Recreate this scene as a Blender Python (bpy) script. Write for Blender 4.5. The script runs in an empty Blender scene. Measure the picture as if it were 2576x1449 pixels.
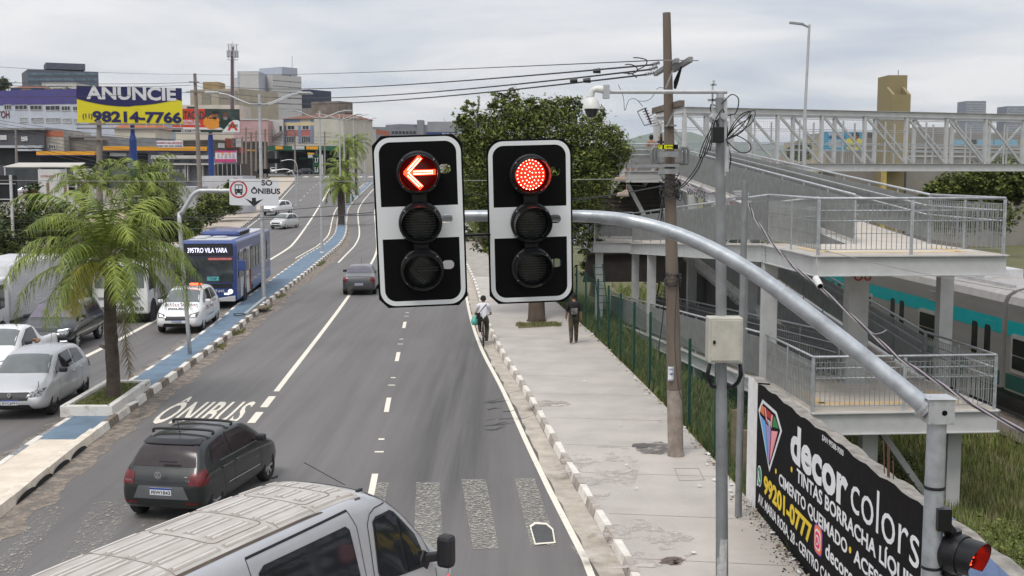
import bpy, bmesh, math, random
import numpy as np
from mathutils import Vector as V, Matrix, Euler
from mathutils.bvhtree import BVHTree
random.seed(7)
PI = math.pi
sc = bpy.context.scene
COL = sc.collection

# ---------------------------------------------------------------- camera
CH = 6.2                     # camera height
PT = math.atan(294.5 / 2900) # downward pitch
F, CX, CY = 2900.0, 1288.0, 724.5
cd = bpy.data.cameras.new('camera'); cam = bpy.data.objects.new('camera', cd); COL.objects.link(cam)
cd.sensor_width = 36; cd.lens = 36 * F / 2576; cd.clip_start = .1; cd.clip_end = 12000
cam.location = (0, 0, CH); cam.rotation_euler = (PI / 2 - PT, 0, 0)
sc.camera = cam

# ---------------------------------------------------------------- sky, sun, exposure
SUN_EL = math.radians(58)
w = bpy.data.worlds.new('World'); sc.world = w; w.use_nodes = True
nt = w.node_tree; N = nt.nodes; Lk = nt.links; N.clear()
def nd(t, **k):
    n = N.new(t)
    for a, b in k.items(): setattr(n, a, b)
    return n
out = nd('ShaderNodeOutputWorld'); bg = nd('ShaderNodeBackground'); bgs = nd('ShaderNodeBackground'); mixs = nd('ShaderNodeMixShader')
sky = nd('ShaderNodeTexSky', sky_type='NISHITA', sun_disc=False, sun_elevation=SUN_EL, sun_rotation=math.radians(210))
Lk.new(sky.outputs[0], bgs.inputs[0]); bgs.inputs[1].default_value = .1
tc = nd('ShaderNodeTexCoord'); sx = nd('ShaderNodeSeparateXYZ'); Lk.new(tc.outputs['Generated'], sx.inputs[0])
# cloud layer: direction projected on a plane overhead, so the streaks flatten towards the horizon
zz = nd('ShaderNodeMath', operation='MAXIMUM'); Lk.new(sx.outputs[2], zz.inputs[0]); zz.inputs[1].default_value = .0
za = nd('ShaderNodeMath', operation='ADD'); Lk.new(zz.outputs[0], za.inputs[0]); za.inputs[1].default_value = .10
dx = nd('ShaderNodeMath', operation='DIVIDE'); Lk.new(sx.outputs[0], dx.inputs[0]); Lk.new(za.outputs[0], dx.inputs[1])
dy = nd('ShaderNodeMath', operation='DIVIDE'); Lk.new(sx.outputs[1], dy.inputs[0]); Lk.new(za.outputs[0], dy.inputs[1])
cv = nd('ShaderNodeCombineXYZ'); Lk.new(dx.outputs[0], cv.inputs[0]); Lk.new(dy.outputs[0], cv.inputs[1])
no = nd('ShaderNodeTexNoise'); no.inputs['Scale'].default_value = .6; no.inputs['Detail'].default_value = 7; no.inputs['Roughness'].default_value = .52; no.inputs['Distortion'].default_value = .35
Lk.new(cv.outputs[0], no.inputs['Vector'])
cr = nd('ShaderNodeValToRGB'); Lk.new(no.outputs[0], cr.inputs[0])
e = cr.color_ramp.elements
e[0].position = .39; e[0].color = (.50, .54, .615, 1)
e[1].position = .61; e[1].color = (.79, .78, .78, 1)
m = cr.color_ramp.elements.new(.49); m.color = (.64, .655, .69, 1)
# overcast luminance: brighter towards the zenith
mr = nd('ShaderNodeMapRange'); Lk.new(sx.outputs[2], mr.inputs[0])
mr.inputs[1].default_value = 0; mr.inputs[2].default_value = 1; mr.inputs[3].default_value = .92; mr.inputs[4].default_value = 1.75
Lk.new(cr.outputs[0], bg.inputs[0]); Lk.new(mr.outputs[0], bg.inputs[1])
mixs.inputs[0].default_value = .93
Lk.new(bgs.outputs[0], mixs.inputs[1]); Lk.new(bg.outputs[0], mixs.inputs[2]); Lk.new(mixs.outputs[0], out.inputs[0])
sd = bpy.data.lights.new('sun', 'SUN'); sd.energy = 1.5; sd.angle = math.radians(18); sd.color = (1, .96, .9)
so = bpy.data.objects.new('sun', sd); COL.objects.link(so); so.rotation_euler = (PI / 2 - SUN_EL, 0, math.radians(-30))
sc.view_settings.view_transform = 'Standard'; sc.view_settings.look = 'None'; sc.view_settings.exposure = .2; sc.view_settings.gamma = 1
sc.cycles.use_denoising = True
sc.cycles.max_bounces = 6; sc.cycles.transparent_max_bounces = 12

# ---------------------------------------------------------------- photo geometry: (x, y) on a 2576 px wide print of the photograph -> point in the place
def rdir(x, y):
    u = (x - CX) / F; v = (CY - y) / F
    return V((u, math.cos(PT) + v * math.sin(PT), -math.sin(PT) + v * math.cos(PT)))
def road(Y): return 0. if Y < 95 else .026 * (Y - 95)
def G(x, y, off=0):
    d = rdir(x, y); lo, hi = 1., 1500.
    for _ in range(50):
        q = (lo + hi) / 2
        if CH + d.z / d.y * q > road(q) + off: lo = q
        else: hi = q
    return V((d.x / d.y * lo, lo, road(lo) + off))
def at(x, y, Y):
    d = rdir(x, y); return V((d.x / d.y * Y, Y, CH + d.z / d.y * Y))
def onz(x, y, z):
    d = rdir(x, y); t = (z - CH) / d.z; return V((d.x * t, d.y * t, z))
def ppm(Y): return F / Y

# ---------------------------------------------------------------- materials
def S(r, g=None, b=None):
    if g is None: g = b = r
    f = lambda c: (c / 255 / 12.92) if c / 255 <= .04045 else ((c / 255 + .055) / 1.055) ** 2.4
    return (f(r), f(g), f(b))
MATS = {}
def mat(name, rgb, rough=.6, metal=0., var=.12, scale=3., bump=0., bscale=40., coat=0., emit=None, es=1., rgb2=None, thr=None, stretch=None, alpha=None, spec=.5, trans=0.):
    if name in MATS: return MATS[name]
    m = bpy.data.materials.new(name); MATS[name] = m; m.use_nodes = True
    t = m.node_tree; p = t.nodes['Principled BSDF']; L = t.links
    p.inputs['Roughness'].default_value = rough; p.inputs['Metallic'].default_value = metal
    p.inputs['Coat Weight'].default_value = coat; p.inputs['Coat Roughness'].default_value = .06
    p.inputs['Specular IOR Level'].default_value = spec
    c = (*rgb, 1); m.diffuse_color = c
    if emit:
        p.inputs['Emission Color'].default_value = (*emit, 1); p.inputs['Emission Strength'].default_value = es
    tcn = t.nodes.new('ShaderNodeTexCoord'); vec = tcn.outputs['Object']
    if stretch:
        mp = t.nodes.new('ShaderNodeMapping'); mp.inputs['Scale'].default_value = stretch; L.new(vec, mp.inputs[0]); vec = mp.outputs[0]
    if var or rgb2:
        n = t.nodes.new('ShaderNodeTexNoise'); n.inputs['Scale'].default_value = scale; n.inputs['Detail'].default_value = 5; n.inputs['Roughness'].default_value = .6
        L.new(vec, n.inputs['Vector'])
        r = t.nodes.new('ShaderNodeValToRGB'); L.new(n.outputs[0], r.inputs[0])
        a, b = r.color_ramp.elements
        lo, hi = thr or (.3, .7)
        a.position = lo; b.position = hi
        if rgb2: a.color = (*rgb2, 1); b.color = c
        else:
            a.color = (*[max(0, x * (1 - var)) for x in rgb], 1); b.color = (*[min(1, x * (1 + var)) for x in rgb], 1)
        L.new(r.outputs[0], p.inputs['Base Color'])
    else: p.inputs['Base Color'].default_value = c
    if bump:
        n2 = t.nodes.new('ShaderNodeTexNoise'); n2.inputs['Scale'].default_value = bscale; n2.inputs['Detail'].default_value = 4; L.new(vec, n2.inputs['Vector'])
        b2 = t.nodes.new('ShaderNodeBump'); b2.inputs['Strength'].default_value = bump; b2.inputs['Distance'].default_value = .02
        L.new(n2.outputs[0], b2.inputs['Height']); L.new(b2.outputs[0], p.inputs['Normal'])
    if alpha is not None: p.inputs['Alpha'].default_value = alpha
    if trans: p.inputs['Transmission Weight'].default_value = trans
    return m

# ---------------------------------------------------------------- mesh builder
def wloc(o):
    q = V((0, 0, 0))
    while o: q += o.location; o = o.parent
    return q
class MB:
    def __init__(s): s.v = []; s.f = []; s.m = []
    def add(s, vs, fs, m=0):
        b = len(s.v); s.v += [tuple(x) for x in vs]
        s.f += [tuple(b + i for i in f) for f in fs]; s.m += [m] * len(fs); return s
    def box(s, x0, x1, y0, y1, z0, z1, m=0, M=None):
        vs = [V((x, y, z)) for z in (z0, z1) for y in (y0, y1) for x in (x0, x1)]
        if M is not None: vs = [M @ q for q in vs]
        return s.add(vs, [(0, 2, 3, 1), (4, 5, 7, 6), (0, 1, 5, 4), (2, 6, 7, 3), (0, 4, 6, 2), (1, 3, 7, 5)], m)
    def bar(s, p, q, w, h, m=0, up=V((0, 0, 1))):
        p, q = V(p), V(q); d = (q - p); L = d.length; d.normalize()
        if abs(d.dot(up)) > .98: up = V((0, 1, 0))
        r = d.cross(up).normalized(); u = r.cross(d)
        M = Matrix((r, d, u)).transposed().to_4x4(); M.translation = p
        return s.box(-w / 2, w / 2, 0, L, -h / 2, h / 2, m, M)
    def tube(s, pts, r, n=8, m=0, caps=True):
        pts = [V(p) for p in pts]; rs = r if isinstance(r, (list, tuple)) else [r] * len(pts)
        base = len(s.v); prev = None
        for i, p in enumerate(pts):
            d = (pts[min(i + 1, len(pts) - 1)] - pts[max(i - 1, 0)]).normalized()
            if prev is None:
                a = V((0, 0, 1)) if abs(d.z) < .9 else V((0, 1, 0)); x = d.cross(a).normalized()
            else:
                x = (prev - d * prev.dot(d)).normalized()
            prev = x; y = d.cross(x)
            for k in range(n):
                t = 2 * PI * k / n; s.v.append(tuple(p + (x * math.cos(t) + y * math.sin(t)) * rs[i]))
        for i in range(len(pts) - 1):
            for k in range(n):
                a = base + i * n + k; b = base + i * n + (k + 1) % n
                s.f.append((a, a + n, b + n, b)); s.m.append(m)
        if caps:
            s.f.append(tuple(base + k for k in range(n))); s.m.append(m)
            e0 = base + (len(pts) - 1) * n
            s.f.append(tuple(e0 + k for k in reversed(range(n)))); s.m.append(m)
        return s
    def prism(s, pts, off, m=0):
        n = len(pts); pts = [V(p) for p in pts]; off = V(off)
        return s.add(pts + [p + off for p in pts], [tuple(range(n))[::-1], tuple(range(n, 2 * n))] + [(i, (i + 1) % n, n + (i + 1) % n, n + i) for i in range(n)], m)
    def quad(s, a, b, c, d, m=0): return s.add([a, b, c, d], [(0, 1, 2, 3)], m)
    def lathe(s, prof, n=16, m=0, M=None):   # prof: (r, z)
        b = len(s.v)
        for r, z in prof:
            for k in range(n):
                t = 2 * PI * k / n; q = V((r * math.cos(t), r * math.sin(t), z)); s.v.append(tuple(M @ q if M else q))
        for i in range(len(prof) - 1):
            for k in range(n):
                a = b + i * n + k; c = b + i * n + (k + 1) % n
                s.f.append((a, c, c + n, a + n)); s.m.append(m)
        return s
    def build(s, name, mats, parent=None, smooth=False, world=True, loc=None, bevel=0, auto=None):
        me = bpy.data.meshes.new(name)
        o0 = wloc(parent) if (parent and world) else V((0, 0, 0))
        if loc is not None: o0 = V(loc)
        me.from_pydata([(a - o0.x, b - o0.y, c - o0.z) for a, b, c in s.v], [], s.f)
        if not isinstance(mats, (list, tuple)): mats = [mats]
        for q in mats: me.materials.append(q)
        if any(s.m): me.polygons.foreach_set('material_index', s.m)
        if smooth:
            me.polygons.foreach_set('use_smooth', [True] * len(me.polygons))
            if auto: me.set_sharp_from_angle(angle=math.radians(auto))
        me.update()
        o = bpy.data.objects.new(name, me); COL.objects.link(o)
        if parent: o.parent = parent
        if loc is not None: o.location = V(loc) - (wloc(parent) if parent else V((0, 0, 0)))
        if bevel:
            bm = o.modifiers.new('b', 'BEVEL'); bm.width = bevel; bm.segments = 2; bm.limit_method = 'ANGLE'
        return o
def tag(o, label, cat, group=None, kind=None):
    if label: o['label'] = label
    if cat: o['category'] = cat
    if group: o['group'] = group
    if kind: o['kind'] = kind
    return o
def thing(name, label, cat, loc=(0, 0, 0), rz=0, group=None):
    o = bpy.data.objects.new(name, None); COL.objects.link(o); o.location = loc; o.rotation_euler = (0, 0, rz); o.empty_display_size = .2
    return tag(o, label, cat, group)
def solo(mb, name, mats, label, cat, group=None, **k):
    c = V((sum(v[0] for v in mb.v), sum(v[1] for v in mb.v), 0)) / max(1, len(mb.v)); c.z = min(v[2] for v in mb.v)
    return tag(mb.build(name, mats, loc=c, **k), label, cat, group)
def struct(mb, name, mats, label=None, **k):
    return tag(mb.build(name, mats, **k), label or 'the ' + name.replace('_', ' '), name.replace('_', ' '), None, 'structure')
def copy_tree(o, parent=None):
    c = o.copy(); COL.objects.link(c); c.parent = parent
    for ch in list(o.children): copy_tree(ch, c)
    return c
def fromcurve(cu):
    o = bpy.data.objects.new('tmp', cu); COL.objects.link(o)
    bpy.context.view_layer.update()
    me = bpy.data.meshes.new_from_object(o.evaluated_get(bpy.context.evaluated_depsgraph_get()))
    bpy.data.objects.remove(o); return me
def text(name, s, size, M, mats, parent=None, depth=.002, bold=0., sx=1., align='LEFT', shear=0., width=None, spacing=1.):
    cu = bpy.data.curves.new('t', 'FONT'); cu.body = s; cu.size = size; cu.extrude = depth; cu.offset = bold; cu.align_x = align; cu.shear = shear; cu.space_character = spacing; cu.resolution_u = 3
    me = fromcurve(cu); me.name = name
    if width:
        xs = [v.co.x for v in me.vertices]; sx = width / max(1e-6, max(xs) - min(xs))
    me.transform(Matrix.Diagonal((sx, 1, 1, 1)))
    MM = M.copy()
    if parent: MM.translation = MM.translation - wloc(parent)
    me.transform(MM); me.materials.clear(); me.materials.append(mats)
    o = bpy.data.objects.new(name, me); COL.objects.link(o); o.parent = parent; return o
def frame(o, x, up):
    x = V(x).normalized(); up = V(up); n = x.cross(up).normalized(); up = n.cross(x)
    M = Matrix((x, up, n)).transposed().to_4x4(); M.translation = V(o); return M
def shape(loops, depth, M=None):   # flat plate with holes: first loop is the outline
    cu = bpy.data.curves.new('c', 'CURVE'); cu.dimensions = '2D'; cu.fill_mode = 'BOTH'; cu.extrude = depth / 2
    for lp in loops:
        sp = cu.splines.new('POLY'); sp.points.add(len(lp) - 1); sp.use_cyclic_u = True
        for i, (a, b) in enumerate(lp): sp.points[i].co = (a, b, 0, 1)
    me = fromcurve(cu); mb = MB(); vs = [v.co.copy() for v in me.vertices]
    if M is not None: vs = [M @ v for v in vs]
    mb.add(vs, [tuple(p.vertices) for p in me.polygons]); return mb
def rrect(w, h, r, n=6, cx=0, cy=0):
    o = []
    for k, (a, b) in enumerate(((1, 1), (-1, 1), (-1, -1), (1, -1))):
        for i in range(n + 1):
            t = PI / 2 * (k + i / n); o.append((cx + a * (w / 2 - r) + r * math.cos(t), cy + b * (h / 2 - r) + r * math.sin(t)))
    return o
def circ(r, cx=0, cy=0, n=24): return [(cx + r * math.cos(2 * PI * k / n), cy + r * math.sin(2 * PI * k / n)) for k in range(n)]
def lerp(a, b, t): return a + (b - a) * t
def interp(pts, y):
    pts = sorted(pts, key=lambda p: p[1])
    if y <= pts[0][1]: a, b = pts[0], pts[1]
    elif y >= pts[-1][1]: a, b = pts[-2], pts[-1]
    else:
        for a, b in zip(pts, pts[1:]):
            if a[1] <= y <= b[1]: break
    return lerp(a[0], b[0], (y - a[1]) / (b[1] - a[1]))
def smoothpoly(pts, step=2.):
    # Catmull-Rom through (X, Y) points sorted by Y, resampled
    pts = sorted(pts, key=lambda p: p[1]); o = []
    for i in range(len(pts) - 1):
        p0 = pts[max(i - 1, 0)]; p1 = pts[i]; p2 = pts[i + 1]; p3 = pts[min(i + 2, len(pts) - 1)]
        n = max(1, int((p2[1] - p1[1]) / step))
        for k in range(n):
            t = k / n; yy = lerp(p1[1], p2[1], t)
            m1 = (p2[0] - p0[0]) / max(1e-6, p2[1] - p0[1]) * (p2[1] - p1[1]); m2 = (p3[0] - p1[0]) / max(1e-6, p3[1] - p1[1]) * (p2[1] - p1[1])
            h = (2 * t**3 - 3 * t**2 + 1) * p1[0] + (t**3 - 2 * t**2 + t) * m1 + (-2 * t**3 + 3 * t**2) * p2[0] + (t**3 - t**2) * m2
            o.append((h, yy))
    o.append(pts[-1]); return o
# ================================================================ GROUND, ROADS, MEDIAN, PAVEMENTS
def painted(name, rgb, wear=.5, scale=6., rough=.7, stretch=(1, 1, 1), soft=.05):
    m = mat(name, rgb, rough, var=.1, scale=8); t = m.node_tree; L = t.links; p = t.nodes['Principled BSDF']
    tcn = t.nodes.new('ShaderNodeTexCoord'); mp = t.nodes.new('ShaderNodeMapping'); mp.inputs['Scale'].default_value = stretch
    n = t.nodes.new('ShaderNodeTexNoise'); n.inputs['Scale'].default_value = scale; n.inputs['Detail'].default_value = 8; n.inputs['Roughness'].default_value = .72
    L.new(tcn.outputs['Object'], mp.inputs[0]); L.new(mp.outputs[0], n.inputs['Vector'])
    r = t.nodes.new('ShaderNodeValToRGB'); L.new(n.outputs[0], r.inputs[0]); a, b = r.color_ramp.elements
    a.position = wear - soft; b.position = wear + soft
    L.new(r.outputs[0], p.inputs['Alpha']); return m
WHITE = painted('road paint', S(226, 219, 204), .33, 5)
WORN = painted('worn road paint', S(180, 176, 164), .545, 24, stretch=(.6, 1, 1), soft=.09)
WORN2 = painted('scraped road paint', S(180, 174, 160), .61, 16, stretch=(1, .5, 1), soft=.08)
def asphalt():
    m = bpy.data.materials.new('asphalt'); m.use_nodes = True; t = m.node_tree; p = t.nodes['Principled BSDF']; L = t.links
    p.inputs['Roughness'].default_value = .72; p.inputs['Specular IOR Level'].default_value = .35
    g = t.nodes.new('ShaderNodeNewGeometry')
    def noise(scale, st, det=5, rough=.6):
        mp = t.nodes.new('ShaderNodeMapping'); mp.inputs['Scale'].default_value = st; L.new(g.outputs['Position'], mp.inputs[0])
        n = t.nodes.new('ShaderNodeTexNoise'); n.inputs['Scale'].default_value = scale; n.inputs['Detail'].default_value = det; n.inputs['Roughness'].default_value = rough
        L.new(mp.outputs[0], n.inputs['Vector']); return n
    def ramp(src, *st):
        r = t.nodes.new('ShaderNodeValToRGB'); L.new(src, r.inputs[0]); e = r.color_ramp.elements
        while len(e) < len(st): e.new(.5)
        for k, (po, c) in enumerate(st): e[k].position = po; e[k].color = (c, c, c, 1) if not isinstance(c, tuple) else (*c, 1)
        return r
    big = ramp(noise(.22, (1, .45, 1)).outputs[0], (.3, (.142, .134, .130)), (.7, (.172, .163, .157)))
    streak = ramp(noise(1.3, (1.6, .05, 1), 6, .65).outputs[0], (.36, .88), (.6, 1.06))
    fine = ramp(noise(38, (1, 1, 1), 6, .8).outputs[0], (.3, .80), (.7, 1.16))
    crack = ramp(noise(1.1, (1, 1, 1), 3, .55).outputs[0], (.492, 1.), (.5, .55), (.508, 1.))
    def mul(a, b, f=1.):
        x = t.nodes.new('ShaderNodeMix'); x.data_type = 'RGBA'; x.blend_type = 'MULTIPLY'; x.inputs[0].default_value = f
        L.new(a, x.inputs[6]); L.new(b, x.inputs[7]); return x.outputs[2]
    c = mul(big.outputs[0], streak.outputs[0]); c = mul(c, fine.outputs[0])
    # the rubbed dark run of the right lane: x about -2.6 .. .3, y 15 .. 45
    sp = t.nodes.new('ShaderNodeSeparateXYZ'); L.new(g.outputs['Position'], sp.inputs[0])
    def mrange(src, a, b, c0, d0):
        r = t.nodes.new('ShaderNodeMapRange'); r.interpolation_type = 'SMOOTHSTEP'; L.new(src, r.inputs[0])
        for i, q in enumerate((a, b, c0, d0)): r.inputs[i + 1].default_value = q
        return r.outputs[0]
    def mm(op, a, b):
        x = t.nodes.new('ShaderNodeMath'); x.operation = op
        for i, q in enumerate((a, b)):
            if isinstance(q, float): x.inputs[i].default_value = q
            else: L.new(q, x.inputs[i])
        return x.outputs[0]
    band = mm('MULTIPLY', mrange(sp.outputs[0], -3.1, -1.7, 0., 1.), mrange(sp.outputs[0], -1.2, .5, 1., 0.))
    ydir = mm('MULTIPLY', mrange(sp.outputs[1], 17., 24., 0., 1.), mrange(sp.outputs[1], 34., 60., 1., 0.))
    st2 = ramp(noise(1.8, (1.5, .035, 1), 5, .6).outputs[0], (.34, .12), (.66, .85))
    k = mm('MULTIPLY', mm('MULTIPLY', band, ydir), st2.outputs[0])
    x = t.nodes.new('ShaderNodeMix'); x.data_type = 'RGBA'; L.new(k, x.inputs[0]); L.new(c, x.inputs[6]); x.inputs[7].default_value = (.066, .064, .065, 1)
    L.new(x.outputs[2], p.inputs['Base Color'])
    n2 = noise(60, (1, 1, 1), 4); b2 = t.nodes.new('ShaderNodeBump'); b2.inputs['Strength'].default_value = .35; b2.inputs['Distance'].default_value = .02
    L.new(n2.outputs[0], b2.inputs['Height']); L.new(b2.outputs[0], p.inputs['Normal']); return m
ASPH = asphalt()
CONC = mat('sidewalk concrete', (.45, .413, .375), .8, var=.13, scale=.8, bump=.3, bscale=30)
CONCD = mat('older concrete', (.33, .30, .265), .85, var=.2, scale=1.5, bump=.3)
SAND = painted('washed sand', (.27, .225, .185), .46, 3.2, .9, soft=.12)
GUT = mat('gutter concrete', (.42, .37, .31), .85, var=.25, scale=2.5)
GUTD = mat('gutter edge asphalt', (.11, .095, .09), .9, var=.3, scale=4)
KW = mat('kerb white', (.70, .66, .60), .8, var=.14, scale=5); KD = mat('kerb dark', (.19, .155, .125), .85, var=.35, scale=6)
BLUE = mat('blue path paint', (.125, .185, .25), .75, var=.22, scale=1.6, bump=.2)
OCH = mat('median cement', (.66, .575, .47), .85, var=.16, scale=2.)
DIRT = mat('earth', (.19, .15, .10), .95, rgb2=(.10, .09, .045), scale=.35, var=0); GRASSG = mat('grass ground', (.08, .10, .03), .95, rgb2=(.14, .115, .06), scale=.6)

medR = smoothpoly([(-8.55, 5), (-8.8, 14), (-9.17, 20.1), (-9.58, 25.5), (-9.93, 31), (-10.1, 34.85), (-10.25, 38), (-10.49, 42.2), (-10.94, 48.2), (-11.38, 54), (-11.77, 60.5), (-12.34, 69.5), (-13.29, 82.7), (-14.72, 101.5), (-15.98, 112), (-17.53, 123), (-20.5, 145.5), (-22.9, 170), (-27.2, 222), (-34, 300)])
def mr_(Y): return interp(medR, Y)
def mw_(Y): return interp([(1.25, 0), (1.3, 25), (1.15, 34), (1.2, 45), (1.45, 58), (1.6, 67), (1.7, 82), (1.2, 107), (1.2, 300)], Y)
kerbR = smoothpoly([(2.15, 4), (1.95, 12), (1.72, 17.7), (1.49, 19.8), (1.25, 22), (.87, 25.8), (.25, 32.4), (-.53, 39.7), (-1.23, 48.5), (-2.29, 65.4), (-3.9, 85), (-6.2, 110), (-9.0, 140), (-13, 180), (-18, 230), (-25, 300)])
def kr_(Y): return interp(kerbR, Y)
fenceP = smoothpoly([(4.45, 4), (4.4, 20), (4.2, 25), (3.98, 29.2), (3.6, 34.8), (3.4, 37.4), (3.05, 42.2), (2.79, 45.1), (1.9, 55), (.9, 67), (-.8, 85), (-2.5, 110), (-5.2, 140), (-9, 180), (-14, 230), (-21, 300)])
def fx_(Y): return interp(fenceP, Y)
kerbL = smoothpoly([(-20, 5), (-20.5, 20), (-21.6, 50), (-23.4, 85.9), (-26.4, 110.4), (-31.6, 150), (-41, 212), (-47, 250), (-56, 300)])
def kl_(Y): return interp(kerbL, Y)
def sm(t): t = max(0, min(1, t)); return t * t * (3 - 2 * t)
def gz(X, Y):
    z = road(Y) if Y < 320 else road(320)
    d = X - fx_(min(max(Y, 4), 300)) - .35
    if d > 0:
        k = sm(d / 8.) ; z = z * (1 - k * .85) - 1.85 * k
    return z
# one terrain sheet out to the horizon
xs = sorted(set([-6000, -2500, -1200, -600, -300, -160, -100] + list(range(-80, -20, 10)) + list(range(-20, -2, 3)) + [round(-2 + .6 * k, 2) for k in range(30)] + [17, 20, 24, 30, 40, 60, 100, 160, 300, 600, 1200, 2500, 6000]))
ys = sorted(set([-400, -60, -20, -5] + list(range(0, 96, 3)) + [95] + list(range(100, 330, 15)) + [320, 340, 400, 520, 700, 1000, 1600, 3000, 9000]))
mb = MB(); nx = len(xs)
for y in ys:
    for x in xs:
        lowered = .12 if (kl_(min(max(y, 5), 300)) - 2 < x < fx_(min(max(y, 4), 300)) + .2 and y < 330) else .02
        mb.v.append((x, y, gz(x, y) - lowered - .03))
for j in range(len(ys) - 1):
    for i in range(nx - 1):
        mb.f.append((j * nx + i, j * nx + i + 1, (j + 1) * nx + i + 1, (j + 1) * nx + i)); mb.m.append(0 if xs[i] < 3 else 1)
struct(mb, 'ground', [DIRT, GRASSG], smooth=True)

def ribbon(fa, fb, y0, y1, z, step=1.5, m=0, mb=None, jag=0., jagb=0.):
    mb = mb or MB(); b = len(mb.v); y = y0; rows = 0
    knots = [y0]
    while y < y1 - 1e-6:
        y = min(y + step, y1); knots.append(y)
    if y0 < 95 < y1: knots = sorted(set(knots + [95]))
    for y in knots:
        ja = random.uniform(-jag, jag); jb = random.uniform(-jagb, jagb)
        mb.v += [(fa(y) + ja, y, road(y) + z), (fb(y) + jb, y, road(y) + z)]; rows += 1
    for i in range(rows - 1):
        a = b + 2 * i; mb.f.append((a, a + 1, a + 3, a + 2)); mb.m.append(m)
    return mb
struct(ribbon(kl_, lambda y: kr_(y) + .05, -12, 318, 0), 'road', ASPH)
# the cross street and forecourt at the far end
mb = MB(); mb.quad((-140, 286, road(286) - .02), (-30, 286, road(286) - .02), (-30, 318, road(318) - .02), (-140, 318, road(318) - .02))
struct(mb, 'cross_street', mat('pale asphalt', (.20, .19, .185), .85, var=.15, scale=.3))
def line(f, y0, y1, wd, z=.006, mb=None): return ribbon(lambda y: f(y) - wd / 2, lambda y: f(y) + wd / 2, y0, y1, z, 1.0, mb=mb)
bus = smoothpoly([(-6.35, 26), (-6.66, 32.1), (-8.02, 55.3), (-10.18, 85.9), (-13.2, 112), (-17.2, 145), (-20.5, 180), (-27, 240)]); bl = lambda y: interp(bus, y)
dsh = smoothpoly([(-2.1, 12), (-2.78, 22.7), (-3.31, 30.2), (-3.82, 38), (-4.35, 46.2), (-5.6, 66), (-7.3, 90), (-10.4, 120), (-15, 160), (-23, 240)]); dl = lambda y: interp(dsh, y)
lnl = smoothpoly([(-14.0, 20), (-14.3, 38), (-14.9, 48), (-17.3, 84.6), (-19.4, 105), (-27.2, 165.6), (-33.5, 213), (-38, 250)]); ll = lambda y: interp(lnl, y)
mb = MB()
line(bl, 32.1, 260, .16, mb=mb); line(bl, 29.9, 31.4, .2, mb=mb); line(bl, 28.0, 29.3, .2, mb=mb)
for k in range(-1, 30):
    line(dl, 21.3 + 8 * k, 23.2 + 8 * k, .13, mb=mb)
    line(dl, 26.2 + 8 * k, 26.35 + 8 * k, .14, mb=mb); line(dl, 25.0 + 8 * k, 25.12 + 8 * k, .2, mb=mb)
line(lambda y: kr_(y) - .52, 5, 200, .12, mb=mb)
line(ll, 30, 250, .2, mb=mb)
for k in range(16): line(lambda y: ll(y) - 3.3, 60 + 12 * k, 63 + 12 * k, .12, mb=mb)
line(lambda y: kl_(y) + .5, 60, 230, .12, mb=mb)
line(lambda y: mr_(y) + 1.15, 78, 235, .13, mb=mb); line(lambda y: mr_(y) - mw_(y) - .5, 82, 235, .12, mb=mb)
for k in range(8): # crossing at the far junction
    x0 = -50 + 2.6 * k; mb.quad((x0, 276, road(276) + .01), (x0 + 1.2, 276, road(276) + .01), (x0 + .9, 281, road(281) + .01), (x0 - .3, 281, road(281) + .01))
struct(mb, 'lane_markings', WHITE, 'white painted lane lines and dashes on the avenue')
# zebra crossing, worn
mb = MB(); mb2 = MB()
for q in (((1295, 1203), (1345, 1203), (1402, 1372), (1335, 1372)), ((1160, 1206), (1222, 1206), (1255, 1380), (1190, 1381)), ((1047, 1213), (1106, 1213), (1116, 1397), (1040, 1397)), ((948, 1213), (978, 1213), (960, 1300), (925, 1300))):
    mb.add([G(*p, .012) for p in q], [(3, 2, 1, 0)])
struct(mb, 'zebra_crossing', WORN, 'worn white zebra stripes in front of the van')
for q in (((115, 1275), (170, 1275), (40, 1449), (-40, 1449)), ((235, 1262), (330, 1258), (270, 1390), (150, 1420)), ((365, 1302), (420, 1300), (400, 1340), (330, 1345))):
    mb2.add([G(*p, .012) for p in q], [(3, 2, 1, 0)])
struct(mb2, 'faded_zebra_crossing', WORN2, 'nearly rubbed off zebra stripes beside the median')
mb = MB(); ring = [(1332, 1322), (1345, 1313), (1375, 1315), (1392, 1330), (1398, 1366), (1345, 1370)]; cc = (1365, 1345)
for i in range(6):
    a, b = ring[i], ring[(i + 1) % 6]; f = lambda p: (lerp(p[0], cc[0], .13), lerp(p[1], cc[1], .16))
    mb.add([G(*a, .02), G(*b, .02), G(*f(b), .02), G(*f(a), .02)], [(3, 2, 1, 0)])
mb.add([G(*p, .016) for p in ring], [tuple(range(6))[::-1]], 1)
struct(mb, 'manhole_cover', [WHITE, mat('iron cover', (.07, .07, .07), .7, var=.3, scale=20)], 'dark manhole cover ringed with white paint on the zebra stripe')
# lane word
o0 = G(370, 1064, .009); o1 = G(640, 1058, .009)
M0 = frame(o0, V((o1.x - o0.x, 0.05, 0)), V((-.075, 1, 0)))
t = text('bus_lane_lettering', 'ÔNIBUS', 3.7, M0, WHITE, depth=0, bold=.07, width=2.18, spacing=1.1)
t.location.z += .0; tag(t, 'white word ÔNIBUS painted on the bus lane', 'road lettering', None, 'structure')

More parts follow.
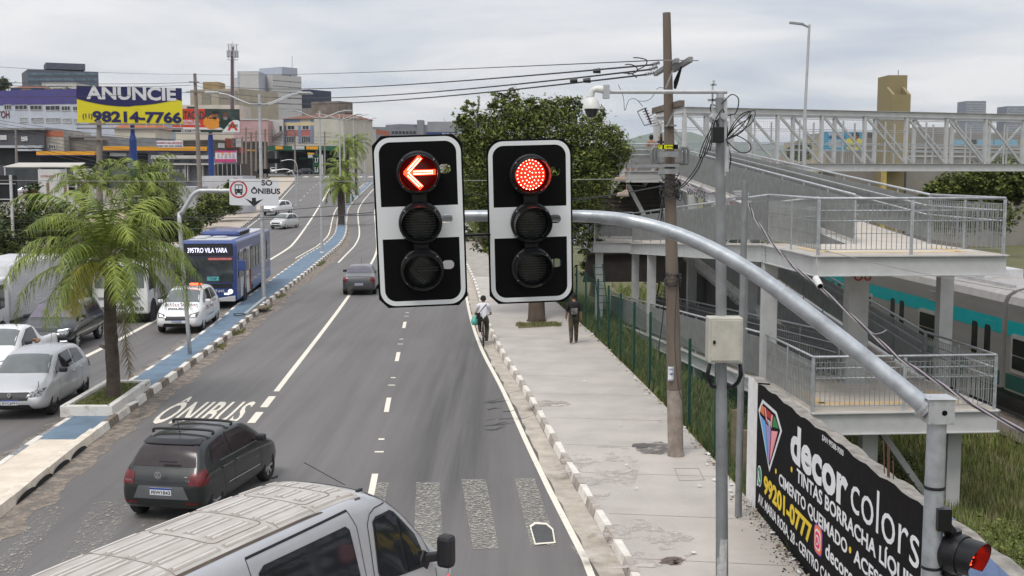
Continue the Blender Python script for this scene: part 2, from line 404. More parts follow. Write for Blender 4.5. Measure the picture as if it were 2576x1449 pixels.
# right kerb, gutter, pavement
struct(ribbon(lambda y: kr_(y) - .42, kr_, 4, 240, .005, .5, jag=.05), 'gutter', GUT)
struct(ribbon(lambda y: kr_(y) - .47, lambda y: kr_(y) - .37, 4, 120, .0045, .5, jag=.02, jagb=.02), 'gutter_seam', GUTD)
def kerb(f, wd, y0, y1, h, sd, name, lens=(.95, .75), sl=.04, cols=(KW, KD)):
    mb = MB(); y = y0; k = 0
    while y < y1:
        n = lens[k % 2] * random.uniform(.9, 1.1); a, b = y, min(y + n - .015, y1)
        def P(yy, o, z): return (f(yy) + sd * o + random.uniform(-.012, .012), yy, road(yy) + z + (random.uniform(-.01, .01) if z > .05 else 0))
        vs = [P(a, 0, -.05), P(a, sl, h), P(a, wd, h), P(a, wd, -.05), P(b, 0, -.05), P(b, sl, h), P(b, wd, h), P(b, wd, -.05)]
        mb.add(vs, [(0, 1, 2, 3), (7, 6, 5, 4), (0, 4, 5, 1), (1, 5, 6, 2), (2, 6, 7, 3)], k % 2); y += n; k += 1
    return struct(mb, name, list(cols))
kerb(kr_, .16, 4, 240, .17, 1, 'sidewalk_kerb', (.92, .78), cols=(KW, mat('kerb bare', (.38, .34, .30), .85, var=.3, scale=6)))
def slab(fa, fb, y0, y1, z, name, m):
    mb = ribbon(fa, fb, y0, y1, z, 1.0); n = len(mb.v)
    for i in range(0, n - 2, 2):   # skirt on the outer edge
        a, b = mb.v[i + 1], mb.v[i + 3]; mb.quad(a, (a[0], a[1], a[2] - .7), (b[0], b[1], b[2] - .7), b)
    return struct(mb, name, m)
slab(lambda y: kr_(y) + .155, lambda y: fx_(y), 4, 66, .15, 'sidewalk', CONC)
slab(lambda y: kr_(y) + .155, lambda y: lerp(fx_(y), kr_(y), .35), 66, 240, .152, 'far_sidewalk', CONCD)
mb = MB(); y = 11.
JO = mat('joint', (.33, .29, .26), .9, var=.2)
while y < 64:
    sl_ = random.uniform(-.08, .02) * 1; a = kr_(y) + .2; b = fx_(y) - .05
    mb.quad((a, y + .35, .155), (b, y + sl_, .155), (b, y + sl_ + .014, .155), (a, y + .364, .155)); y += random.choice((2.4, 2.8, 3.1))
a = G(1700, 1188, .156)
for p, q in (((1697, 1178), (1757, 1178)), ((1757, 1178), (1772, 1207)), ((1772, 1207), (1710, 1209)), ((1710, 1209), (1697, 1178))):
    A, B = G(*p, .156), G(*q, .156); d = (B - A).normalized() * .01; n = V((-d.y, d.x, 0)); mb.quad(A - n, B - n, B + n, A + n)
struct(mb, 'sidewalk_joints', JO, 'thin expansion joints across the sidewalk')
def blotch(cx, cy, rx, ry, name, m, z=.158, n=22, label=None):
    mb = MB(); pts = []
    for k in range(n):
        t = 2 * PI * k / n; r = random.uniform(.8, 1.15); pts.append(G(cx + rx * r * math.cos(t), cy + ry * r * math.sin(t), z))
    mb.add(pts, [tuple(range(n))[::-1]]); return struct(mb, name, m, label)
OIL = painted('soot stain', (.13, .12, .11), .5, 5, soft=.14)
blotch(1655, 1128, 52, 16, 'sidewalk_stain', OIL, label='black sooty stain on the sidewalk by the concrete pole')
blotch(1612, 1120, 24, 6, 'sidewalk_stain', mat('soot core', (.11, .10, .095), .9, var=.3), .161, label='dark round patch inside the sooty stain')
blotch(1692, 1411, 32, 11, 'sidewalk_stain', mat('brown patch', (.27, .215, .19), .9, var=.15), label='small brown patch on the near sidewalk')
blotch(1590, 1370, 150, 60, 'sidewalk_stain', painted('cement skim', (.48, .44, .40), .55, 1.6), label='pale smeared cement patch on the near sidewalk')
blotch(1500, 1180, 120, 70, 'sidewalk_stain', painted('cement skim two', (.47, .43, .39), .56, 1.2), label='pale cement patch beside the kerb')
blotch(1380, 1015, 60, 8, 'sidewalk_stain', painted('damp streak', (.38, .34, .30), .5, 2.2), label='grey damp streak on the sidewalk')
mb = MB(); rk = random.Random(12)
for k in range(16):
    x, y = rk.uniform(1215, 1300), rk.uniform(985, 1090); L_ = rk.uniform(25, 75); a, b, c = G(x, y, .008), G(x + L_ * .5, y - rk.uniform(1, 5), .008), G(x + L_, y - rk.uniform(4, 12), .008); w_ = V((0, rk.uniform(.012, .03), 0)); mb.quad(a - w_, b - w_, b + w_, a + w_); mb.quad(b - w_, c, c + w_ * .3, b + w_)
struct(mb, 'tyre_marks', mat('tyre mark', (.06, .058, .058), .9, var=.3), 'thin dark skid scratches on the right lane')
# median
struct(ribbon(lambda y: mr_(y) - mw_(y) + .12, lambda y: mr_(y) - .1, 25.6, 240, .155, 1.), 'median_path', BLUE)
struct(ribbon(lambda y: mr_(y) - mw_(y) + .02, lambda y: mr_(y) - .1, 6, 25.6, .157, 1.), 'median_end', OCH)
kerb(lambda y: mr_(y), .2, 26.5, 240, .18, -1, 'median_kerb', (.95, .8))
kerb(lambda y: mr_(y), .24, 6, 26.5, .2, -1, 'median_kerb_end', (1.1, .9), cols=(mat('kerb end', (.68, .60, .50), .85, var=.15, scale=4),) * 2)
kerb(lambda y: mr_(y) - mw_(y), .16, 6, 240, .165, 1, 'median_kerb_far_side', (.9, 1.0), cols=(KW, mat('kerb far side grey', (.24, .25, .27), .85, var=.3, scale=5)))
mb = MB()
for (x, y) in ((66, 1250), (118, 1215), (160, 1178), (205, 1142)):   # drain mouths cut under the end of the median
    p = G(x, y, .0); d = V((mr_(p.y + 1) - mr_(p.y), 1, 0)).normalized(); X = mr_(p.y) + .006
    n = 12; mb.add([V((X + d.x * .5 * math.cos(PI * k / n) - 0, p.y + .55 * math.cos(PI * k / n), .005 + .12 * math.sin(PI * k / n))) for k in range(n + 1)], [tuple(range(n + 1))])
struct(mb, 'drain_openings', mat('drain black', (.012, .012, .012), .9, var=0), 'dark drain mouths under the median kerb')
struct(ribbon(lambda y: mr_(y) + .0, lambda y: mr_(y) + interp([(.55, 0), (.6, 25), (.45, 40), (.7, 52), (.5, 62), (.9, 82), (.3, 110), (.2, 300)], y), 6, 150, .007, .35, jagb=.14), 'gutter_sand', SAND)
struct(ribbon(lambda y: mr_(y) - mw_(y) - .4, lambda y: mr_(y) - mw_(y), 6, 130, .007, .35, jag=.12), 'gutter_dust', painted('gutter dust', (.23, .20, .17), .45, 2.6, .9))
# left pavement
struct(ribbon(lambda y: kl_(y) - interp([(3, 0), (5, 60), (5.5, 85), (5, 120), (6, 160), (6, 300)], y), kl_, 20, 270, .14, 3.), 'left_sidewalk', mat('beige paving', (.47, .40, .33), .9, var=.12, scale=.8))
kerb(kl_, .16, 20, 260, .16, -1, 'left_kerb', (1.0, .9))
# ================================================================ RAMPS, FOOTBRIDGE, WALL, FENCE, TRAIN
STEEL = mat('painted steel', (.45, .455, .45), .55, var=.10, scale=2.5)
STEELD = mat('steel soffit', (.33, .33, .33), .6, var=.2, scale=2)
GALV = mat('galvanised rail', (.42, .44, .46), .42, metal=.35, var=.22, scale=9)
GRAT = mat('grating', (.28, .29, .285), .55, metal=.2, var=.15, scale=4)
DECK = mat('ramp deck', (.50, .455, .40), .85, var=.14, scale=1.3)
TACT = mat('tactile paving', (.60, .44, .24), .85, var=.2, scale=3)
RD = V((-.072, 1, 0)).normalized(); RN = V((RD.y, -RD.x, 0)); R0 = V((6.45, 24.35, 0))
def RP(s, l, z): q = R0 + RD * s + RN * l; return V((q.x, q.y, z))
ramp = thing('pedestrian_ramp', 'long grey steel switchback access ramp with landings and railings beside the sidewalk', 'ramp', RP(0, 0, -1))
fb = {'panel': MB(), 'rail': MB(), 'root': ramp}
def fence_run(pts, h=1.2, sp=1.9, bars=.07, gap=.12, mid=True, out=fb, barw=.028, r=.03, th=.006, sd=-1):
    # pts: deck-edge points; barred panels between posts, a round handrail above
    pts = [V(p) for p in pts]
    out['rail'].tube([p + V((0, 0, h)) for p in pts], r, 8)
    for a, b in zip(pts, pts[1:]):
        L = (b - a).length; n = max(1, round(L / sp)); d = (b - a) / L; dh = V((d.x, d.y, 0)).normalized()
        for i in range(n + 1):
            p = a + (b - a) * i / n
            q = MB(); q.bar(p - V((0, 0, .1)), p + V((0, 0, h - .02)), .022, .07, up=dh); q.build('railing_post', GALV, out['root'])
        m = int(L / bars)
        for i in range(m):
            p = a + d * (i + .5) * bars
            out['panel'].bar(p + V((0, 0, gap)), p + V((0, 0, h - .12)), th, barw, up=dh.cross(V((0, 0, 1))))
        for z in (gap, h * .38, h * .65, h - .12):
            out['panel'].bar(a + V((0, 0, z)), b + V((0, 0, z)), .006, .012)
        if mid:
            o = dh.cross(V((0, 0, 1))) * .07 * sd
            for z in (.72, .94): out['rail'].tube([a + o + V((0, 0, z)), b + o + V((0, 0, z))], .019, 6)
def beam(a, b, h, mb, w=.16, t=.02):   # I-beam hanging below the line a-b
    a, b = V(a), V(b); d = V((0, 0, 1))
    mb.bar(a - d * h / 2, b - d * h / 2, t, h - 2 * t)
    mb.bar(a - d * t / 2, b - d * t / 2, w, t); mb.bar(a - d * (h - t / 2), b - d * (h - t / 2), w, t)
deck = MB(); gir = MB()
zA = lambda s: lerp(4.42, 6.2, max(0, min(1, (s - 3.7) / 23.6)))
zB = lambda s: lerp(4.42, 3.3, max(0, min(1, (s - 3.7) / 18.6)))
zD = lambda s: lerp(1.02, 3.0, max(0, min(1, (s - 3.7) / 18.6)))
zC = lambda s: lerp(1.02, -.5, max(0, min(1, (s - 3.7) / 24.)))
def lane(zf, s0, s1, l0, l1, gh=.42, sides=(1, 1)):
    a, b, c, d = RP(s0, l0, zf(s0)), RP(s0, l1, zf(s0)), RP(s1, l1, zf(s1)), RP(s1, l0, zf(s1))
    t = V((0, 0, -.1)); deck.add([a, b, c, d, a + t, b + t, c + t, d + t], [(0, 1, 2, 3), (7, 6, 5, 4), (0, 4, 5, 1), (1, 5, 6, 2), (2, 6, 7, 3), (3, 7, 4, 0)])
    if sides[0]: beam(a + V((0, 0, -.012)) - RN * .02, d + V((0, 0, -.012)) - RN * .02, gh, gir)
    if sides[1]: beam(b + V((0, 0, -.012)) + RN * .02, c + V((0, 0, -.012)) + RN * .02, gh, gir)
    for i in range(1, int((s1 - s0) / 3)):
        s = s0 + 3 * i; gir.bar(RP(s, l0, zf(s) - .3), RP(s, l1, zf(s) - .3), .1, .2)
lane(zA, 3.7, 27.3, 2.17, 4.1); lane(zB, 3.7, 22.3, 0, 1.95)
lane(zD, 3.7, 22.3, 2.17, 4.1, .34); lane(zC, 3.7, 27.7, 0, 1.95, .36)
def slab_poly(pts, t=.1, gh=.43, g=True):
    pts = [V(p) for p in pts]; deck.prism(pts, (0, 0, -t))
    if g:
        for a, b in zip(pts, pts[1:] + pts[:1]): beam(a + V((0, 0, -.012)), b + V((0, 0, -.012)), gh, gir)
L2z, L3z = 4.42, 1.02
slab_poly([RP(0, 0, L2z), RP(0, 4.15, L2z), RP(3.68, 4.15, L2z), RP(3.68, 0, L2z)])
slab_poly([RP(.1, 0, L3z), RP(.1, 4.15, L3z), RP(3.68, 4.15, L3z), RP(3.68, 0, L3z)], gh=.48)
# left landing, and the top landing that meets the bridge
LLz = 3.3; a, b = V((3.35, 47.3, LLz)), V((5.0, 47.2, LLz))
slab_poly([a, b, RP(22.3, .0, LLz), RP(22.3, 4.1, LLz), RP(27, 4.1, LLz), V((3.25, 51.4, LLz))], gh=.42)
L1 = 6.2; slab_poly([RP(27.3, .75, L1), RP(27.3, 4.15, L1), RP(33.5, 4.3, L1), RP(33.5, .75, L1)], gh=.5)
deck.build('deck', DECK, ramp); gir.build('girder', STEEL, ramp)
for z, s0 in ((L2z, 0), (L3z, .1)):
    q = [RP(s0 + 2.5, .5, z), RP(s0 + .9, .5, z), RP(s0 + .9, 3.6, z), RP(s0 + 2.2, 3.6, z)]
    tp = MB(); [tp.bar(u, v, .3, .012) for u, v in zip(q, q[1:])]; tp.build('tactile_strip', TACT, ramp)
E_ = .04
fence_run([RP(3.7, E_, L2z), RP(E_, E_, L2z), RP(E_, 4.1, L2z), RP(3.7, 4.1, L2z)], bars=.11)
fence_run([RP(3.7, E_, L3z), RP(.14, E_, L3z), RP(.14, 4.1, L3z), RP(3.7, 4.1, L3z)], bars=.11)
fence_run([RP(3.7, 2.2, zA(3.7)), RP(27.3, 2.2, zA(27.3))], barw=.05, bars=.05, sd=1)
fence_run([RP(3.7, 4.07, zA(3.7)), RP(27.3, 4.07, zA(27.3))], barw=.05, bars=.05)
fence_run([RP(3.7, E_, zB(3.7)), RP(22.3, E_, zB(22.3))], barw=.06, bars=.045, sd=1)
fence_run([RP(5.5, 1.9, zB(5.5)), RP(21, 1.9, zB(21))], barw=.05, bars=.06, sp=2.6)
fence_run([RP(22.3, E_, LLz), b + V((-.05, .05, 0)), a + V((.05, .05, 0)), V((3.3, 51.3, LLz))], barw=.03, bars=.05, th=.034)
fence_run([RP(3.7, 4.07, zD(3.7)), RP(22.3, 4.07, zD(22.3))], barw=.05, bars=.07, th=.02)
fence_run([RP(3.7, 2.2, zD(3.7)), RP(22.3, 2.2, zD(22.3))], barw=.05, bars=.07, sd=1)
fence_run([RP(3.7, E_, zC(3.7)), RP(27.6, E_, zC(27.6))], barw=.06, bars=.045, sd=1)
fence_run([RP(3.7, 1.9, zC(3.7)), RP(27.6, 1.9, zC(27.6))], barw=.05, bars=.2, sp=3)
fence_run([RP(27.5, 2.2, L1), RP(27.4, .8, L1), RP(33.5, .8, L1)], barw=.03, bars=.05, th=.034)
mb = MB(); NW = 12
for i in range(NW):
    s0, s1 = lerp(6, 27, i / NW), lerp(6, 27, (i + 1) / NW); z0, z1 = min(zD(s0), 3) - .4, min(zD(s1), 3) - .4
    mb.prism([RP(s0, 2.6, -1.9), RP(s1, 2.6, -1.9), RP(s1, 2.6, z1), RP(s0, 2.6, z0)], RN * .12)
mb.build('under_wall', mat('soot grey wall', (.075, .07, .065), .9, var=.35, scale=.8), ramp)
fb['panel'].build('railing_panel', GRAT, ramp); fb['rail'].build('handrail', GALV, ramp, smooth=True)
def hcol(x, y, z0, z1, w, ang=0, name='column', parent=ramp):
    mb = MB(); M = Matrix.Translation((x, y, 0)) @ Matrix.Rotation(ang, 4, 'Z')
    mb.box(-w / 2, w / 2, -w / 2, -w / 2 + .02, z0, z1, 0, M); mb.box(-w / 2, w / 2, w / 2 - .02, w / 2, z0, z1, 0, M); mb.box(-.01, .01, -w / 2 + .02, w / 2 - .02, z0, z1, 0, M)
    mb.box(-w / 2, -w / 2 + .02, -w / 2 + .021, w / 2 - .021, z0, z1, 0, M)
    mb.box(-w * .65, w * .65, -w * .65, w * .65, z0 - .03, z0, 0, M)
    return mb.build(name, STEEL, parent)
for s, l, z0, z1, wd in ((3.75, .12, -1.2, L2z - .42, .34), (3.6, 2.25, L3z + .03, L2z - .42, .48), (3.3, 4.35, -1.8, L2z - .1, .32), (18.6, .1, -1, zB(18.6) - .42, .3), (11, .1, -1, zC(11) - .3, .26), (20.5, 2.06, -1.6, zA(20.5) - .42, .35), (12, 2.06, -1.6, zA(12) - .42, .35), (26, 4, -1.8, L1 - .5, .35)):
    q = RP(s, l, 0); hcol(q.x, q.y, z0, z1, wd)
hcol(3.62, 47.7, -.6, LLz - .42, .3); hcol(5.1, 47.5, -.9, LLz - .42, .28)
q = RP(.9, 1.6, 0); hcol(q.x, q.y, -1.5, L3z - .48, .34); q = RP(.8, 3.5, 0); hcol(q.x, q.y, -1.8, L3z - .48, .3)
def brace(a, b, w_): br = MB(); br.bar(a, b, w_, w_); br.build('brace', STEEL, ramp)
brace(RP(1, 1.9, .4), RP(1.2, 3.4, -1.6), .14)
for l0, l1, z0, z1 in ((.8, 2.0, 5.6, 3.4), (3.2, 2.0, 5.6, 3.4), (3.2, 4.0, 5.6, 3.4)): brace(RP(28, l0, z0), RP(28, l1, z1), .16)
bolts = MB()
for s in (3.62, 3.82):
    for z in (4.25, 4.17, 4.02, 3.94, 3.86): 
        q = RP(s, -.0, z); bolts.tube([q, q - RN * .05], .018, 6)
bolts.build('bolt', STEELD, ramp)
# graffiti on the girder of the upper ramp
GB = mat('graffiti black', (.04, .04, .05), .7, var=0); GR = mat('graffiti red', (.45, .05, .04), .7, var=0)
def on_lane(zf, s, l, dz): return RP(s, l, zf(s) + dz)
for s, txt, m_, sz in ((21.5, 'QUNVODE', GB, .42), (15.3, 'JTNO', GR, .42)):
    o = on_lane(zA, s, 2.04, -.40); x = (on_lane(zA, s - 1, 2.04, -.4) - o)
    g = text('graffiti', txt, sz, frame(o, x, V((0, 0, 1))), m_, ramp, depth=0, bold=.006, sx=1.5)
o = on_lane(zD, 15.5, 2.0, -.30); x = (on_lane(zD, 14.5, 2.0, -.3) - o)
text('graffiti', 'TSLZ RIVOS', .34, frame(o, x, V((0, 0, 1))), GB, ramp, depth=0, sx=1.4)
q = RP(3.6, 2.25, 0); M = frame((q.x - .16, q.y - .262, 3.55), (1, 0, 0), (0, 0, 1))
text('graffiti', 'Uo', .36, M, GR, ramp, depth=0, bold=.004)
# staircase at the head of the ramp
st = thing('staircase', 'dark steel staircase dropping from the top landing beside the big tree', 'staircase', RP(28, .5, -1))
tr = MB(); sg = MB(); A = RP(28.2, .72, L1); dS = V((-.30, .62, -.72)); nS = V((1, .45, 0)).normalized()
for i in range(24):
    p = A + V((-.10, .24, -.17)) * i; tr.bar(p + nS * 1.5, p, .28, .03)
tr.build('tread', STEELD, st)
for o_ in (0, 1.5): sg.bar(A + nS * o_, A + nS * o_ + V((-.10, .24, -.17)) * 24, .06, .3)
sg.build('stringer', STEEL, st)
f2 = {'panel': MB(), 'rail': MB(), 'root': st}
for o_ in (0, 1.5): fence_run([A + nS * o_, A + nS * o_ + V((-.10, .24, -.17)) * 24], out=f2, barw=.06, bars=.06, mid=False)
f2['panel'].build('railing_panel', GRAT, st); f2['rail'].build('handrail', GALV, st)
scr = MB(); scr.prism([RP(29.7, -1.0, 1), RP(29.7, 3.4, 1), RP(29.7, 3.4, 5.7), RP(29.7, -.2, 5.7)], RD * .05)
for k in range(16): scr.bar(RP(29.5, -.9, 2.4 + k * .2), RP(29.5, 3.2, 2.4 + k * .2), .03, .16)
scr.build('slatted_screen', mat('rusty brown slats', (.035, .028, .024), .7, var=.3, scale=3), st)

# ---- footbridge truss
bridge = thing('footbridge', 'long pale grey truss footbridge with mesh sides crossing above the railway', 'footbridge', (20, 62, 0))
B0 = V((8.6, 58, 0)); BD = V((20.9, 8, 0)).normalized(); BN = V((-BD.y, BD.x, 0))
def BP(s, l, z): q = B0 + BD * s + BN * l; return V((q.x, q.y, z))
ch = MB(); ps = MB(); dg = MB(); me_ = MB(); rl = MB()
zb, zt, NB, bs = 6.18, 9.38, 15, 2.72
s_end = NB * bs
for l in (0, 2.6):
    beam(BP(0, l, zt), BP(s_end, l, zt), .3, ch, .22); beam(BP(0, l, zb + .42), BP(s_end, l, zb + .42), .42, ch, .22)
    for k in range(NB + 1):
        s = k * bs; hw = .18; ps.bar(BP(s, l, zb + .42), BP(s, l, zt - .3), .18, .16, up=BD)
        if k < NB:
            top = (s + .1, s + bs - .1) if k < 8 else (s + bs - .1, s + .1)
            dg.bar(BP(top[0], l, zt - .35), BP(top[1], l, zb + .5), .10, .12)
            ps.bar(BP(s + bs / 2, l, zb + .42), BP(s + bs / 2, l, zt - .55), .07, .07, up=BD)
    for z in (7.3, 7.65): rl.tube([BP(0, l + .12, z), BP(s_end, l + .12, z)], .025, 6)
    for z in (8.35, 9.02): rl.bar(BP(0, l, z), BP(s_end, l, z), .03, .03)
    n = int(s_end / .13)
    for k in range(n): me_.bar(BP(k * .13, l - .06, zb + .45), BP(k * .13, l - .06, zt - .5), .004, .004, up=BD)
    for k in range(22): me_.bar(BP(0, l - .06, zb + .5 + k * .12), BP(s_end, l - .06, zb + .5 + k * .12), .004, .004)
for k in range(NB + 1): ch.bar(BP(k * bs, 0, zt - .12), BP(k * bs, 2.6, zt - .12), .12, .14); ch.bar(BP(k * bs, 0, zb + .2), BP(k * bs, 2.6, zb + .2), .14, .3)
beam(BP(-.9, 1.3, zt - .2), BP(0, 0, zt), .3, ch, .2); beam(BP(-.9, 1.3, zt - .2), BP(0, 2.6, zt), .3, ch, .2)
ps.bar(BP(-.9, 1.3, zb + .1), BP(-.9, 1.3, zt - .4), .2, .2, up=BD); dg.bar(BP(-.8, 1.2, zt - .6), BP(-.05, 0, 7.0), .12, .12)
ch.build('chord', STEEL, bridge); ps.build('truss_post', STEEL, bridge); dg.build('diagonal', STEEL, bridge)
rl.build('handrail', GALV, bridge); me_.build('wire_mesh', GALV, bridge)
mb = MB(); mb.prism([BP(-1, .05, zb + .38), BP(s_end, .05, zb + .38), BP(s_end, 2.55, zb + .38), BP(-1, 2.55, zb + .38)], (0, 0, -.1)); mb.build('deck', STEELD, bridge)
for s in (0.5, 9.5, 36):
    q = BP(s, 1.3, 0); mb = MB(); mb.box(q.x - .35, q.x + .35, q.y - .35, q.y + .35, -1.9, zb - .02); mb.build('pier', STEEL, bridge)

# ---- painted wall
wall = thing('painted_wall', 'black mural wall lettered for a paint shop with a white painted end', 'wall', (4.5, 16, 0))
WA, WB = V((4.36, 20.98, 0)), V((4.72, 8.5, 0)); WDv = (WB - WA).normalized(); WNv = V((0, 0, 1)).cross(WDv)  # faces the road
if WNv.x > 0: WNv = -WNv
def WP(s, z, o=0): q = WA + WDv * s; return V((q.x + WNv.x * o, q.y + WNv.y * o, z))
def wpanel(s0, s1, mats, name, lumps=0):
    mb = MB(); n = max(2, int((s1 - s0) / .25)); 
    for i in range(n):
        a, b = lerp(s0, s1, i / n), lerp(s0, s1, (i + 1) / n)
        za, zb_ = 2.45 + .02 * math.sin(a * 7) + .012 * math.sin(a * 23), 2.45 + .02 * math.sin(b * 7) + .012 * math.sin(b * 23)
        T = -.22
        mb.add([WP(a, -1.5), WP(b, -1.5), WP(b, zb_), WP(a, za), WP(a, -1.5, T), WP(b, -1.5, T), WP(b, zb_ - .02, T), WP(a, za - .02, T)],
               [(0, 3, 2, 1), (4, 5, 6, 7)], 0)
        mb.add([WP(a, za), WP(b, zb_), WP(b, zb_ - .02, T), WP(a, za - .02, T)], [(3, 2, 1, 0)], 1)
    mb.quad(WP(s0, -1.5), WP(s0, 2.45), WP(s0, 2.43, -.22), WP(s0, -1.5, -.22)); mb.quad(WP(s1, -1.5), WP(s1, 2.45), WP(s1, 2.43, -.22), WP(s1, -1.5, -.22))
    return mb.build(name, mats, wall)
RAW = mat('raw wall concrete', (.25, .23, .205), .95, var=.4, scale=5, bump=.8, bscale=14)
BLK = mat('black wall paint', (.010, .009, .010), .85, var=.25, scale=6, bump=.25, bscale=25, spec=.12)
WWP = mat('white wall paint', (.72, .71, .70), .8, var=.10, scale=5, bump=.5, bscale=14)
wpanel(0, .72, [WWP, RAW], 'white_wall_end'); wpanel(.722, 8.75, [BLK, RAW], 'black_wall_face'); wpanel(8.752, 12.4, [mat('blue wall paint', (.19, .27, .46), .8, var=.2, scale=5, bump=.3), RAW], 'blue_wall_face')
LW = mat('mural white', (.74, .74, .76), .7, var=.06); LY = mat('mural yellow', (.78, .56, .03), .7, var=.06)
def wt(name, s, z, txt, size, width, m_=LW, bold=.0, shear=0.):
    return text(name, txt, size, frame(WP(s, z, .006), WDv, V((0, 0, 1))), m_, wall, depth=.001, bold=bold, width=width, shear=shear)
wt('lettering', 2.95, 1.66, 'decor', .82, 2.85, bold=.028); wt('lettering', 5.9, 1.70, 'colors', .80, 2.4, bold=-.004)
wt('lettering', 3.35, 1.38, 'TINTAS BORRACHA LÍQUIDA', .29, 5.3, bold=.007)
wt('lettering', 2.3, 1.045, 'CIMENTO QUEIMADO', .27, 3.55, bold=.006); wt('lettering', 6.15, 1.045, 'ACESSÓRIOS', .27, 2.3, bold=.006)
wt('lettering', 1.32, .63, '99201-0777', .43, 2.9, LY, bold=.016); wt('lettering', 4.9, .70, 'decorcolors', .32, 2.1, bold=.006)
wt('lettering', .95, .335, 'AV. MARIA ROSA, 28 - CENTRO CARAPICUÍBA', .25, 5.4, bold=.005)
wt('lettering', 4.6, 2.33, '$AN 99588-9000', .12, .98)
dots = MB()
for s, z in ((3.05, 1.48), (2.1, 1.2), (5.98, 1.15)): dots.tube([WP(s, z, .003), WP(s, z, .008)], .045, 12)
dots.build('yellow_dot', LY, wall)
def wpoly(pts, m_, name, o=.004):
    mb = MB(); mb.prism([WP(s, z, o) for s, z in pts], WNv * .003); return mb.build(name, m_, wall)
d_out = [(1.10, 2.22), (2.05, 2.20), (2.42, 1.96), (1.68, 1.08), (.83, 1.98)]
cx_, cz_ = 1.66, 1.8; sc_ = lambda p, k: (cx_ + (p[0] - cx_) * k, cz_ + (p[1] - cz_) * k)
wpoly([sc_(p, 1.0) for p in d_out], LW, 'gem_outline'); wpoly([sc_(p, .87) for p in d_out], BLK, 'gem_ground', .009)
def C_(n, r, g, b): return mat(n, S(r, g, b), .7, var=.05)
for nm, col, pts in (('orange', (222, 120, 60), [(1.08, 2.12), (1.24, 2.12), (1.30, 1.96), (.98, 1.98)]), ('pink', (235, 150, 160), [(1.27, 2.12), (1.36, 2.12), (1.52, 1.88), (1.40, 1.93)]), ('red', (170, 40, 40), [(1.40, 2.12), (1.72, 2.11), (1.74, 1.99), (1.46, 2.0)]), ('grey', (180, 185, 195), [(1.5, 1.96), (1.72, 1.96), (1.68, 1.8)]), ('pink', (235, 150, 160), [(1.76, 2.1), (1.86, 2.1), (1.78, 1.85), (1.72, 1.9)]), ('green', (40, 130, 70), [(1.92, 2.1), (2.03, 2.09), (2.24, 1.96), (1.84, 1.90)]),
                     ('light blue', (100, 170, 225), [(1.0, 1.92), (1.36, 1.88), (1.60, 1.24)]), ('violet', (160, 140, 190), [(1.40, 1.86), (1.74, 1.84), (1.68, 1.24), (1.64, 1.24)]), ('pink', (235, 150, 160), [(1.79, 1.82), (2.20, 1.90), (1.73, 1.26)])):
    wpoly(pts, C_('mural ' + nm, *col), 'gem_facet', .013)
# messaging icon: green rounded speech bubble with a white ring and a handset; camera icon: rainbow rounded square
def wdisc(s, z, r, m_, name, o, sx=1.): return wpoly([(s + r * sx * math.cos(2 * PI * k / 20), z + r * math.sin(2 * PI * k / 20)) for k in range(20)], m_, name, o)
wdisc(1.0, .82, .19, LW, 'bubble_icon', .004, .85); wpoly([(.84, .78), (.84, .60), (.98, .66)], LW, 'bubble_icon'); wdisc(1.0, .82, .165, C_('mural icon green', 40, 140, 100), 'bubble_icon', .009, .85)
wpoly([(.93, .90), (.97, .91), (.98, .84), (1.04, .77), (1.09, .77), (1.08, .73), (1.0, .74), (.94, .82)], LW, 'handset_icon', .013)
cw = [(4.55 + a, .82 + b) for a, b in rrect(.40, .44, .12)]; wpoly(cw, C_('icon purple', 130, 60, 160), 'camera_icon', .004)
wpoly([(4.55 + a, .82 + b) for a, b in rrect(.36, .40, .11)], C_('icon orange', 235, 120, 60), 'camera_icon', .008)
wpoly([(4.55 + a, .82 + b) for a, b in rrect(.27, .30, .08)], LW, 'camera_icon', .012); wpoly([(4.55 + a, .82 + b) for a, b in rrect(.21, .24, .06)], C_('icon pink', 215, 60, 100), 'camera_icon', .016)
wdisc(4.55, .82, .075, LW, 'camera_icon', .020); wdisc(4.55, .82, .05, C_('icon pink', 215, 60, 100), 'camera_icon', .024)
mb = MB()
for k in range(5):
    s = 6.9 + random.uniform(-.2, .4); q = WP(s, 2.4, -.12); mb.tube([q, q + V((random.uniform(-.03, .03), 0, random.uniform(.25, .45)))], .008, 5)
mb.build('rebar', mat('rust', (.12, .06, .04), .9, var=.3), wall)
# rubble and soot along the foot of the wall
mb = MB()
for k in range(900):
    s = random.uniform(-.2, 9); o = abs(random.gauss(0, .16)) + .01; q = WP(s, .155, o); r = random.uniform(.006, .028)
    a_ = random.uniform(0, PI); c_, s_ = math.cos(a_) * r, math.sin(a_) * r
    mb.add([q + V((c_, s_, 0)), q + V((-s_, c_, 0)), q + V((-c_, -s_, 0)), q + V((s_, -c_, 0)), q + V((0, 0, r * .8))], [(0, 1, 4), (1, 2, 4), (2, 3, 4), (3, 0, 4)], k % 2)
tag(mb.build('wall_foot_rubble', [mat('soot crumbs', (.05, .045, .04), .95, var=.3), mat('pale crumbs', (.38, .34, .30), .95, var=.3)], loc=(4.4, 15, .15)), 'dark crumbs and grit along the foot of the black wall', 'rubble', None, 'stuff')

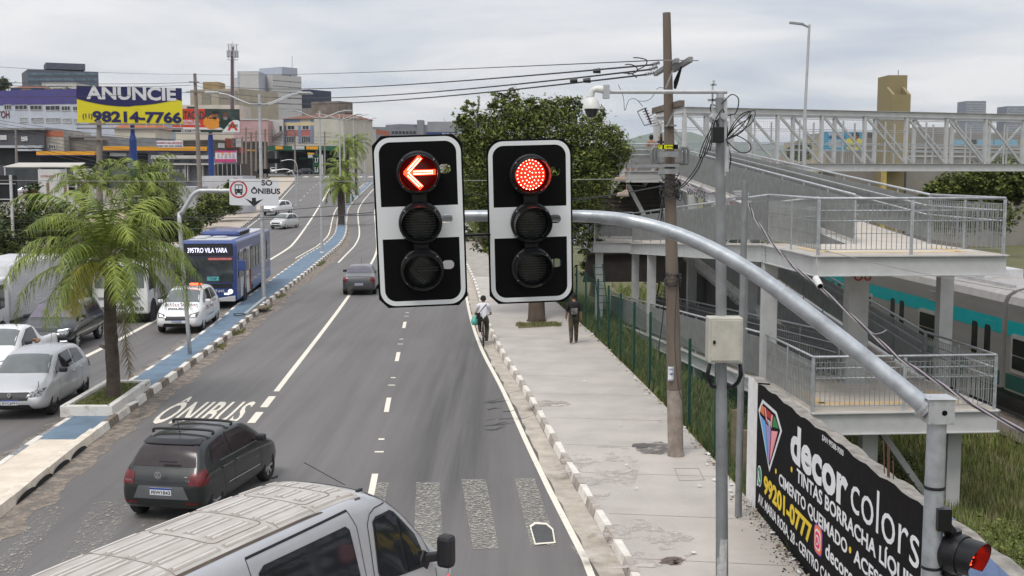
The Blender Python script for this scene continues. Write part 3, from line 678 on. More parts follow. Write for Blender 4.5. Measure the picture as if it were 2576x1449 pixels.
# ---- green fence
GF = mat('fence green', (.006, .050, .034), .5, var=.2, scale=4)
gf = thing('green_fence', 'dark green welded wire fence along the inner edge of the sidewalk', 'fence', (3.4, 36, 0))
fp = [G(x, y, .0) for x, y in ((1869, 1268), (1789, 1160), (1726, 1086), (1676, 1040), (1628, 983), (1584, 943), (1551, 910), (1522, 880), (1496, 854), (1466, 827))]
fp = [V((fx_(p.y) + .12, p.y, .1)) for p in fp]; y = fp[-1].y + 2.5
while y < 66: fp.append(V((fx_(y) + .12, y, .1))); y += 2.5
wm = MB()
for i, p in enumerate(fp):
    mb = MB(); mb.bar(p - V((0, 0, .6)), p + V((0, 0, 2.15)), .07, .05); mb.build('fence_post', GF, gf)
    if i:
        a_, b_ = fp[i - 1], p; L = (b_ - a_).length; n = int(L / .06)
        for k in range(n): q = a_ + (b_ - a_) * (k + .5) / n; wm.bar(q, q + V((0, 0, 2.05)), .003, .003)
        for k in range(11): wm.bar(a_ + V((0, 0, .02 + k * .2)), b_ + V((0, 0, .02 + k * .2)), .004, .004)
wm.build('fence_mesh', GF, gf)
WD_ = mat('old timber', (.22, .16, .10), .9, var=.3, scale=6)
for x, y, h in ((1745, 1165, 1.15), (1776, 1190, .9)):
    p = G(x, y, 0); p.x = fx_(p.y) + .5; mb = MB(); mb.bar(p - V((0, 0, .5)), p + V((0, 0, h)), .16, .12)
    solo(mb, 'wooden_post', WD_, 'weathered %s timber post behind the green fence near the concrete pole' % ('taller' if h > 1 else 'shorter'), 'post', 'timber posts behind the fence')
lad = thing('ladder', 'narrow dark ladder leaning behind the green fence beyond the walking man', 'ladder', (fx_(44) + .6, 44, -.3))
mb = MB()
a_ = V((fx_(44) + .75, 43.6, -.3)); b_ = V((fx_(44) + .45, 44.6, 2.6))
for o_ in (-.17, .17): mb.bar(a_ + V((o_, 0, 0)), b_ + V((o_, 0, 0)), .04, .03)
mb.build('side_rail', GF, lad); mb = MB()
for k in range(11): t_ = (k + .5) / 11; q = a_.lerp(b_, t_); mb.bar(q - V((.17, 0, 0)), q + V((.17, 0, 0)), .025, .025)
mb.build('rung', GF, lad)

# ---- train
TD = V((-.065, 1, 0)).normalized(); TN = V((TD.y, -TD.x, 0)); T0 = V((16.55, 28.4, 0))
def TP(s, o, z): q = T0 + TD * s + TN * o; return V((q.x, q.y, z))
TG = mat('train grey', (.27, .262, .25), .45, metal=.3, var=.12, scale=2, stretch=(1, .2, 1)); TT = mat('train teal', (.0, .30, .32), .5, var=.08); TDK = mat('train glass', (.01, .012, .014), .12, var=0); TR = mat('train roof', (.36, .34, .32), .45, metal=.2, var=.15); TGN = mat('train green', (.01, .07, .06), .5, var=.1)
train = thing('passenger_train', 'grey commuter train with a teal stripe and dark doors on the track below the ramp', 'train', TP(10, 1.5, -1.85))
prof = [(0, -.85), (.0, 1.95), (.10, 2.18), (.35, 2.34), (.9, 2.46), (1.5, 2.5), (2.1, 2.46), (2.65, 2.34), (2.9, 2.18), (3.0, 1.95), (3.0, -.85)]
for s0, s1 in ((-14, 8.55), (8.85, 31.5)):
    mb = MB(); a_ = [TP(s0, o, z) for o, z in prof]; b_ = [TP(s1, o, z) for o, z in prof]; n = len(prof)
    mb.add(a_ + b_, [(i, n + i, n + i + 1, i + 1) for i in range(n - 1)] + [tuple(range(n)), tuple(range(n, 2 * n))[::-1], (0, n - 1, 2 * n - 1, n)])
    for i in range(n - 1):
        if 0 < i < n - 2: mb.m[i] = 1
    car_ = mb.build('car_body', [TG, TR], train)
    mb = MB(); 
    for z0, z1, m_ in ((.93, 1.42, 0), (-.78, -.30, 1)): mb.add([TP(s0 + .05, -.006, z0), TP(s1 - .05, -.006, z0), TP(s1 - .05, -.006, z1), TP(s0 + .05, -.006, z1)], [(0, 1, 2, 3)], m_)
    mb.build('colour_stripe', [TT, TGN], train)
    mb = MB()
    for k in range(3):
        c = s0 + 3 + 7.5 * k; mb.prism([TP(c, .8, 2.44), TP(c + 3.2, .8, 2.44), TP(c + 3.2, 2.2, 2.44), TP(c, 2.2, 2.44)], (0, 0, .32))
    for o in (.5, .62, 2.4): mb.bar(TP(s0 + .4, o, 2.44), TP(s1 - .4, o, 2.44), .03, .05)
    mb.build('roof_unit', mat('roof unit white', (.52, .52, .53), .5, var=.15), train)
for k in range(-2, 3):
    y0 = 39.6 - 28.4 + 7.15 * k
    for j in (0, 1):
        c = y0 - .92 * j
        mb = MB(); mb.prism([TP(c - .90, -.012, -.75), TP(c - .02, -.012, -.75), TP(c - .02, -.012, 1.25), TP(c - .90, -.012, 1.25)], TN * .01); mb.m = [0] * len(mb.m)
        d_ = mb.build('door', TG, train)
        mb = MB(); mb.quad(TP(c - .9, -.016, .93), TP(c - .02, -.016, .93), TP(c - .02, -.016, 1.25), TP(c - .9, -.016, 1.25)); mb.build('door_stripe', TT, d_)
        mb = MB(); mb.prism([TP(c - .46 + a, -.022, .55 + b) for a, b in rrect(.42, 1.1, .12)], TN * .006); mb.build('door_window', TDK, d_)
    mb = MB(); mb.prism([TP(y0 + 2.95 + a, -.02, .40 + b) for a, b in rrect(2.45, 1.25, .15)], TN * .012); f_ = mb.build('window_frame', TR, train)
    mb = MB(); mb.prism([TP(y0 + 2.95 + a, -.026, .62 + b) for a, b in rrect(2.2, .52, .06)], TN * .008); mb.prism([TP(y0 + 2.95 + a, -.026, .12 + b) for a, b in rrect(2.2, .42, .06)], TN * .008); mb.build('pane', TDK, f_)
    mb = MB()
    for q in range(7): mb.bar(TP(y0 + 2.5, -.012, 1.42 + q * .055), TP(y0 + 3.3, -.012, 1.42 + q * .055), .02, .025)
    mb.build('louvre', TR, train)
mb = MB()
for s in (-10, -8, 3, 5, 12, 14, 25, 27):
    for o in (.35, 2.65): mb.tube([TP(s, o - .06, -1.4), TP(s, o + .06, -1.4)], .42, 18)
mb.build('wheel', STEELD, train)
mb = MB(); mb.prism([TP(-13, .5, -1.2), TP(31, .5, -1.2), TP(31, 2.5, -1.2), TP(-13, 2.5, -1.2)], (0, 0, .4)); mb.build('underframe', TGN, train)
mb = MB()
for o in (.75, 2.25, 5.6, 7.1): mb.bar(TP(-20, o, -1.86), TP(90, o, -1.86), .07, .14)
struct(mb, 'railway_track', STEELD)
mb = MB(); mb.quad(TP(-25, -1.2, -1.8), TP(110, -1.2, -1.8), TP(110, 9.5, -1.8), TP(-25, 9.5, -1.8)); struct(mb, 'ballast', mat('ballast', (.15, .125, .105), .95, var=.4, scale=8, bump=1, bscale=20))
# ================================================================ SIGNALS, POLES, WIRES, SIGNS
PB = mat('signal black', (.007, .007, .008), .38, var=.1, coat=.1, spec=.35); PBM = mat('plate black', (.003, .003, .0035), .6, var=0, spec=.12)
PWT = mat('plate white', (.70, .72, .73), .45, var=.03); LENS = mat('dark lens', (.022, .024, .026), .25, var=.3, scale=30)
GZ = mat('zinc pipe', (.42, .445, .47), .38, metal=.55, var=.25, scale=6, bump=.1, bscale=20)
GZB = mat('zinc box', (.46, .47, .48), .45, metal=.4, var=.15, scale=8)
LED = mat('red led', (.9, .05, .03), .4, var=0, emit=(1, .03, .01), es=6.5); LEDH = mat('red led core', (1, .5, .4), .4, var=0, emit=(1, .32, .22), es=9)
LEDO = mat('unlit led', (.10, .10, .10), .3, var=0); REDIN = mat('red lens', (.05, .002, .002), .3, var=0, emit=(.5, .004, .002), es=.07)
def signal(cx, cy, Y, roll, yaw, label, kind):
    o = at(cx, cy, Y)
    s = thing('traffic_signal', label, 'traffic light', o, group='traffic signal heads on the curved arm')
    R = Matrix.Rotation(yaw, 4, 'Z') @ Matrix.Rotation(math.radians(4), 4, 'X') @ Matrix.Rotation(roll, 4, 'Y')
    # local frame: x right, z up, front is -y
    F0 = Matrix.Translation(o) @ R @ Matrix(((1, 0, 0, 0), (0, 0, -1, 0), (0, 1, 0, 0), (0, 0, 0, 1)))
    W_, H_ = .735, 1.42; cz = (.41, .0, -.385)
    def ocut(w_, h_, c): return [(-w_/2 + c, -h_/2), (w_/2 - c, -h_/2), (w_/2, -h_/2 + c), (w_/2, h_/2 - c), (w_/2 - c, h_/2), (-w_/2 + c, h_/2), (-w_/2, h_/2 - c), (-w_/2, -h_/2 + c)]
    slots = [rrect(.10, .075, .035, cx=.215, cy=c + .02) for c in cz]
    def bld(loops, d, z, name, m_):
        mb = shape(loops, d, F0 @ Matrix.Translation((0, 0, z))); return mb.build(name, m_, s)
    bld([ocut(W_, H_, .075)] + slots, .012, 0, 'backplate', PBM)
    bld([rrect(W_ - .03, H_ - .03, .13, 8), rrect(W_ - .105, H_ - .105, .095, 8)], .002, .0085, 'white_border', PWT)
    bld([[(-.316, -.135), (.316, -.135), (.316, .132), (-.316, .132)], slots[1]], .002, .0088, 'white_band', PWT)
    for i, c in enumerate(cz):
        M = F0 @ Matrix.Translation((0, c, .007)); mb = MB()
        mb.lathe([(.172, 0), (.178, .04), (.178, .085), (.165, .10), (.150, .10), (.150, .085)], 36, 0, M); h = mb.build('signal_lamp', PB, s, smooth=True, auto=35)
        mb = MB(); ex = .25   # visor: open tube, longer on top
        n = 30
        for k in range(n):
            a0, a1 = math.radians(-60) + 2 * PI * k / n * 300 / 360, math.radians(-60) + 2 * PI * (k + 1) / n * 300 / 360
            def P(a, r, t):
                L_ = .05 + (ex - .05) * (.5 + .5 * math.sin(a)) ** .8; return M @ V((r * math.cos(a), r * math.sin(a), .09 + L_ * t))
            mb.add([P(a0, .158, 0), P(a1, .158, 0), P(a1, .158, 1), P(a0, .158, 1), P(a0, .153, 0), P(a1, .153, 0), P(a1, .153, 1), P(a0, .153, 1)], [(0, 1, 2, 3), (7, 6, 5, 4), (3, 2, 6, 7)])
        mb.build('visor', PB, h, smooth=False)
        mb = MB(); mb.lathe([(.001, .062), (.06, .06), (.11, .054), (.152, .042)], 30, 0, M); mb.build('lens', (REDIN if i == 0 else LENS), h, smooth=True)
        if i == 0 or (i == 2 and kind == 'arrow'):
            mb = MB(); pts = []
            if kind == 'arrow':
                for t in np.linspace(0, 1, 13):
                    for off in (-.010, .010):
                        d1 = V((-.098, 0)); pts += [V((lerp(-.095, .015, t) + off * .7, lerp(0, .115, t) - off * .7)), V((lerp(-.095, .015, t) + off * .7, lerp(0, -.115, t) + off * .7))]
                for t in np.linspace(0, 1, 14):
                    for off in (-.010, .010): pts.append(V((lerp(-.035, .125, t), off)))
            else:
                for rx, ry, nn_ in ((.020, .030, 5), (.047, .066, 12), (.078, .098, 18), (.112, .125, 25)):
                    for k in range(nn_):
                        a = 2 * PI * (k + .5) / nn_; pts.append(V((rx * math.cos(a), ry * math.sin(a))))
            for p in pts:
                zz_ = .066 - (p.length / .152) ** 2 * .02
                c0 = M @ V((p.x, p.y, zz_)); c1 = M @ V((p.x, p.y, zz_ + .005)); mb.tube([c0, c1], .0052, 8)
            mb.build('led_dots', LEDO if i == 2 else LEDH, h)
            if i == 0:   # glowing diffuser under the dots
                if kind == 'arrow':
                    bar = lambda a, b: [V(a), V(b)]
                    mb = MB()
                    for a, b in (((-.10, 0), (.018, .122)), ((-.10, 0), (.018, -.122)), ((-.06, 0), (.132, 0))):
                        A, B = V((*a, .056)), V((*b, .05)); d = (B - A).normalized(); nn = V((-d.y, d.x, 0)) * .021
                        A2, B2 = A - d * .01, B + d * .006; mb.add([M @ q for q in (A2 - nn, B2 - nn, B2 + nn, A2 + nn)] + [M @ (q + V((0, 0, .0085))) for q in (A2 - nn, B2 - nn, B2 + nn, A2 + nn)], [(4, 5, 6, 7), (0, 1, 5, 4), (2, 3, 7, 6), (1, 2, 6, 5), (3, 0, 4, 7)])
                    mb.build('led_arrow', LED, h)
                else:
                    mb = MB(); mb.lathe([(.001, .0645), (.06, .0625), (.10, .0575), (.128, .052)], 30, 0, M)
                    mb.build('led_disc', mat('red led disc', (.5, .02, .01), .3, var=0, emit=(1, .02, .008), es=1.5), h)
        elif True:
            mb = MB()
            for k in range(12):
                y_ = -.12 + .022 * k; hw = math.sqrt(max(0, .14 ** 2 - y_ ** 2)) * .9
                mb.box(-hw, hw, y_, y_ + .007, .062 - (y_ / .15) ** 2 * .02 - .004, .062 - (y_ / .15) ** 2 * .02 + .001, 0, M)
            mb.build('lens_ribs', mat('lens rib', (.05, .052, .055), .3, var=0), h)
        for k in (40, 140, 220, 320):
            mb = MB(); a = math.radians(k); q = V((.166 * math.cos(a), .166 * math.sin(a), .1)); mb.tube([M @ q, M @ (q + V((0, 0, .006)))], .006, 6); mb.build('screw', GZB, h)
    mb = MB(); 
    for c in (.205, -.19): mb.box(-.06, .06, c - .04, c + .04, .007, .07, 0, F0)
    mb.box(-.12, .12, .5 - 1.06, .56, -.17, -.0075, 0, F0)
    for k in (.2, -.2): mb.box(-.05, .05, k - .03, k + .03, -.30, -.17, 0, F0)
    mb.build('housing', PB, s)
    return s
signal(1057.5, 558, 9.5, math.radians(-1.9), math.radians(5), 'left traffic signal with a lit red arrow on a black white-edged backplate', 'arrow')
signal(1334, 558, 9.95, math.radians(-1.6), math.radians(6), 'right traffic signal with a lit round red lamp on a black white-edged backplate', 'disc')
# curved arm and post
gy = thing('signal_gantry', 'thick galvanised post and curved arm that carries the two hanging signals', 'signal pole', (3.39, 9.2, .15))
ctl = [(1010, 545, 10.3), (1200, 543, 10.3), (1440, 543.5, 10.28), (1520, 547, 10.2), (1600, 559, 10.03), (1700, 587, 9.95), (1800, 631, 9.85), (1900, 690, 9.73), (2000, 763, 9.6), (2100, 840, 9.48), (2200, 920, 9.36), (2290, 993, 9.25), (2335, 1030, 9.2)]
P_ = [at(*c) for c in ctl]; arm = []
for i in range(len(P_) - 1):
    p0, p1, p2, p3 = P_[max(i - 1, 0)], P_[i], P_[i + 1], P_[min(i + 2, len(P_) - 1)]
    for k in range(5):
        t = k / 5; arm.append(.5 * (2 * p1 + (p2 - p0) * t + (2 * p0 - 5 * p1 + 4 * p2 - p3) * t * t + (3 * p1 - p0 - 3 * p2 + p3) * t ** 3))
arm.append(P_[-1]); mb = MB(); mb.tube(arm, [lerp(.046, .078, (i / len(arm)) ** .8) for i in range(len(arm))], 20); mb.build('arm', GZ, gy, smooth=True, auto=50)
bx = at(2358, 1031, 9.2)
mb = MB(); mb.box(bx.x - .105, bx.x + .105, bx.y - .105, bx.y + .105, bx.z - .10, bx.z + .10); mb.box(bx.x - .118, bx.x + .118, bx.y - .118, bx.y + .118, bx.z + .101, bx.z + .109)
bxo = mb.build('junction_box', GZB, gy, bevel=.006)
mb = MB(); f_ = bx + V((0, -.106, 0)); mb.tube([f_ + V((.02, .001, -.005)), f_ + V((.02, -.002, -.005))], .022, 16); mb.build('bolt_hole', PBM, bxo)
for dx_, dz_ in ((-.075, .075), (.075, .075), (-.075, -.08), (.08, -.08)):
    mb = MB(); mb.tube([f_ + V((dx_, .002, dz_)), f_ + V((dx_, -.006, dz_))], .008, 8); mb.build('bolt', GZB, bxo)
mb = MB(); d_ = (arm[-1] - arm[-3]).normalized(); mb.tube([arm[-1] - d_ * .06, arm[-1] - d_ * .035], .10, 20); mb.tube([arm[-1] - d_ * .034, arm[-1] - d_ * .0], .092, 20); mb.build('arm_flange', GZB, gy)
mb = MB(); mb.tube([(bx.x, bx.y, .15), (bx.x, bx.y, bx.z - .10)], [.088, .076], 20); mb.build('post', GZ, gy, smooth=True, auto=50)
for z in (3.62, 2.95): mb = MB(); mb.lathe([(.083, z), (.086, z + .01), (.083, z + .025)], 20, 0, Matrix.Translation((bx.x, bx.y, 0))); mb.build('strap', PB, gy)
mb = MB()
hp = [arm[8] + V((0, -.05, -.2)), arm[10] + V((0, .1, -.21))]
mb.tube([at(1170, 592, 9.7), at(1232, 590, 9.9)], .012, 8); mb.build('stay_rod', PB, gy)
# side signal on the post
s3 = thing('traffic_signal', 'black drum signal with a glowing red lamp low on the galvanised post', 'traffic light', at(2425, 1400, 9.1), group=None)
ax = V((.27, -.34, -.02)).normalized(); bk = at(2392, 1388, 9.2); U = V((0, 0, 1)); X3 = ax.cross(U).normalized() * -1; U3 = ax.cross(X3) * 1
Mx = Matrix((X3, U3 if U3.z > 0 else -U3, ax)).transposed().to_4x4(); Mx.translation = bk
mb = MB(); mb.lathe([(.001, -.05), (.14, -.05), (.165, -.02), (.172, .08), (.165, .12), (.15, .12)], 32, 0, Mx); mb.build('signal_lamp', PB, s3, smooth=True, auto=40)
mb = MB()
for k in range(30):
    a0, a1 = math.radians(-50 + 280 * k / 30), math.radians(-50 + 280 * (k + 1) / 30)
    def P(a, r, t): return Mx @ V((r * math.cos(a), r * math.sin(a), .1 + (.12 + .07 * (.5 + .5 * math.sin(a))) * t))
    mb.add([P(a0, .155, 0), P(a1, .155, 0), P(a1, .155, 1), P(a0, .155, 1), P(a0, .15, 0), P(a1, .15, 0), P(a1, .15, 1), P(a0, .15, 1)], [(0, 1, 2, 3), (7, 6, 5, 4), (3, 2, 6, 7)])
mb.build('visor', PB, s3, smooth=True, auto=40)
mb = MB(); mb.lathe([(.001, .13), (.08, .125), (.15, .105)], 24, 0, Mx); mb.build('lens', REDIN, s3, smooth=True)
mb = MB()
for i in range(-4, 5):
    for j in range(-4, 5):
        if i * i + j * j < 20: mb.tube([Mx @ V((i * .028, j * .028, .125)), Mx @ V((i * .028, j * .028, .138))], .010, 8)
mb.build('led_dots', LED, s3)
mb = MB(); b0 = at(2372, 1305, 9.12); mb.box(b0.x - .055, b0.x + .055, b0.y - .05, b0.y + .07, b0.z - .09, b0.z + .09); mb.bar(b0 + V((.02, 0, -.06)), bk + V((0, 0, .15)), .09, .06); mb.tube([bk + V((.01, 0, .10)), bk + V((.01, 0, .19))], .07, 14)
mb.tube([bk + V((.0, 0, -.14)), bk + V((.0, 0, -.2))], .07, 14); mb.build('bracket', PB, s3)

# ---- pole with dome camera and cabinet
cp = thing('camera_pole', 'tapered galvanised steel pole with a dome camera arm on top, standing on the near sidewalk', 'pole', (onz(1816, 1628, .15).x, 15, .15))
def A15(x, y): return at(x, y, 15)
a0, a1 = A15(1817, 1620), A15(1812, 246)
mb = MB(); mb.tube([a0, a1], [.088, .062], 14); mb.build('post', mat('weathered zinc', (.235, .245, .25), .5, metal=.35, var=.22, scale=3), cp, smooth=True, auto=50)
mb = MB(); mb.tube([A15(1528, 231), A15(1829, 231)], .027, 12); mb.tube([A15(1812, 247), A15(1812, 236)], .05, 12); mb.build('camera_arm', GZB, cp, smooth=True, auto=50)
mb = MB(); q = A15(1525, 231); mb.box(q.x - .04, q.x + .04, q.y - .07, q.y + .07, q.z - .085, q.z + .085); mb.build('arm_plate', GZB, cp)
dc = thing('dome_camera', 'white dome surveillance camera with a smoked glass bowl hanging from the pole arm', 'camera', A15(1487, 296))
WC = mat('camera white', (.62, .62, .60), .4, var=.05)
mb = MB(); mb.tube([A15(1518, 226), A15(1500, 224), A15(1490, 228), A15(1488, 244)], [.05, .045, .04, .035], 12)
mb.build('elbow', WC, dc, smooth=True, auto=60)
c_ = A15(1488, 274); mb = MB(); Mq = Matrix.Translation(c_)
mb.lathe([(.03, .15), (.05, .145), (.09, .10), (.112, .03), (.115, 0), (.10, 0)], 24, 0, Mq); mb.build('camera_shell', WC, dc, smooth=True, auto=50)
mb = MB(); mb.lathe([(.10, .0)] + [(.085 * math.cos(t), -.012 - .105 * math.sin(t)) for t in np.linspace(0, 1.55, 9)], 24, 0, Mq); mb.build('glass_bowl', mat('smoked glass', (.03, .03, .032), .08, var=0), dc, smooth=True)
cab = thing('control_cabinet', 'beige metal control cabinet with a small black lock strapped to the camera pole', 'cabinet', A15(1822, 913))
CB = mat('cabinet beige', (.43, .41, .355), .55, var=.16, scale=5)
p0, p1 = at(1786, 913, 14.72), at(1870, 800, 14.72)
mb = MB(); mb.box(p0.x - .02, p1.x, 14.72, 14.99, p0.z, p1.z); mb.build('cabinet_body', CB, cab, bevel=.012)
mb = MB(); mb.box(p0.x + .01, p1.x - .03, 14.705, 14.719, p0.z + .03, p1.z - .03); dr = mb.build('door', CB, cab, bevel=.004)
q = at(1797, 861, 14.7); mb = MB(); mb.box(q.x - .016, q.x + .016, 14.69, 14.704, q.z - .022, q.z + .022); mb.build('lock', PB, dr)
for sx_ in (1785, 1862):
    c0 = at(sx_, 916, 14.85); e_ = A15(1818, 968); s_ = -1 if sx_ < 1818 else 1
    mb = MB(); mb.tube([c0, c0 + V((-.02 * -s_ * 1, .03, -.15)), c0 + V((.01 * -s_, .05, -.24)), e_ + V((.17 * s_, 0, .0)), e_ + V((.12 * s_, 0, -.03)), e_ + V((.05 * s_, 0, -.02))], .028, 10); mb.build('conduit', PB, cab, smooth=True)
q = A15(1812, 395)
# hardware and cable loops at the top of the pole
bb = thing('junction_box', 'small black splice box with loops of black cable on the camera pole top', 'cable box', A15(1807, 340))
p0, p1 = at(1792, 359, 14.8), at(1822, 319, 14.8); mb = MB(); mb.box(p0.x, p1.x, 14.78, 14.93, p0.z, p1.z); mb.build('box', PB, bb, bevel=.01)
CABM = mat('cable black', (.012, .012, .014), .5, var=0)
mb = MB(); rnd = random.Random(3)
def curve(pts, r, mb, n=6, sub=6):
    pts = [V(p) for p in pts]; o = []
    for i in range(len(pts) - 1):
        p0, p1, p2, p3 = pts[max(i - 1, 0)], pts[i], pts[i + 1], pts[min(i + 2, len(pts) - 1)]
        for k in range(sub):
            t = k / sub; o.append(.5 * (2 * p1 + (p2 - p0) * t + (2 * p0 - 5 * p1 + 4 * p2 - p3) * t * t + (3 * p1 - p0 - 3 * p2 + p3) * t ** 3))
    o.append(pts[-1]); mb.tube(o, r, n)
for pts in ([(1815, 262), (1840, 238), (1858, 250), (1850, 285), (1822, 290)], [(1800, 300), (1818, 275), (1822, 300), (1805, 320), (1818, 345)], [(1826, 350), (1860, 300), (1898, 278), (1890, 310), (1840, 345), (1826, 352)], [(1826, 352), (1850, 340), (1885, 360), (1886, 380), (1860, 382), (1828, 355)],
            [(1826, 350), (1850, 320), (1880, 300), (1890, 290), (1868, 330), (1828, 352)], [(1822, 350), (1820, 390), (1824, 420), (1834, 425), (1838, 395), (1828, 352)], [(1800, 300), (1780, 380), (1760, 395), (1772, 355), (1795, 315)], [(1796, 300), (1785, 330), (1772, 372), (1752, 420), (1722, 460), (1702, 475)], [(1799, 302), (1788, 335), (1775, 378), (1756, 425), (1726, 463), (1703, 478)],
            [(1805, 270), (1790, 262), (1788, 278), (1800, 300), (1806, 318)], [(1828, 260), (1824, 290), (1830, 330), (1826, 350)], [(1826, 352), (1842, 316), (1862, 290), (1884, 280), (1888, 283), (1870, 312), (1832, 350)], [(1802, 320), (1792, 352), (1786, 380)]):
    curve([at(x, y, 15 + rnd.uniform(-.15, .1)) for x, y in pts], .0075, mb)
mb.build('cable_loop', CABM, bb)
mb = MB()
for x, y, r in ((1800, 293, .045), (1822, 292, .045)): q = at(x, y, 14.9); mb.tube([q, q + V((0, .2, 0))], r, 12); 
q = at(1824, 245, 14.95); mb.box(q.x - .03, q.x + .03, q.y, q.y + .05, q.z - 1.0, q.z)
q = at(1793, 235, 15.05); mb.box(q.x - .01, q.x + .01, q.y, q.y + .03, q.z - .35, q.z + .12); mb.box(q.x - .06, q.x + .08, q.y, q.y + .03, q.z - .1, q.z - .07)
mb.box(q.x - .03, q.x + .05, q.y, q.y + .03, q.z + .1, q.z + .12); mb.tube([q + V((.01, 0, .12)), q + V((.01, 0, .17))], .015, 8)
q = at(1829, 400, 14.85); mb.tube([q + V((0, 0, .16)), q - V((0, 0, .16))], .028, 10)
mb.build('clamp', GZB, bb)
PAP = mat('torn paper', (.55, .55, .54), .9, rgb2=(.30, .30, .30), scale=14, var=0)
mb = MB()
for k in range(8):
    t0, t1 = math.radians(-150 + k * 12), math.radians(-150 + (k + 1) * 12); c = A15(1817, 1400)
    mb.quad(*(V((c.x + .0855 * math.cos(t), c.y + .0855 * math.sin(t), z)) for t, z in ((t0, c.z - .26), (t1, c.z - .26), (t1, c.z + .26 + .01 * (k % 3)), (t0, c.z + .26 - .015 * (k % 2)))))
solo(mb, 'poster', PAP, 'peeling white paper bill pasted low on the camera pole', 'poster')
# thin post beside it
tp_ = thing('cable_post', 'slim galvanised post with a cable bracket standing right of the cabinet', 'post', G(1857, 1300, .15))
mb = MB(); q = G(1857, 1300, .15); top = at(1858, 452, 20.7); mb.tube([q, V((q.x, q.y, top.z))], [.062, .055], 12); mb.tube([V((q.x - .06, q.y, top.z - .05)), V((q.x - .06, q.y, top.z + .12))], .008, 5); mb.build('post', mat('weathered zinc', (.3, .3, .3)), tp_, smooth=True, auto=50)
mb = MB(); c_ = at(1860, 488, 20.6); mb.box(c_.x - .09, c_.x + .16, c_.y - .06, c_.y - .03, c_.z - .02, c_.z + .02); mb.box(c_.x - .09, c_.x + .16, c_.y + .06, c_.y + .09, c_.z + .03, c_.z + .06); mb.build('bracket', GZB, tp_)

# ---- concrete utility pole
UC = mat('pole concrete', (.12, .092, .072), .9, rgb2=(.165, .135, .108), scale=3, var=0, stretch=(1, 1, .2), bump=.3)
UCB = mat('pole base concrete', (.34, .29, .25), .9, rgb2=(.17, .135, .11), scale=5, var=0, bump=.5)
ub = G(1700, 1146, .15); ut = at(1677, 32, ub.y + .1); YF = ub.y - .2; up_ = thing('utility_pole', 'tall brown concrete utility pole with crossarms and a transformer on the sidewalk edge', 'utility pole', ub)
pr = lambda t: ub.lerp(ut, t)
mb = MB(); mb.tube([pr(.155), pr(.4), pr(1)], [.160, .135, .082], 18); mb.build('shaft', UC, up_, smooth=True, auto=40)
mb = MB(); mb.tube([pr(0), pr(.01), pr(.154)], [.185, .168, .161], 18); mb.build('pale_base', UCB, up_, smooth=True, auto=40)
def X25(x, y): return at(x, y, ub.y)
MET = mat('crossarm metal', (.27, .275, .28), .5, metal=.4, var=.25, scale=6)
for nm, a, b, w_, h_, m_ in (('crossarm', at(1649, 186, 26.5), at(1704, 152, 24.2), .09, .10, MET), ('crossarm', at(1694, 176, 25.3), at(1738, 149, 23.5), .09, .11, MET), ('concrete_crossarm', at(1646, 279, 26.4), at(1715, 260, 23.6), .12, .13, UC)):
    mb = MB(); mb.bar(a, b, w_, h_); mb.build(nm, m_, up_, bevel=.01)
for a, b in (((1690, 178), (1672, 224)), ((1696, 275), (1674, 320))):
    mb = MB(); mb.bar(X25(*a) + V((0, -.15, 0)), X25(*b) + V((0, -.15, 0)), .03, .03); mb.build('strut', MET, up_)
mb = MB(); mb.tube([at(1714, 168, 24), at(1701, 205, 24.6), at(1698, 222, 24.7)], [.02, .055, .03], 8); mb.build('surge_arrester', PB, up_, smooth=True)
mb = MB(); mb.bar(X25(1668, 153) + V((0, -.14, 0)), X25(1754, 154) + V((0, -.14, 0)), .03, .02); mb.build('rod', MET, up_)
for y in (420, 431, 318): 
    mb = MB(); q = X25(1687, y); mb.tube([q, q + V((0, 0, .04 if y > 330 else .03))], .16 if y > 330 else .125, 16); mb.build('clamp_band', MET, up_)
tf = thing('transformer', 'grey ribbed transformer can bolted behind the utility pole', 'transformer', at(1680, 415, 25.5))
TFM = mat('transformer grey', (.20, .205, .20), .5, var=.15); p0, p1 = at(1655, 414, 25.55), at(1722, 372, 25.55)
mb = MB(); mb.box(p0.x, p1.x - .08, 25.3, 25.75, p0.z, p1.z); mb.build('tank', TFM, tf, bevel=.05)
for sx_, x_ in ((-1, 1650), (-1, 1642), (1, 1720), (1, 1730)):
    a, b = at(x_, 412, 25.5), at(x_, 372, 25.5); mb = MB(); mb.tube([a + V((-.1 * sx_, 0, 0)), a + V((-.02 * sx_, 0, .0)), a + V((.02 * sx_, 0, .06)), b + V((.02 * sx_, 0, -.06)), b + V((-.02 * sx_, 0, 0)), b + V((-.1 * sx_, 0, 0))], .032, 8); mb.build('radiator', TFM, tf, smooth=True)
mb = MB(); q = at(1663, 366, 25.4)
for k in range(6): mb.lathe([(.02, k * .035), (.055 - .003 * k, k * .035 + .01), (.02, k * .035 + .03)], 12, 0, Matrix.Translation(q))
mb.tube([q, q + V((0, 0, .26))], .025, 8); mb.build('bushing', mat('bushing brown', (.05, .025, .03), .3, var=0), tf)
mb = MB(); mb.bar(at(1578, 418, YF), at(1708, 416, YF), .06, .06); mb.build('bracket', MET, tf)
for y_ in (388, 431): mb = MB(); mb.bar(at(1656, y_, YF + .02), at(1706, y_, YF + .02), .05, .11); mb.build('bracket', MET, tf)
ns = thing('number_plate', 'black strip with yellow number plate reading ET 18046 across the utility pole', 'sign', at(1680, 369, YF))
p0, p1 = at(1656, 375, YF), at(1706, 363.5, YF); mb = MB(); mb.box(p0.x, p1.x, YF, YF + .02, p0.z, p1.z); mb.build('strip', PBM, ns)
YL = mat('reflective yellow', (.85, .85, .02), .4, var=0, spec=.2)
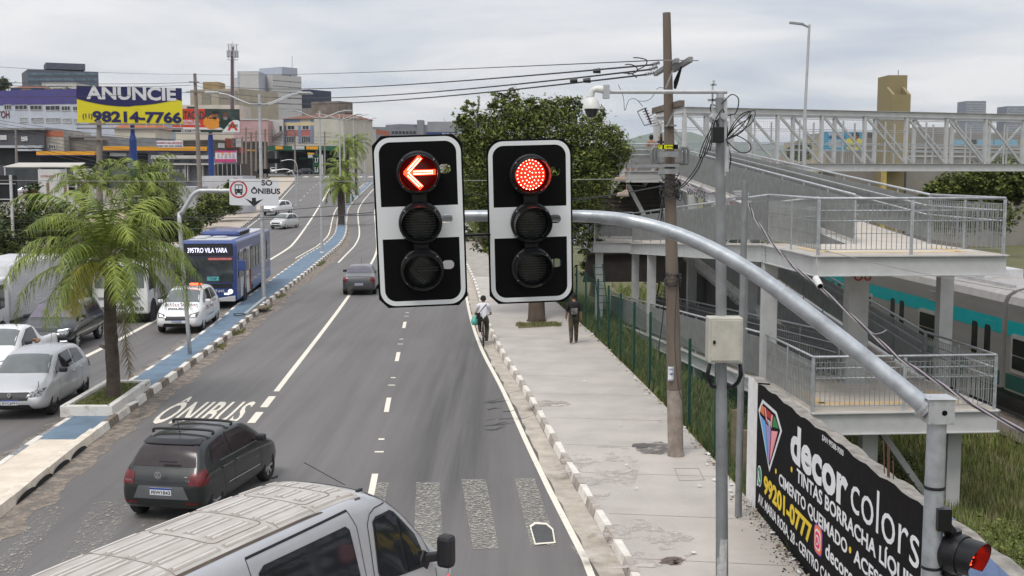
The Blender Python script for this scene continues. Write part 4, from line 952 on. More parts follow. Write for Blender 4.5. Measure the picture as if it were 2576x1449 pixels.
for xa, xb, tx in ((1656.5, 1666, 'ET'), (1671, 1693, '18046')):
    q0, q1 = at(xa, 374, YF), at(xb, 364.5, YF); mb = MB(); mb.box(q0.x, q1.x, YF - .008, YF - .001, q0.z, q1.z); pl = mb.build('yellow_plate', YL, ns)
    text('lettering', tx, .075, frame((q0.x + .01, YF - .010, q0.z + .015), (1, 0, 0), (0, 0, 1)), PBM, pl, depth=0, bold=.002, width=(q1.x - q0.x) - .02)
po = thing('poster', 'white and blue paper bill reading TERRENO 7 MIL pasted on the utility pole', 'poster', X25(1690, 960))
p0, p1 = at(1681, 958, YF), at(1697, 923, YF)
mb = MB(); n = 6
for k in range(n):
    f = lambda t: (lerp(p0.x, p1.x, t), YF + .015 + .05 * (2 * t - .9) ** 2)
    (xa, ya), (xb, yb) = f(k / n), f((k + 1) / n); mb.quad((xa, ya, p0.z), (xb, yb, p0.z), (xb, yb, p1.z), (xa, ya, p1.z))
mb.build('sheet', mat('poster white', (.68, .70, .74), .8, var=.05), po)
BI = mat('poster ink', (.03, .07, .2), .8, var=0)
for tx, y_, sz in (('TERRENO', 931, .04), ('7 MIL', 944, .075), ('9999-6746', 957, .028)):
    q = at(1682, y_, YF); text('lettering', tx, sz, frame((q.x, YF + .008, q.z), (1, 0, 0), (0, 0, 1)), BI, po, depth=0, bold=.001, width=(p1.x - p0.x) * .86)
# snarl of cables, insulators and hanging bits on the utility pole
tg = thing('cable_tangle', 'snarl of black telephone cable and ties wound round the utility pole', 'cables', X25(1690, 470))
mb = MB(); rnd = random.Random(11)
for k in range(16):
    c = X25(1686 + rnd.uniform(-3, 3), 470 + rnd.uniform(-30, 22)); r0 = .16 + rnd.uniform(0, .07); t0 = rnd.uniform(0, 6)
    curve([c + V((r0 * math.cos(t0 + t), r0 * math.sin(t0 + t), rnd.uniform(-.12, .12))) for t in np.linspace(0, rnd.uniform(3, 7), 7)], .009, mb, 5, 4)
for k in range(5):
    c = X25(1673 + rnd.uniform(-8, 4), 480); curve([c, c + V((-.05, -.1, -.3)), c + V((rnd.uniform(-.15, .02), -.1, -.6 - rnd.uniform(0, .4)))], .008, mb, 5, 4)
for k in range(14):
    c = X25(1693 + rnd.uniform(-4, 4), 700 + rnd.uniform(-14, 16)); r0 = .165; t0 = rnd.uniform(0, 6)
    curve([c + V((r0 * math.cos(t0 + t), r0 * math.sin(t0 + t), rnd.uniform(-.06, .06))) for t in np.linspace(0, 5, 6)], .008, mb, 5, 4)
curve([X25(1670, 712) + V((0, -.18, 0)), X25(1664, 800) + V((0, -.18, 0)), X25(1655, 870) + V((0, -.18, 0)), X25(1657, 900) + V((0, -.18, 0))], .012, mb, 5)
curve([X25(1700, 700) + V((0, -.2, 0)), X25(1694, 850) + V((0, -.2, 0)), X25(1702, 960) + V((0, -.2, 0)), X25(1712, 1000) + V((0, -.2, 0))], .007, mb, 5)
mb.build('cable_loop', CABM, tg)
PW = mat('cable pale', (.33, .29, .31), .5, var=.1)
mb = MB()
pts = [(1700, 462), (1712, 455), (1726, 462), (1738, 475), (1752, 478), (1765, 470), (1782, 480), (1800, 487)]
for k in range(4): curve([at(x + rnd.uniform(-3, 3), y + rnd.uniform(-6, 7), lerp(25, 15.2, (x - 1700) / 100)) for x, y in pts], .010, mb, 6)
solo(mb, 'cable', PW, 'looped bundle of pale cables strung from the utility pole to the camera pole', 'cable')
sw = thing('cutout_fuse', 'open cutout fuse switch dangling left of the concrete crossarm', 'fuse switch', X25(1622, 285))
mb = MB(); q0, q1 = X25(1619, 274), X25(1638, 310)
for k in range(7): c = q0.lerp(X25(1640, 312), k / 6) ; mb.tube([c + V((-.05, 0, -.01)), c + V((.07, 0, .02))], .012, 6)
mb.bar(X25(1622, 272), X25(1638, 312), .035, .035); mb.build('insulator', mat('bushing brown', (.05, .025, .03)), sw)
mb = MB(); mb.bar(X25(1604, 282), X25(1621, 316), .02, .02); mb.bar(X25(1603, 281), X25(1624, 272), .02, .03); mb.bar(X25(1621, 316), X25(1638, 311), .03, .03); mb.bar(X25(1634, 292), X25(1648, 284), .02, .02); mb.build('fuse_tube', MET, sw)
mb = MB(); curve([X25(1555, 213), X25(1564, 232), X25(1569, 250), X25(1572, 278), X25(1582, 252), X25(1600, 250), X25(1617, 268)], .006, mb, 5); curve([X25(1606, 254), X25(1625, 254), X25(1640, 245), X25(1655, 222), X25(1672, 222)], .006, mb, 5); curve([X25(1636, 317), X25(1652, 316), X25(1675, 306)], .006, mb, 5)
solo(mb, 'jumper_wire', CABM, 'thin black jumper wires drooping around the open fuse switch', 'wire')
# dead ends: insulators and clamps on the four line wires
for (xa, ya), (xb, yb), sk in (((1660, 157), (1640, 163), 1), ((1655, 168), (1634, 175), 2), ((1647, 183), (1622, 188), 3)):
    a, b = at(xa, ya, 25.5), at(xb, yb, 25.5); mb = MB()
    for k in range(6): c = a.lerp(b, (k + .5) / 6); d_ = (b - a).normalized(); mb.tube([c, c + d_ * .012], .04, 8)
    mb.tube([a, b], .012, 6)
    solo(mb, 'insulator', mat('insulator dark', (.03, .03, .035), .4, var=0), ('upper', 'middle', 'lowest')[sk - 1] + ' ribbed insulator holding a line wire to the metal crossarm', 'insulator', 'strain insulators on the crossarm')
mb = MB()
for x, y in ((1500, 179), (1475, 203), (1442, 203)): q = at(x, y, 25.3); mb.tube([q + V((-.07, 0, 0)), q + V((.09, 0, .01))], [.045, .06], 8)
for pts in ([(1512, 176), (1532, 166), (1537, 152), (1520, 146), (1503, 145)], [(1490, 187), (1512, 180), (1510, 168), (1495, 162), (1482, 163)], [(1478, 184), (1500, 186), (1512, 196)]):
    curve([at(x + 90, y, 25.3) for x, y in pts], .013, mb)
solo(mb, 'wire_clamp', CABM, 'dark clamps and hooked jumper ends on the line wires left of the utility pole', 'clamp')
# sneakers hung on the wire
sh = mat('dirty sneaker', (.42, .33, .27), .9, var=.2, scale=20)
for x, y, lb, yw in ((1564, 450, 'old striped sneaker hanging on the cable left of the utility pole', .2), ((1570), 488, 'old sneaker dangling on its lace below the other sneaker', -.4)):
    q = at(x, y, 24.6); s_ = thing('sneaker', lb, 'shoe', q); mb = MB()
    pr_ = [(-.17, -.03), (-.16, .03), (-.05, .05), (.02, .10), (.09, .10), (.11, -.03)]
    mb.prism([q + V((a * .9, -.035, b * .9)) for a, b in pr_], (0, .07, 0)); mb.build('upper', sh, s_, bevel=.015)
    mb = MB(); mb.box(q.x - .16, q.x + .105, q.y - .04, q.y + .04, q.z - .045, q.z - .028); mb.build('sole', mat('sole', (.3, .27, .24), .9), s_)
    mb = MB(); mb.bar(q + V((.05, 0, .08)), q + V((.05, 0, .30)), .008, .008); mb.build('lace', sh, s_)

# ---- wires
def wire(ctl, r, label, m_=None, sag=0.):
    mb = MB(); pts = []; sags = sag if isinstance(sag, tuple) else (sag,) * 9
    for (a, b), sag in zip(zip(ctl, ctl[1:]), sags):
        n = 24
        for k in range(n): t = k / n; q = a.lerp(b, t); q.z -= sag * 4 * t * (1 - t); pts.append(q)
    pts.append(ctl[-1]); mb.tube(pts, r, 6); return solo(mb, 'overhead_wire', m_ or CABM, label, 'wire', 'wires strung above the avenue')
def far(x, y, Y): return at(x, y, Y)
for i, (ra, mid, lf, r, lb) in enumerate((((1668, 151), (490, 187), (-80, 163), .013, 'thin topmost wire from the utility pole to the far left'), ((1640, 163), (490, 207), (-80, 205), .021, 'second thick black line wire below the topmost one'), ((1634, 175), (490, 214), (-80, 213), .021, 'third thick black line wire running to the far pole'), ((1622, 188), (490, 231), (-80, 244), .021, 'lowest of the thick black line wires in front of the billboard'))):
    A, B, C = at(*ra, 25.5), at(*mid, 112), at(*lf, 70); wire([A, B, C], r, lb, sag=(((.17, .58, .9, .88)[i]), .15))
LT = mat('cable steel', (.23, .22, .21), .5, var=.1)
wire([at(1672, 449, 24.8), at(-60, 453, 30)], .009, 'pale steel stay wire crossing the photo behind the red lamps', LT, .05)
wire([at(1672, 465, 24.8), at(1190, 487, 34), at(-60, 560, 60)], .010, 'dark telephone wire dropping left from the utility pole', None, .25)
wire([at(1672, 468, 24.8), at(1180, 530, 32), at(470, 547, 50), at(-60, 552, 55)], .013, 'twisted black telephone cable passing behind the left signal', None, .08)
wire([at(940, 534, 30), at(470, 553, 50), at(-60, 590, 60)], .010, 'thin black wire just below the twisted telephone cable', None, .1)
wire([at(1440, 505, 27), at(940, 563, 40), at(-60, 578, 60)], .006, 'faint thin wire low across the left carriageway', LT, .1)
# twisted bundle toward the lower right
ctl = [at(1800, 487, 15.2), at(1866, 490, 20.6)]
mb = MB()
for k in range(5): curve([at(x, y + rnd.uniform(-5, 5), lerp(15.3, 20.5, (x - 1800) / 66)) for x, y in ((1800, 487), (1812, 478), (1822, 490), (1812, 500), (1826, 503), (1845, 500), (1866, 497))], .011, mb)
solo(mb, 'cable', PW, 'coiled pale cable ends between the camera pole and the slim post', 'cable')
mb = MB(); mp_ = [(1866, 494, 20.5), (1880, 505, 20.2), (1892, 545, 19.5), (1935, 612, 18.6), (1985, 660, 17.7), (2062, 722, 16.6), (2165, 815, 15.3), (2260, 905, 14.2), (2420, 975, 12.8), (2520, 1045, 12.0), (2640, 1120, 11.2)]
mp_ = [(1866, 494, 20.5), (1880, 508, 20.2), (1900, 552, 19.5), (1950, 622, 18.6), (2000, 675, 17.7), (2062, 722, 16.6), (2165, 815, 15.3), (2265, 905, 14.2), (2360, 962, 13.2), (2450, 1020, 12.4), (2640, 1120, 11.2)]
for j in range(4):
    P_ = [at(*c) for c in mp_]; o = []
    for i in range(len(P_) - 1):
        for k in range(8):
            q = P_[i].lerp(P_[i + 1], k / 8); ph = (i * 8 + k) * .55 + j * PI / 2; q += V((.016 * math.cos(ph), .016 * math.sin(ph), .016 * math.sin(ph))); o.append(q)
    mb.tube(o, .0085 if j % 2 else .010, 6, j % 2)
curve([at(2165, 812, 15.3), at(2195, 838, 14.9), at(2215, 838, 14.8), at(2230, 830, 14.8)], .006, mb, 5)
solo(mb, 'twisted_cable', [PW, CABM], 'twisted black and pale cable bundle sagging in front of the ramp to the right edge', 'cable')
mb = MB(); q = at(2052, 700, 16.7); mb.tube([q, q + V((.02, -.18, -.10))], [.05, .05], 14); mb.tube([q + V((.0202, -.182, -.101)), q + V((.0204, -.184, -.102))], .04, 14, 1)
solo(mb, 'pipe_stub', [WC, PBM], 'short cream plastic pipe end hanging on the twisted cable bundle', 'pipe')
wire([at(1858, 560, 20.7), at(2576, 735, 12)], .0045, 'hair-thin wire slanting down right in front of the landings', LT, .1)

# ---- lamp posts
def lamp_double(base, htop, rz, label, scale=1.):
    t = thing('street_lamp', label, 'street lamp', base, rz, 'double-armed lamp posts on the median')
    z = base.z; mb = MB(); mb.tube([(0, 0, 0), (0, 0, htop)], [.11, .06], 10); mb.lathe([(.2, 0), (.2, .02), (.12, .1)], 10); mb.build('post', GZB, t, smooth=True, world=False, auto=50)
    mb = MB(); mb.tube([(0, 0, htop * .75), (0, 0, htop * .745)], .1, 10); mb.build('collar', GZB, t, world=False)
    for s_ in (-1, 1):
        for o_ in (-.28, .28):
            mb = MB(); pts = [(0, o_ * .2, htop - .45), (.35 * s_, o_, htop - .48), (.9 * s_, o_, htop - .28), (1.4 * s_, o_, htop - .06), (1.9 * s_, o_, htop + .0)]
            curve([V(p) for p in pts], .035, mb, 6, 3); a_ = mb.build('arm', GZB, t, world=False, smooth=True)
            mb = MB(); mb.box(min(1.75 * s_, 2.35 * s_), max(1.75 * s_, 2.35 * s_), o_ - .13, o_ + .13, htop - .0, htop + .07); mb.build('lamp_head', mat('lamp head', (.5, .5, .5), .5), a_, world=False, bevel=.02)
    return t
b = G(664, 763, .16); lamp_double(b, 9.5, .05, 'nearest double-armed grey lamp post, beside the toppled post on the median')
b = G(810, 636, .16); lamp_double(b, 10.4, .08, 'second double-armed lamp post, before the first far palm on the median')
for Y, h, lb in ((121, 11.2, 'double-armed lamp post just behind the first far palm'), (150, 11.6, 'double-armed lamp post rising out of the far palms'), (178, 12.4, 'double-armed lamp post left of the far palm crown'), (215, 12.6, 'farthest double-armed lamp post behind the left signal')):
    lamp_double(V((mr_(Y) - .7, Y, road(Y) + .16)), h, .15, lb)
q = at(2027, 430, 45); rl_ = thing('street_lamp', 'tall single-armed lamp post rising behind the upper ramp', 'street lamp', V((q.x, 45, -1.7)))
tpz = at(2036, 62, 45); mb = MB(); mb.tube([(q.x, 45, -1.7), (tpz.x - .08, 45, 8.5)], [.13, .075], 10); mb.tube([(tpz.x - .08, 45, 8.5), tpz], [.055, .05], 10); mb.build('post', GZB, rl_, smooth=True, auto=50)
mb = MB(); e_ = at(1990, 59, 45); mb.tube([tpz - V((0, 0, .1)), tpz.lerp(e_, .4)], .04, 8); mb.bar(tpz.lerp(e_, .35), e_ + V((-.05, 0, .03)), .2, .07); mb.build('lamp_head', MET, rl_)
# toppled post on the median
tb = thing('toppled_post', 'fallen grey square post with loose wires lying on the blue median path', 'post', G(625, 800, .18))
a, b = G(652, 757, .5), G(617, 790, .25); mb = MB(); mb.bar(a + V((.2, .4, .1)), b, .14, .08); mb.build('post', mat('fallen grey', (.30, .33, .33), .6), tb)
mb = MB(); curve([b, b + V((-.2, -.3, -.03)), b + V((-.5, .1, -.03)), b + V((-.5, .4, -.03)), b + V((-.1, .3, -.02))], .02, mb); mb.build('loose_wire', CABM, tb)
mb = MB(); mb.box(-10.9 - .6, -10.9 + .1, 50.2, 51.4, .17, .2); tag(mb.build('earth_pit', DIRT), 'small bare earth pit in the median path under the toppled post', 'earth pit', None, 'structure')

# ---- overhead lane sign
sg_ = thing('lane_sign', 'white overhead sign reading SÓ ÔNIBUS with a red-ringed bus and down arrow', 'road sign', G(478, 890, .16))
b = G(478, 890, .16); Y_ = b.y; mb = MB()
curve([b, at(452, 562, Y_), at(456, 540, Y_), at(474, 508, Y_), at(484, 492, Y_), at(500, 481, Y_), at(520, 480, Y_), at(590, 480, Y_)], .07, mb, 10, 4); mb.build('post', GZB, sg_, smooth=True)
p0, p1 = at(578, 517, Y_ - .1), at(700, 450, Y_ - .1); SWH = mat('sign white', (.62, .63, .66), .5, var=.04)
x_ = V((p1.x - p0.x, 0, 0)).normalized(); cx_, cz_ = (p0.x + p1.x) / 2, (p0.z + p1.z) / 2; sw_, sh_ = (p1.x - p0.x), (p1.z - p0.z)
Mr = Matrix.Translation((cx_, Y_ - .1, cz_)) @ Matrix.Rotation(math.radians(1.0), 4, 'Y') @ Matrix(((1, 0, 0, 0), (0, 0, -1, 0), (0, 1, 0, 0), (0, 0, 0, 1)))
mb = shape([rrect(sw_, sh_, .06)], .02, Mr); pn = mb.build('panel', SWH, sg_)
RDm = mat('sign red', (.45, .012, .03), .5, var=0); INK = mat('sign black', (.012, .014, .018), .5, var=0)
def sg(loops, z, m_, name='sign_mark'): return shape(loops, .003, Mr @ Matrix.Translation((0, 0, z))).build(name, m_, pn)
kx, ky = -.31 * sw_, .10 * sh_
sg([circ(.285, kx, ky, 40), circ(.235, kx, ky, 40)], .013, RDm, 'red_ring')
sg([rrect(.26, .28, .03, 3, kx, ky + .02), rrect(.095, .12, .01, 2, kx - .055, ky + .07), rrect(.095, .12, .01, 2, kx + .055, ky + .07), circ(.018, kx - .08, ky - .06, 10), circ(.018, kx + .08, ky - .06, 10)], .013, INK, 'bus_symbol')
for s_ in (-1, 1): sg([rrect(.06, .05, .008, 2, kx + .085 * s_, ky - .15)], .013, INK, 'bus_symbol')
sg([[(-.065, -.18 * 1), (-.065, -.30), (-.29, -.20), (0, -.47), (.31, -.21), (.065, -.30), (.065, -.18)]], .013, INK, 'down_arrow')
sg([[(.46, .47), (.53, .52), (.56, .50), (.485, .455)]], .013, INK, 'accent')
for tx, x0, y0, w_ in (('SO', .24, .25, .36), ('ÔNIBUS', -.10, -.02, .96)):
    text('lettering', tx, .245, Mr @ Matrix.Translation((x0, y0 - .02, .012)), INK, pn, depth=.001, bold=.008, width=w_)
# ================================================================ VEHICLES
def paint(name, rgb, metal=0., rough=.3): return mat(name, rgb, rough, metal=metal, var=.04, scale=2, coat=.6, spec=.5)
GL = mat('car glass', (.022, .025, .028), .07, var=0, spec=.6); GLW = mat('windscreen glass', (.12, .135, .135), .10, var=.15, scale=2.2, spec=.8)
TY = mat('tyre', (.018, .018, .018), .85, var=.2); ALLOY = mat('alloy', (.50, .51, .52), .35, metal=.6, var=.1); STW = mat('steel wheel dark', (.045, .045, .045), .5, var=.2)
PLB = mat('plastic black', (.018, .018, .02), .55, var=.1); CHR = mat('chrome', (.60, .60, .62), .2, metal=.8, var=0)
TL_ = mat('tail lamp', (.12, .006, .008), .22, var=.3, scale=20, coat=.2); HLG = mat('headlamp glass', (.34, .35, .36), .12, rgb2=(.05, .05, .055), thr=(.42, .58), scale=14, coat=.5, var=0)
HLON = mat('headlamp lit', (.9, .9, .85), .3, var=0, emit=(1, .82, .60), es=1.2); DRL = mat('running light', (.9, .9, 1), .3, var=0, emit=(.9, .93, 1), es=1.2)
PLW = mat('plate white metal', (.62, .64, .66), .5, var=.04); PLBL = mat('plate blue', (.01, .045, .30), .5, var=0); BRK = mat('brake lamp lit', (.9, .05, .03), .3, var=0, emit=(1, .04, .02), es=2.)
SEAM = mat('panel seam', (.015, .015, .016), .7, var=0)
TPL = {}
TPL['hatch'] = dict(st=[(0, .42, .62, .66, .66, .64, .5), (.05, .30, .80, .85, .79, .74, .64), (.16, .24, .92, .98, .83, .77, .67), (.30, .22, .96, 1.22, .84, .78, .65), (.46, .22, .97, 1.40, .845, .785, .62), (.75, .2, .97, 1.47, .85, .785, .61), (1.4, .2, .96, 1.50, .85, .79, .61), (2.1, .2, .94, 1.49, .85, .79, .61), (2.5, .2, .93, 1.41, .85, .785, .61), (2.85, .2, .92, 1.22, .85, .78, .63), (3.15, .2, .90, 1.00, .85, .775, .67), (3.45, .2, .84, .90, .84, .75, .64), (3.75, .24, .74, .79, .80, .70, .57), (3.94, .28, .60, .64, .70, .6, .45), (4, .40, .48, .52, .6, .5, .4)],
    wx=(.68, 3.2), win=[[(.60, 1.02), (.74, 1.32), (1.34, 1.385), (1.42, 1.0)], [(1.50, 1.0), (1.44, 1.39), (2.15, 1.37), (2.72, 1.09), (2.80, .97)]], ws=[(2.42, .56), (3.10, .66)], rw=('rear', 1.02, 1.37, .63, .54), hl=[(3.50, .62), (3.55, .76), (3.86, .69), (3.93, .58)], tl=[(.05, .70), (.03, .95), (.32, .98), (.34, .76)])
TPL['sedan'] = dict(st=[(0, .42, .62, .68, .62, .6, .5), (.05, .30, .84, .92, .78, .72, .62), (.16, .24, .94, 1.01, .82, .75, .66), (.5, .22, .96, 1.04, .84, .77, .67), (.72, .22, .97, 1.10, .845, .78, .64), (1.1, .2, .97, 1.36, .85, .785, .60), (1.45, .2, .96, 1.46, .85, .79, .59), (2.1, .2, .94, 1.48, .85, .79, .60), (2.5, .2, .93, 1.40, .85, .785, .61), (2.85, .2, .92, 1.21, .85, .78, .63), (3.15, .2, .90, 1.00, .85, .775, .67), (3.45, .2, .84, .90, .84, .75, .64), (3.75, .24, .74, .79, .80, .70, .57), (3.94, .28, .60, .64, .70, .6, .45), (4, .40, .48, .52, .6, .5, .4)],
    wx=(.72, 3.2), win=[[(.92, 1.04), (1.22, 1.34), (1.6, 1.38), (1.66, 1.0)], [(1.72, 1.0), (1.68, 1.385), (2.2, 1.36), (2.72, 1.09), (2.80, .97)]], ws=[(2.42, .56), (3.10, .66)], rw=('top', .74, 1.28, .62, .52), hl=[(3.50, .62), (3.55, .76), (3.86, .69), (3.93, .58)], tl=[(.04, .72), (.03, .95), (.30, .95), (.28, .80)])
TPL['pickup'] = dict(st=[(0, .42, .66, .70, .70, .68, .62), (.04, .34, .90, .95, .80, .78, .72), (.12, .32, .92, .97, .83, .80, .76), (.6, .26, .93, .98, .84, .81, .77), (1.34, .22, .94, .99, .85, .81, .76), (1.42, .22, .95, 1.30, .85, .79, .65), (1.52, .2, .95, 1.46, .85, .79, .61), (2.1, .2, .94, 1.49, .85, .79, .61), (2.5, .2, .93, 1.41, .85, .785, .61), (2.85, .2, .92, 1.22, .85, .78, .63), (3.15, .2, .90, 1.00, .85, .775, .67), (3.45, .2, .84, .90, .84, .75, .64), (3.75, .24, .74, .79, .80, .70, .57), (3.94, .28, .60, .64, .70, .6, .45), (4, .40, .48, .52, .6, .5, .4)],
    wx=(.72, 3.2), win=[[(1.62, 1.0), (1.66, 1.385), (2.15, 1.37), (2.72, 1.09), (2.80, .97)]], ws=[(2.42, .56), (3.10, .66)], rw=None, hl=[(3.50, .62), (3.55, .76), (3.86, .69), (3.93, .58)], tl=[(.03, .62), (.02, .90), (.14, .90), (.14, .62)])
def suvify(t, k):
    d = dict(t); d['st'] = [(x, zb + .08, b * 1.03, tt, wl, wb, wt + .03) for x, zb, b, tt, wl, wb, wt in t['st']]; return d
TPL['suv'] = suvify(TPL['hatch'], 0)
def loft_body(st, mats, name, parent, wheels, r, hubz, sub=2, shape_fn=None):
    mb = MB(); N_ = 0
    for (x, zb, b, t, wl, wb, wt) in st:
        h = b - zb
        pts = [(0, zb), (wl * .80, zb), (wl * .955, zb + .04), (wl * .995, zb + h * .35), (wl, zb + h * .62), (lerp(wl, wb, .45), zb + h * .90), (wb, b)]
        dz = t - b
        pts += [(lerp(wb, wt, .5), b + dz * .45), (wt, b + dz * .86), (wt * .86, b + dz * .975), (wt * .5, t), (0, t + .012)]
        ring = [(x, -y, z) for y, z in pts] + [(x, y, z) for y, z in pts[-2:0:-1]]
        N_ = len(ring); mb.v += ring
    for i in range(len(st) - 1):
        for k in range(N_):
            a = i * N_ + k; b_ = i * N_ + (k + 1) % N_; mb.f.append((a, a + N_, b_ + N_, b_)); mb.m.append(0)
    mb.f.append(tuple(range(N_))); mb.m.append(0); e0 = (len(st) - 1) * N_; mb.f.append(tuple(e0 + k for k in reversed(range(N_)))); mb.m.append(0)
    o = mb.build('tmpb', mats, smooth=True, world=False)
    s_ = o.modifiers.new('s', 'SUBSURF'); s_.levels = s_.render_levels = sub
    cut = []
    for wx in wheels:
        for sd_ in (-1, 1):
            c = MB(); c.tube([(wx, sd_ * .52, hubz), (wx, sd_ * 1.3, hubz)], r * 1.18, 24)
            co = c.build('cut', [mats[1]], world=False); cut.append(co); m_ = o.modifiers.new('b', 'BOOLEAN'); m_.operation = 'DIFFERENCE'; m_.object = co; m_.solver = 'EXACT'; m_.material_mode = 'TRANSFER'
    bpy.context.view_layer.update(); me = bpy.data.meshes.new_from_object(o.evaluated_get(bpy.context.evaluated_depsgraph_get())); me.name = name
    for c in cut + [o]: bpy.data.objects.remove(c)
    me.polygons.foreach_set('use_smooth', [True] * len(me.polygons)); me.set_sharp_from_angle(angle=math.radians(50))
    ob = bpy.data.objects.new(name, me); COL.objects.link(ob); ob.parent = parent
    bv = BVHTree.FromPolygons([v.co.copy() for v in me.vertices], [tuple(p.vertices) for p in me.polygons]); return ob, bv
def decal(bv, poly, axis, name, m_, parent, off=.006, cuts=3, thick=0.):
    # axis: 'L'/'R' side (x, z); 'F'/'B' front/back (y, z); 'T' top (x, y): the outline is pressed onto the body
    bm = bmesh.new(); vs = [bm.verts.new((a, b, 0)) for a, b in poly]; bm.faces.new(vs); bmesh.ops.triangulate(bm, faces=bm.faces[:])
    for _ in range(cuts): bmesh.ops.subdivide_edges(bm, edges=bm.edges[:], cuts=1, use_grid_fill=True)
    bmesh.ops.triangulate(bm, faces=bm.faces[:])
    D_ = {'L': V((0, -1, 0)), 'R': V((0, 1, 0)), 'F': V((-1, 0, 0)), 'B': V((1, 0, 0)), 'T': V((0, 0, -1))}[axis]
    bad = []
    for v in bm.verts:
        a, b = v.co.x, v.co.y; o_ = {'L': V((a, 3, b)), 'R': V((a, -3, b)), 'F': V((12, a, b)), 'B': V((-12, a, b)), 'T': V((a, b, 5))}[axis]
        loc, nor, _, _ = bv.ray_cast(o_, D_)
        if loc is None: bad.append(v); continue
        if nor.dot(D_) > 0: nor = -nor
        v.co = loc + nor * off
    if bad: bmesh.ops.delete(bm, geom=bad, context='VERTS')
    for f in bm.faces: f.smooth = True
    bm.normal_update()
    for f in bm.faces:
        if f.normal.dot(D_) > 0: f.normal_flip()
    me = bpy.data.meshes.new(name); bm.to_mesh(me); bm.free(); me.materials.append(m_)
    o = bpy.data.objects.new(name, me); COL.objects.link(o); o.parent = parent; return o
def seam(bv, pts, axis, parent, w_=.012, m_=None, name='panel_seam', off=.004):
    for a, b in zip(pts, pts[1:]):
        a, b = V((*a, 0)), V((*b, 0)); d = (b - a).normalized(); n = V((-d.y, d.x, 0)) * w_ / 2
        decal(bv, [(p.x, p.y) for p in (a - n, b - n, b + n, a + n)], axis, name, m_ or SEAM, parent, off, 2)
def wheel(x, y, r, w_, parent, rim, spokes=7, name='wheel'):
    s_ = 1 if y > 0 else -1; mb = MB(); Rm = Matrix.Translation((x, y, r)) @ Matrix.Rotation(-s_ * PI / 2, 4, 'X')
    mb.lathe([(r * .62, -w_ / 2), (r * .9, -w_ / 2), (r, -w_ * .36), (r, w_ * .36), (r * .92, w_ / 2), (r * .66, w_ / 2), (r * .62, w_ * .3)], 28, 0, Rm)
    t = mb.build(name, TY, parent, smooth=True, world=False, auto=45)
    mb = MB(); mb.lathe([(.001, -w_ * .1), (r * .60, -w_ * .1), (r * .60, w_ * .42), (r * .66, w_ * .46), (r * .66, w_ * .4)], 28, 1, Rm)
    mb.lathe([(.001, w_ * .40), (r * .13, w_ * .38), (r * .15, w_ * .2)], 16, 0, Rm)
    for k in range(spokes):
        a = 2 * PI * k / spokes; c, s2 = math.cos(a), math.sin(a)
        p = Rm @ V((r * .1 * c, r * .1 * s2, w_ * .33)); q = Rm @ V((r * .62 * c, r * .62 * s2, w_ * .36)); mb.bar(p, q, r * .17, .03, up=V((0, 1, 0)))
    mb.build('rim', [rim, STW], t, world=False); return t
def plate_(parent, M, s, w_=.40, h_=.13):
    mb = MB(); mb.box(-w_ / 2, w_ / 2, -h_ / 2, h_ / 2, 0, .012, 0, M); p = mb.build('license_plate', PLW, parent, world=False)
    mb = MB(); mb.box(-w_ / 2, w_ / 2, h_ / 2 - .03, h_ / 2, .012, .014, 0, M); mb.build('plate_band', PLBL, p, world=False)
    if s:
        sv = MATS['sign black']; t = text('lettering', s, .085, M @ Matrix.Translation((-w_ * .44, -h_ / 2 + .018, .014)), sv, None, depth=.0005, bold=.0015, width=w_ * .88); t.parent = p
    return p
def fb_frame(x, y, z, front):   # plate frame on the front (+x) or back (-x)
    n = V((1, 0, 0)) if front else V((-1, 0, 0)); xa = V((0, 1, 0)) if front else V((0, -1, 0)); M = Matrix((xa, V((0, 0, 1)), n)).transposed().to_4x4(); M.translation = (x, y, z); return M
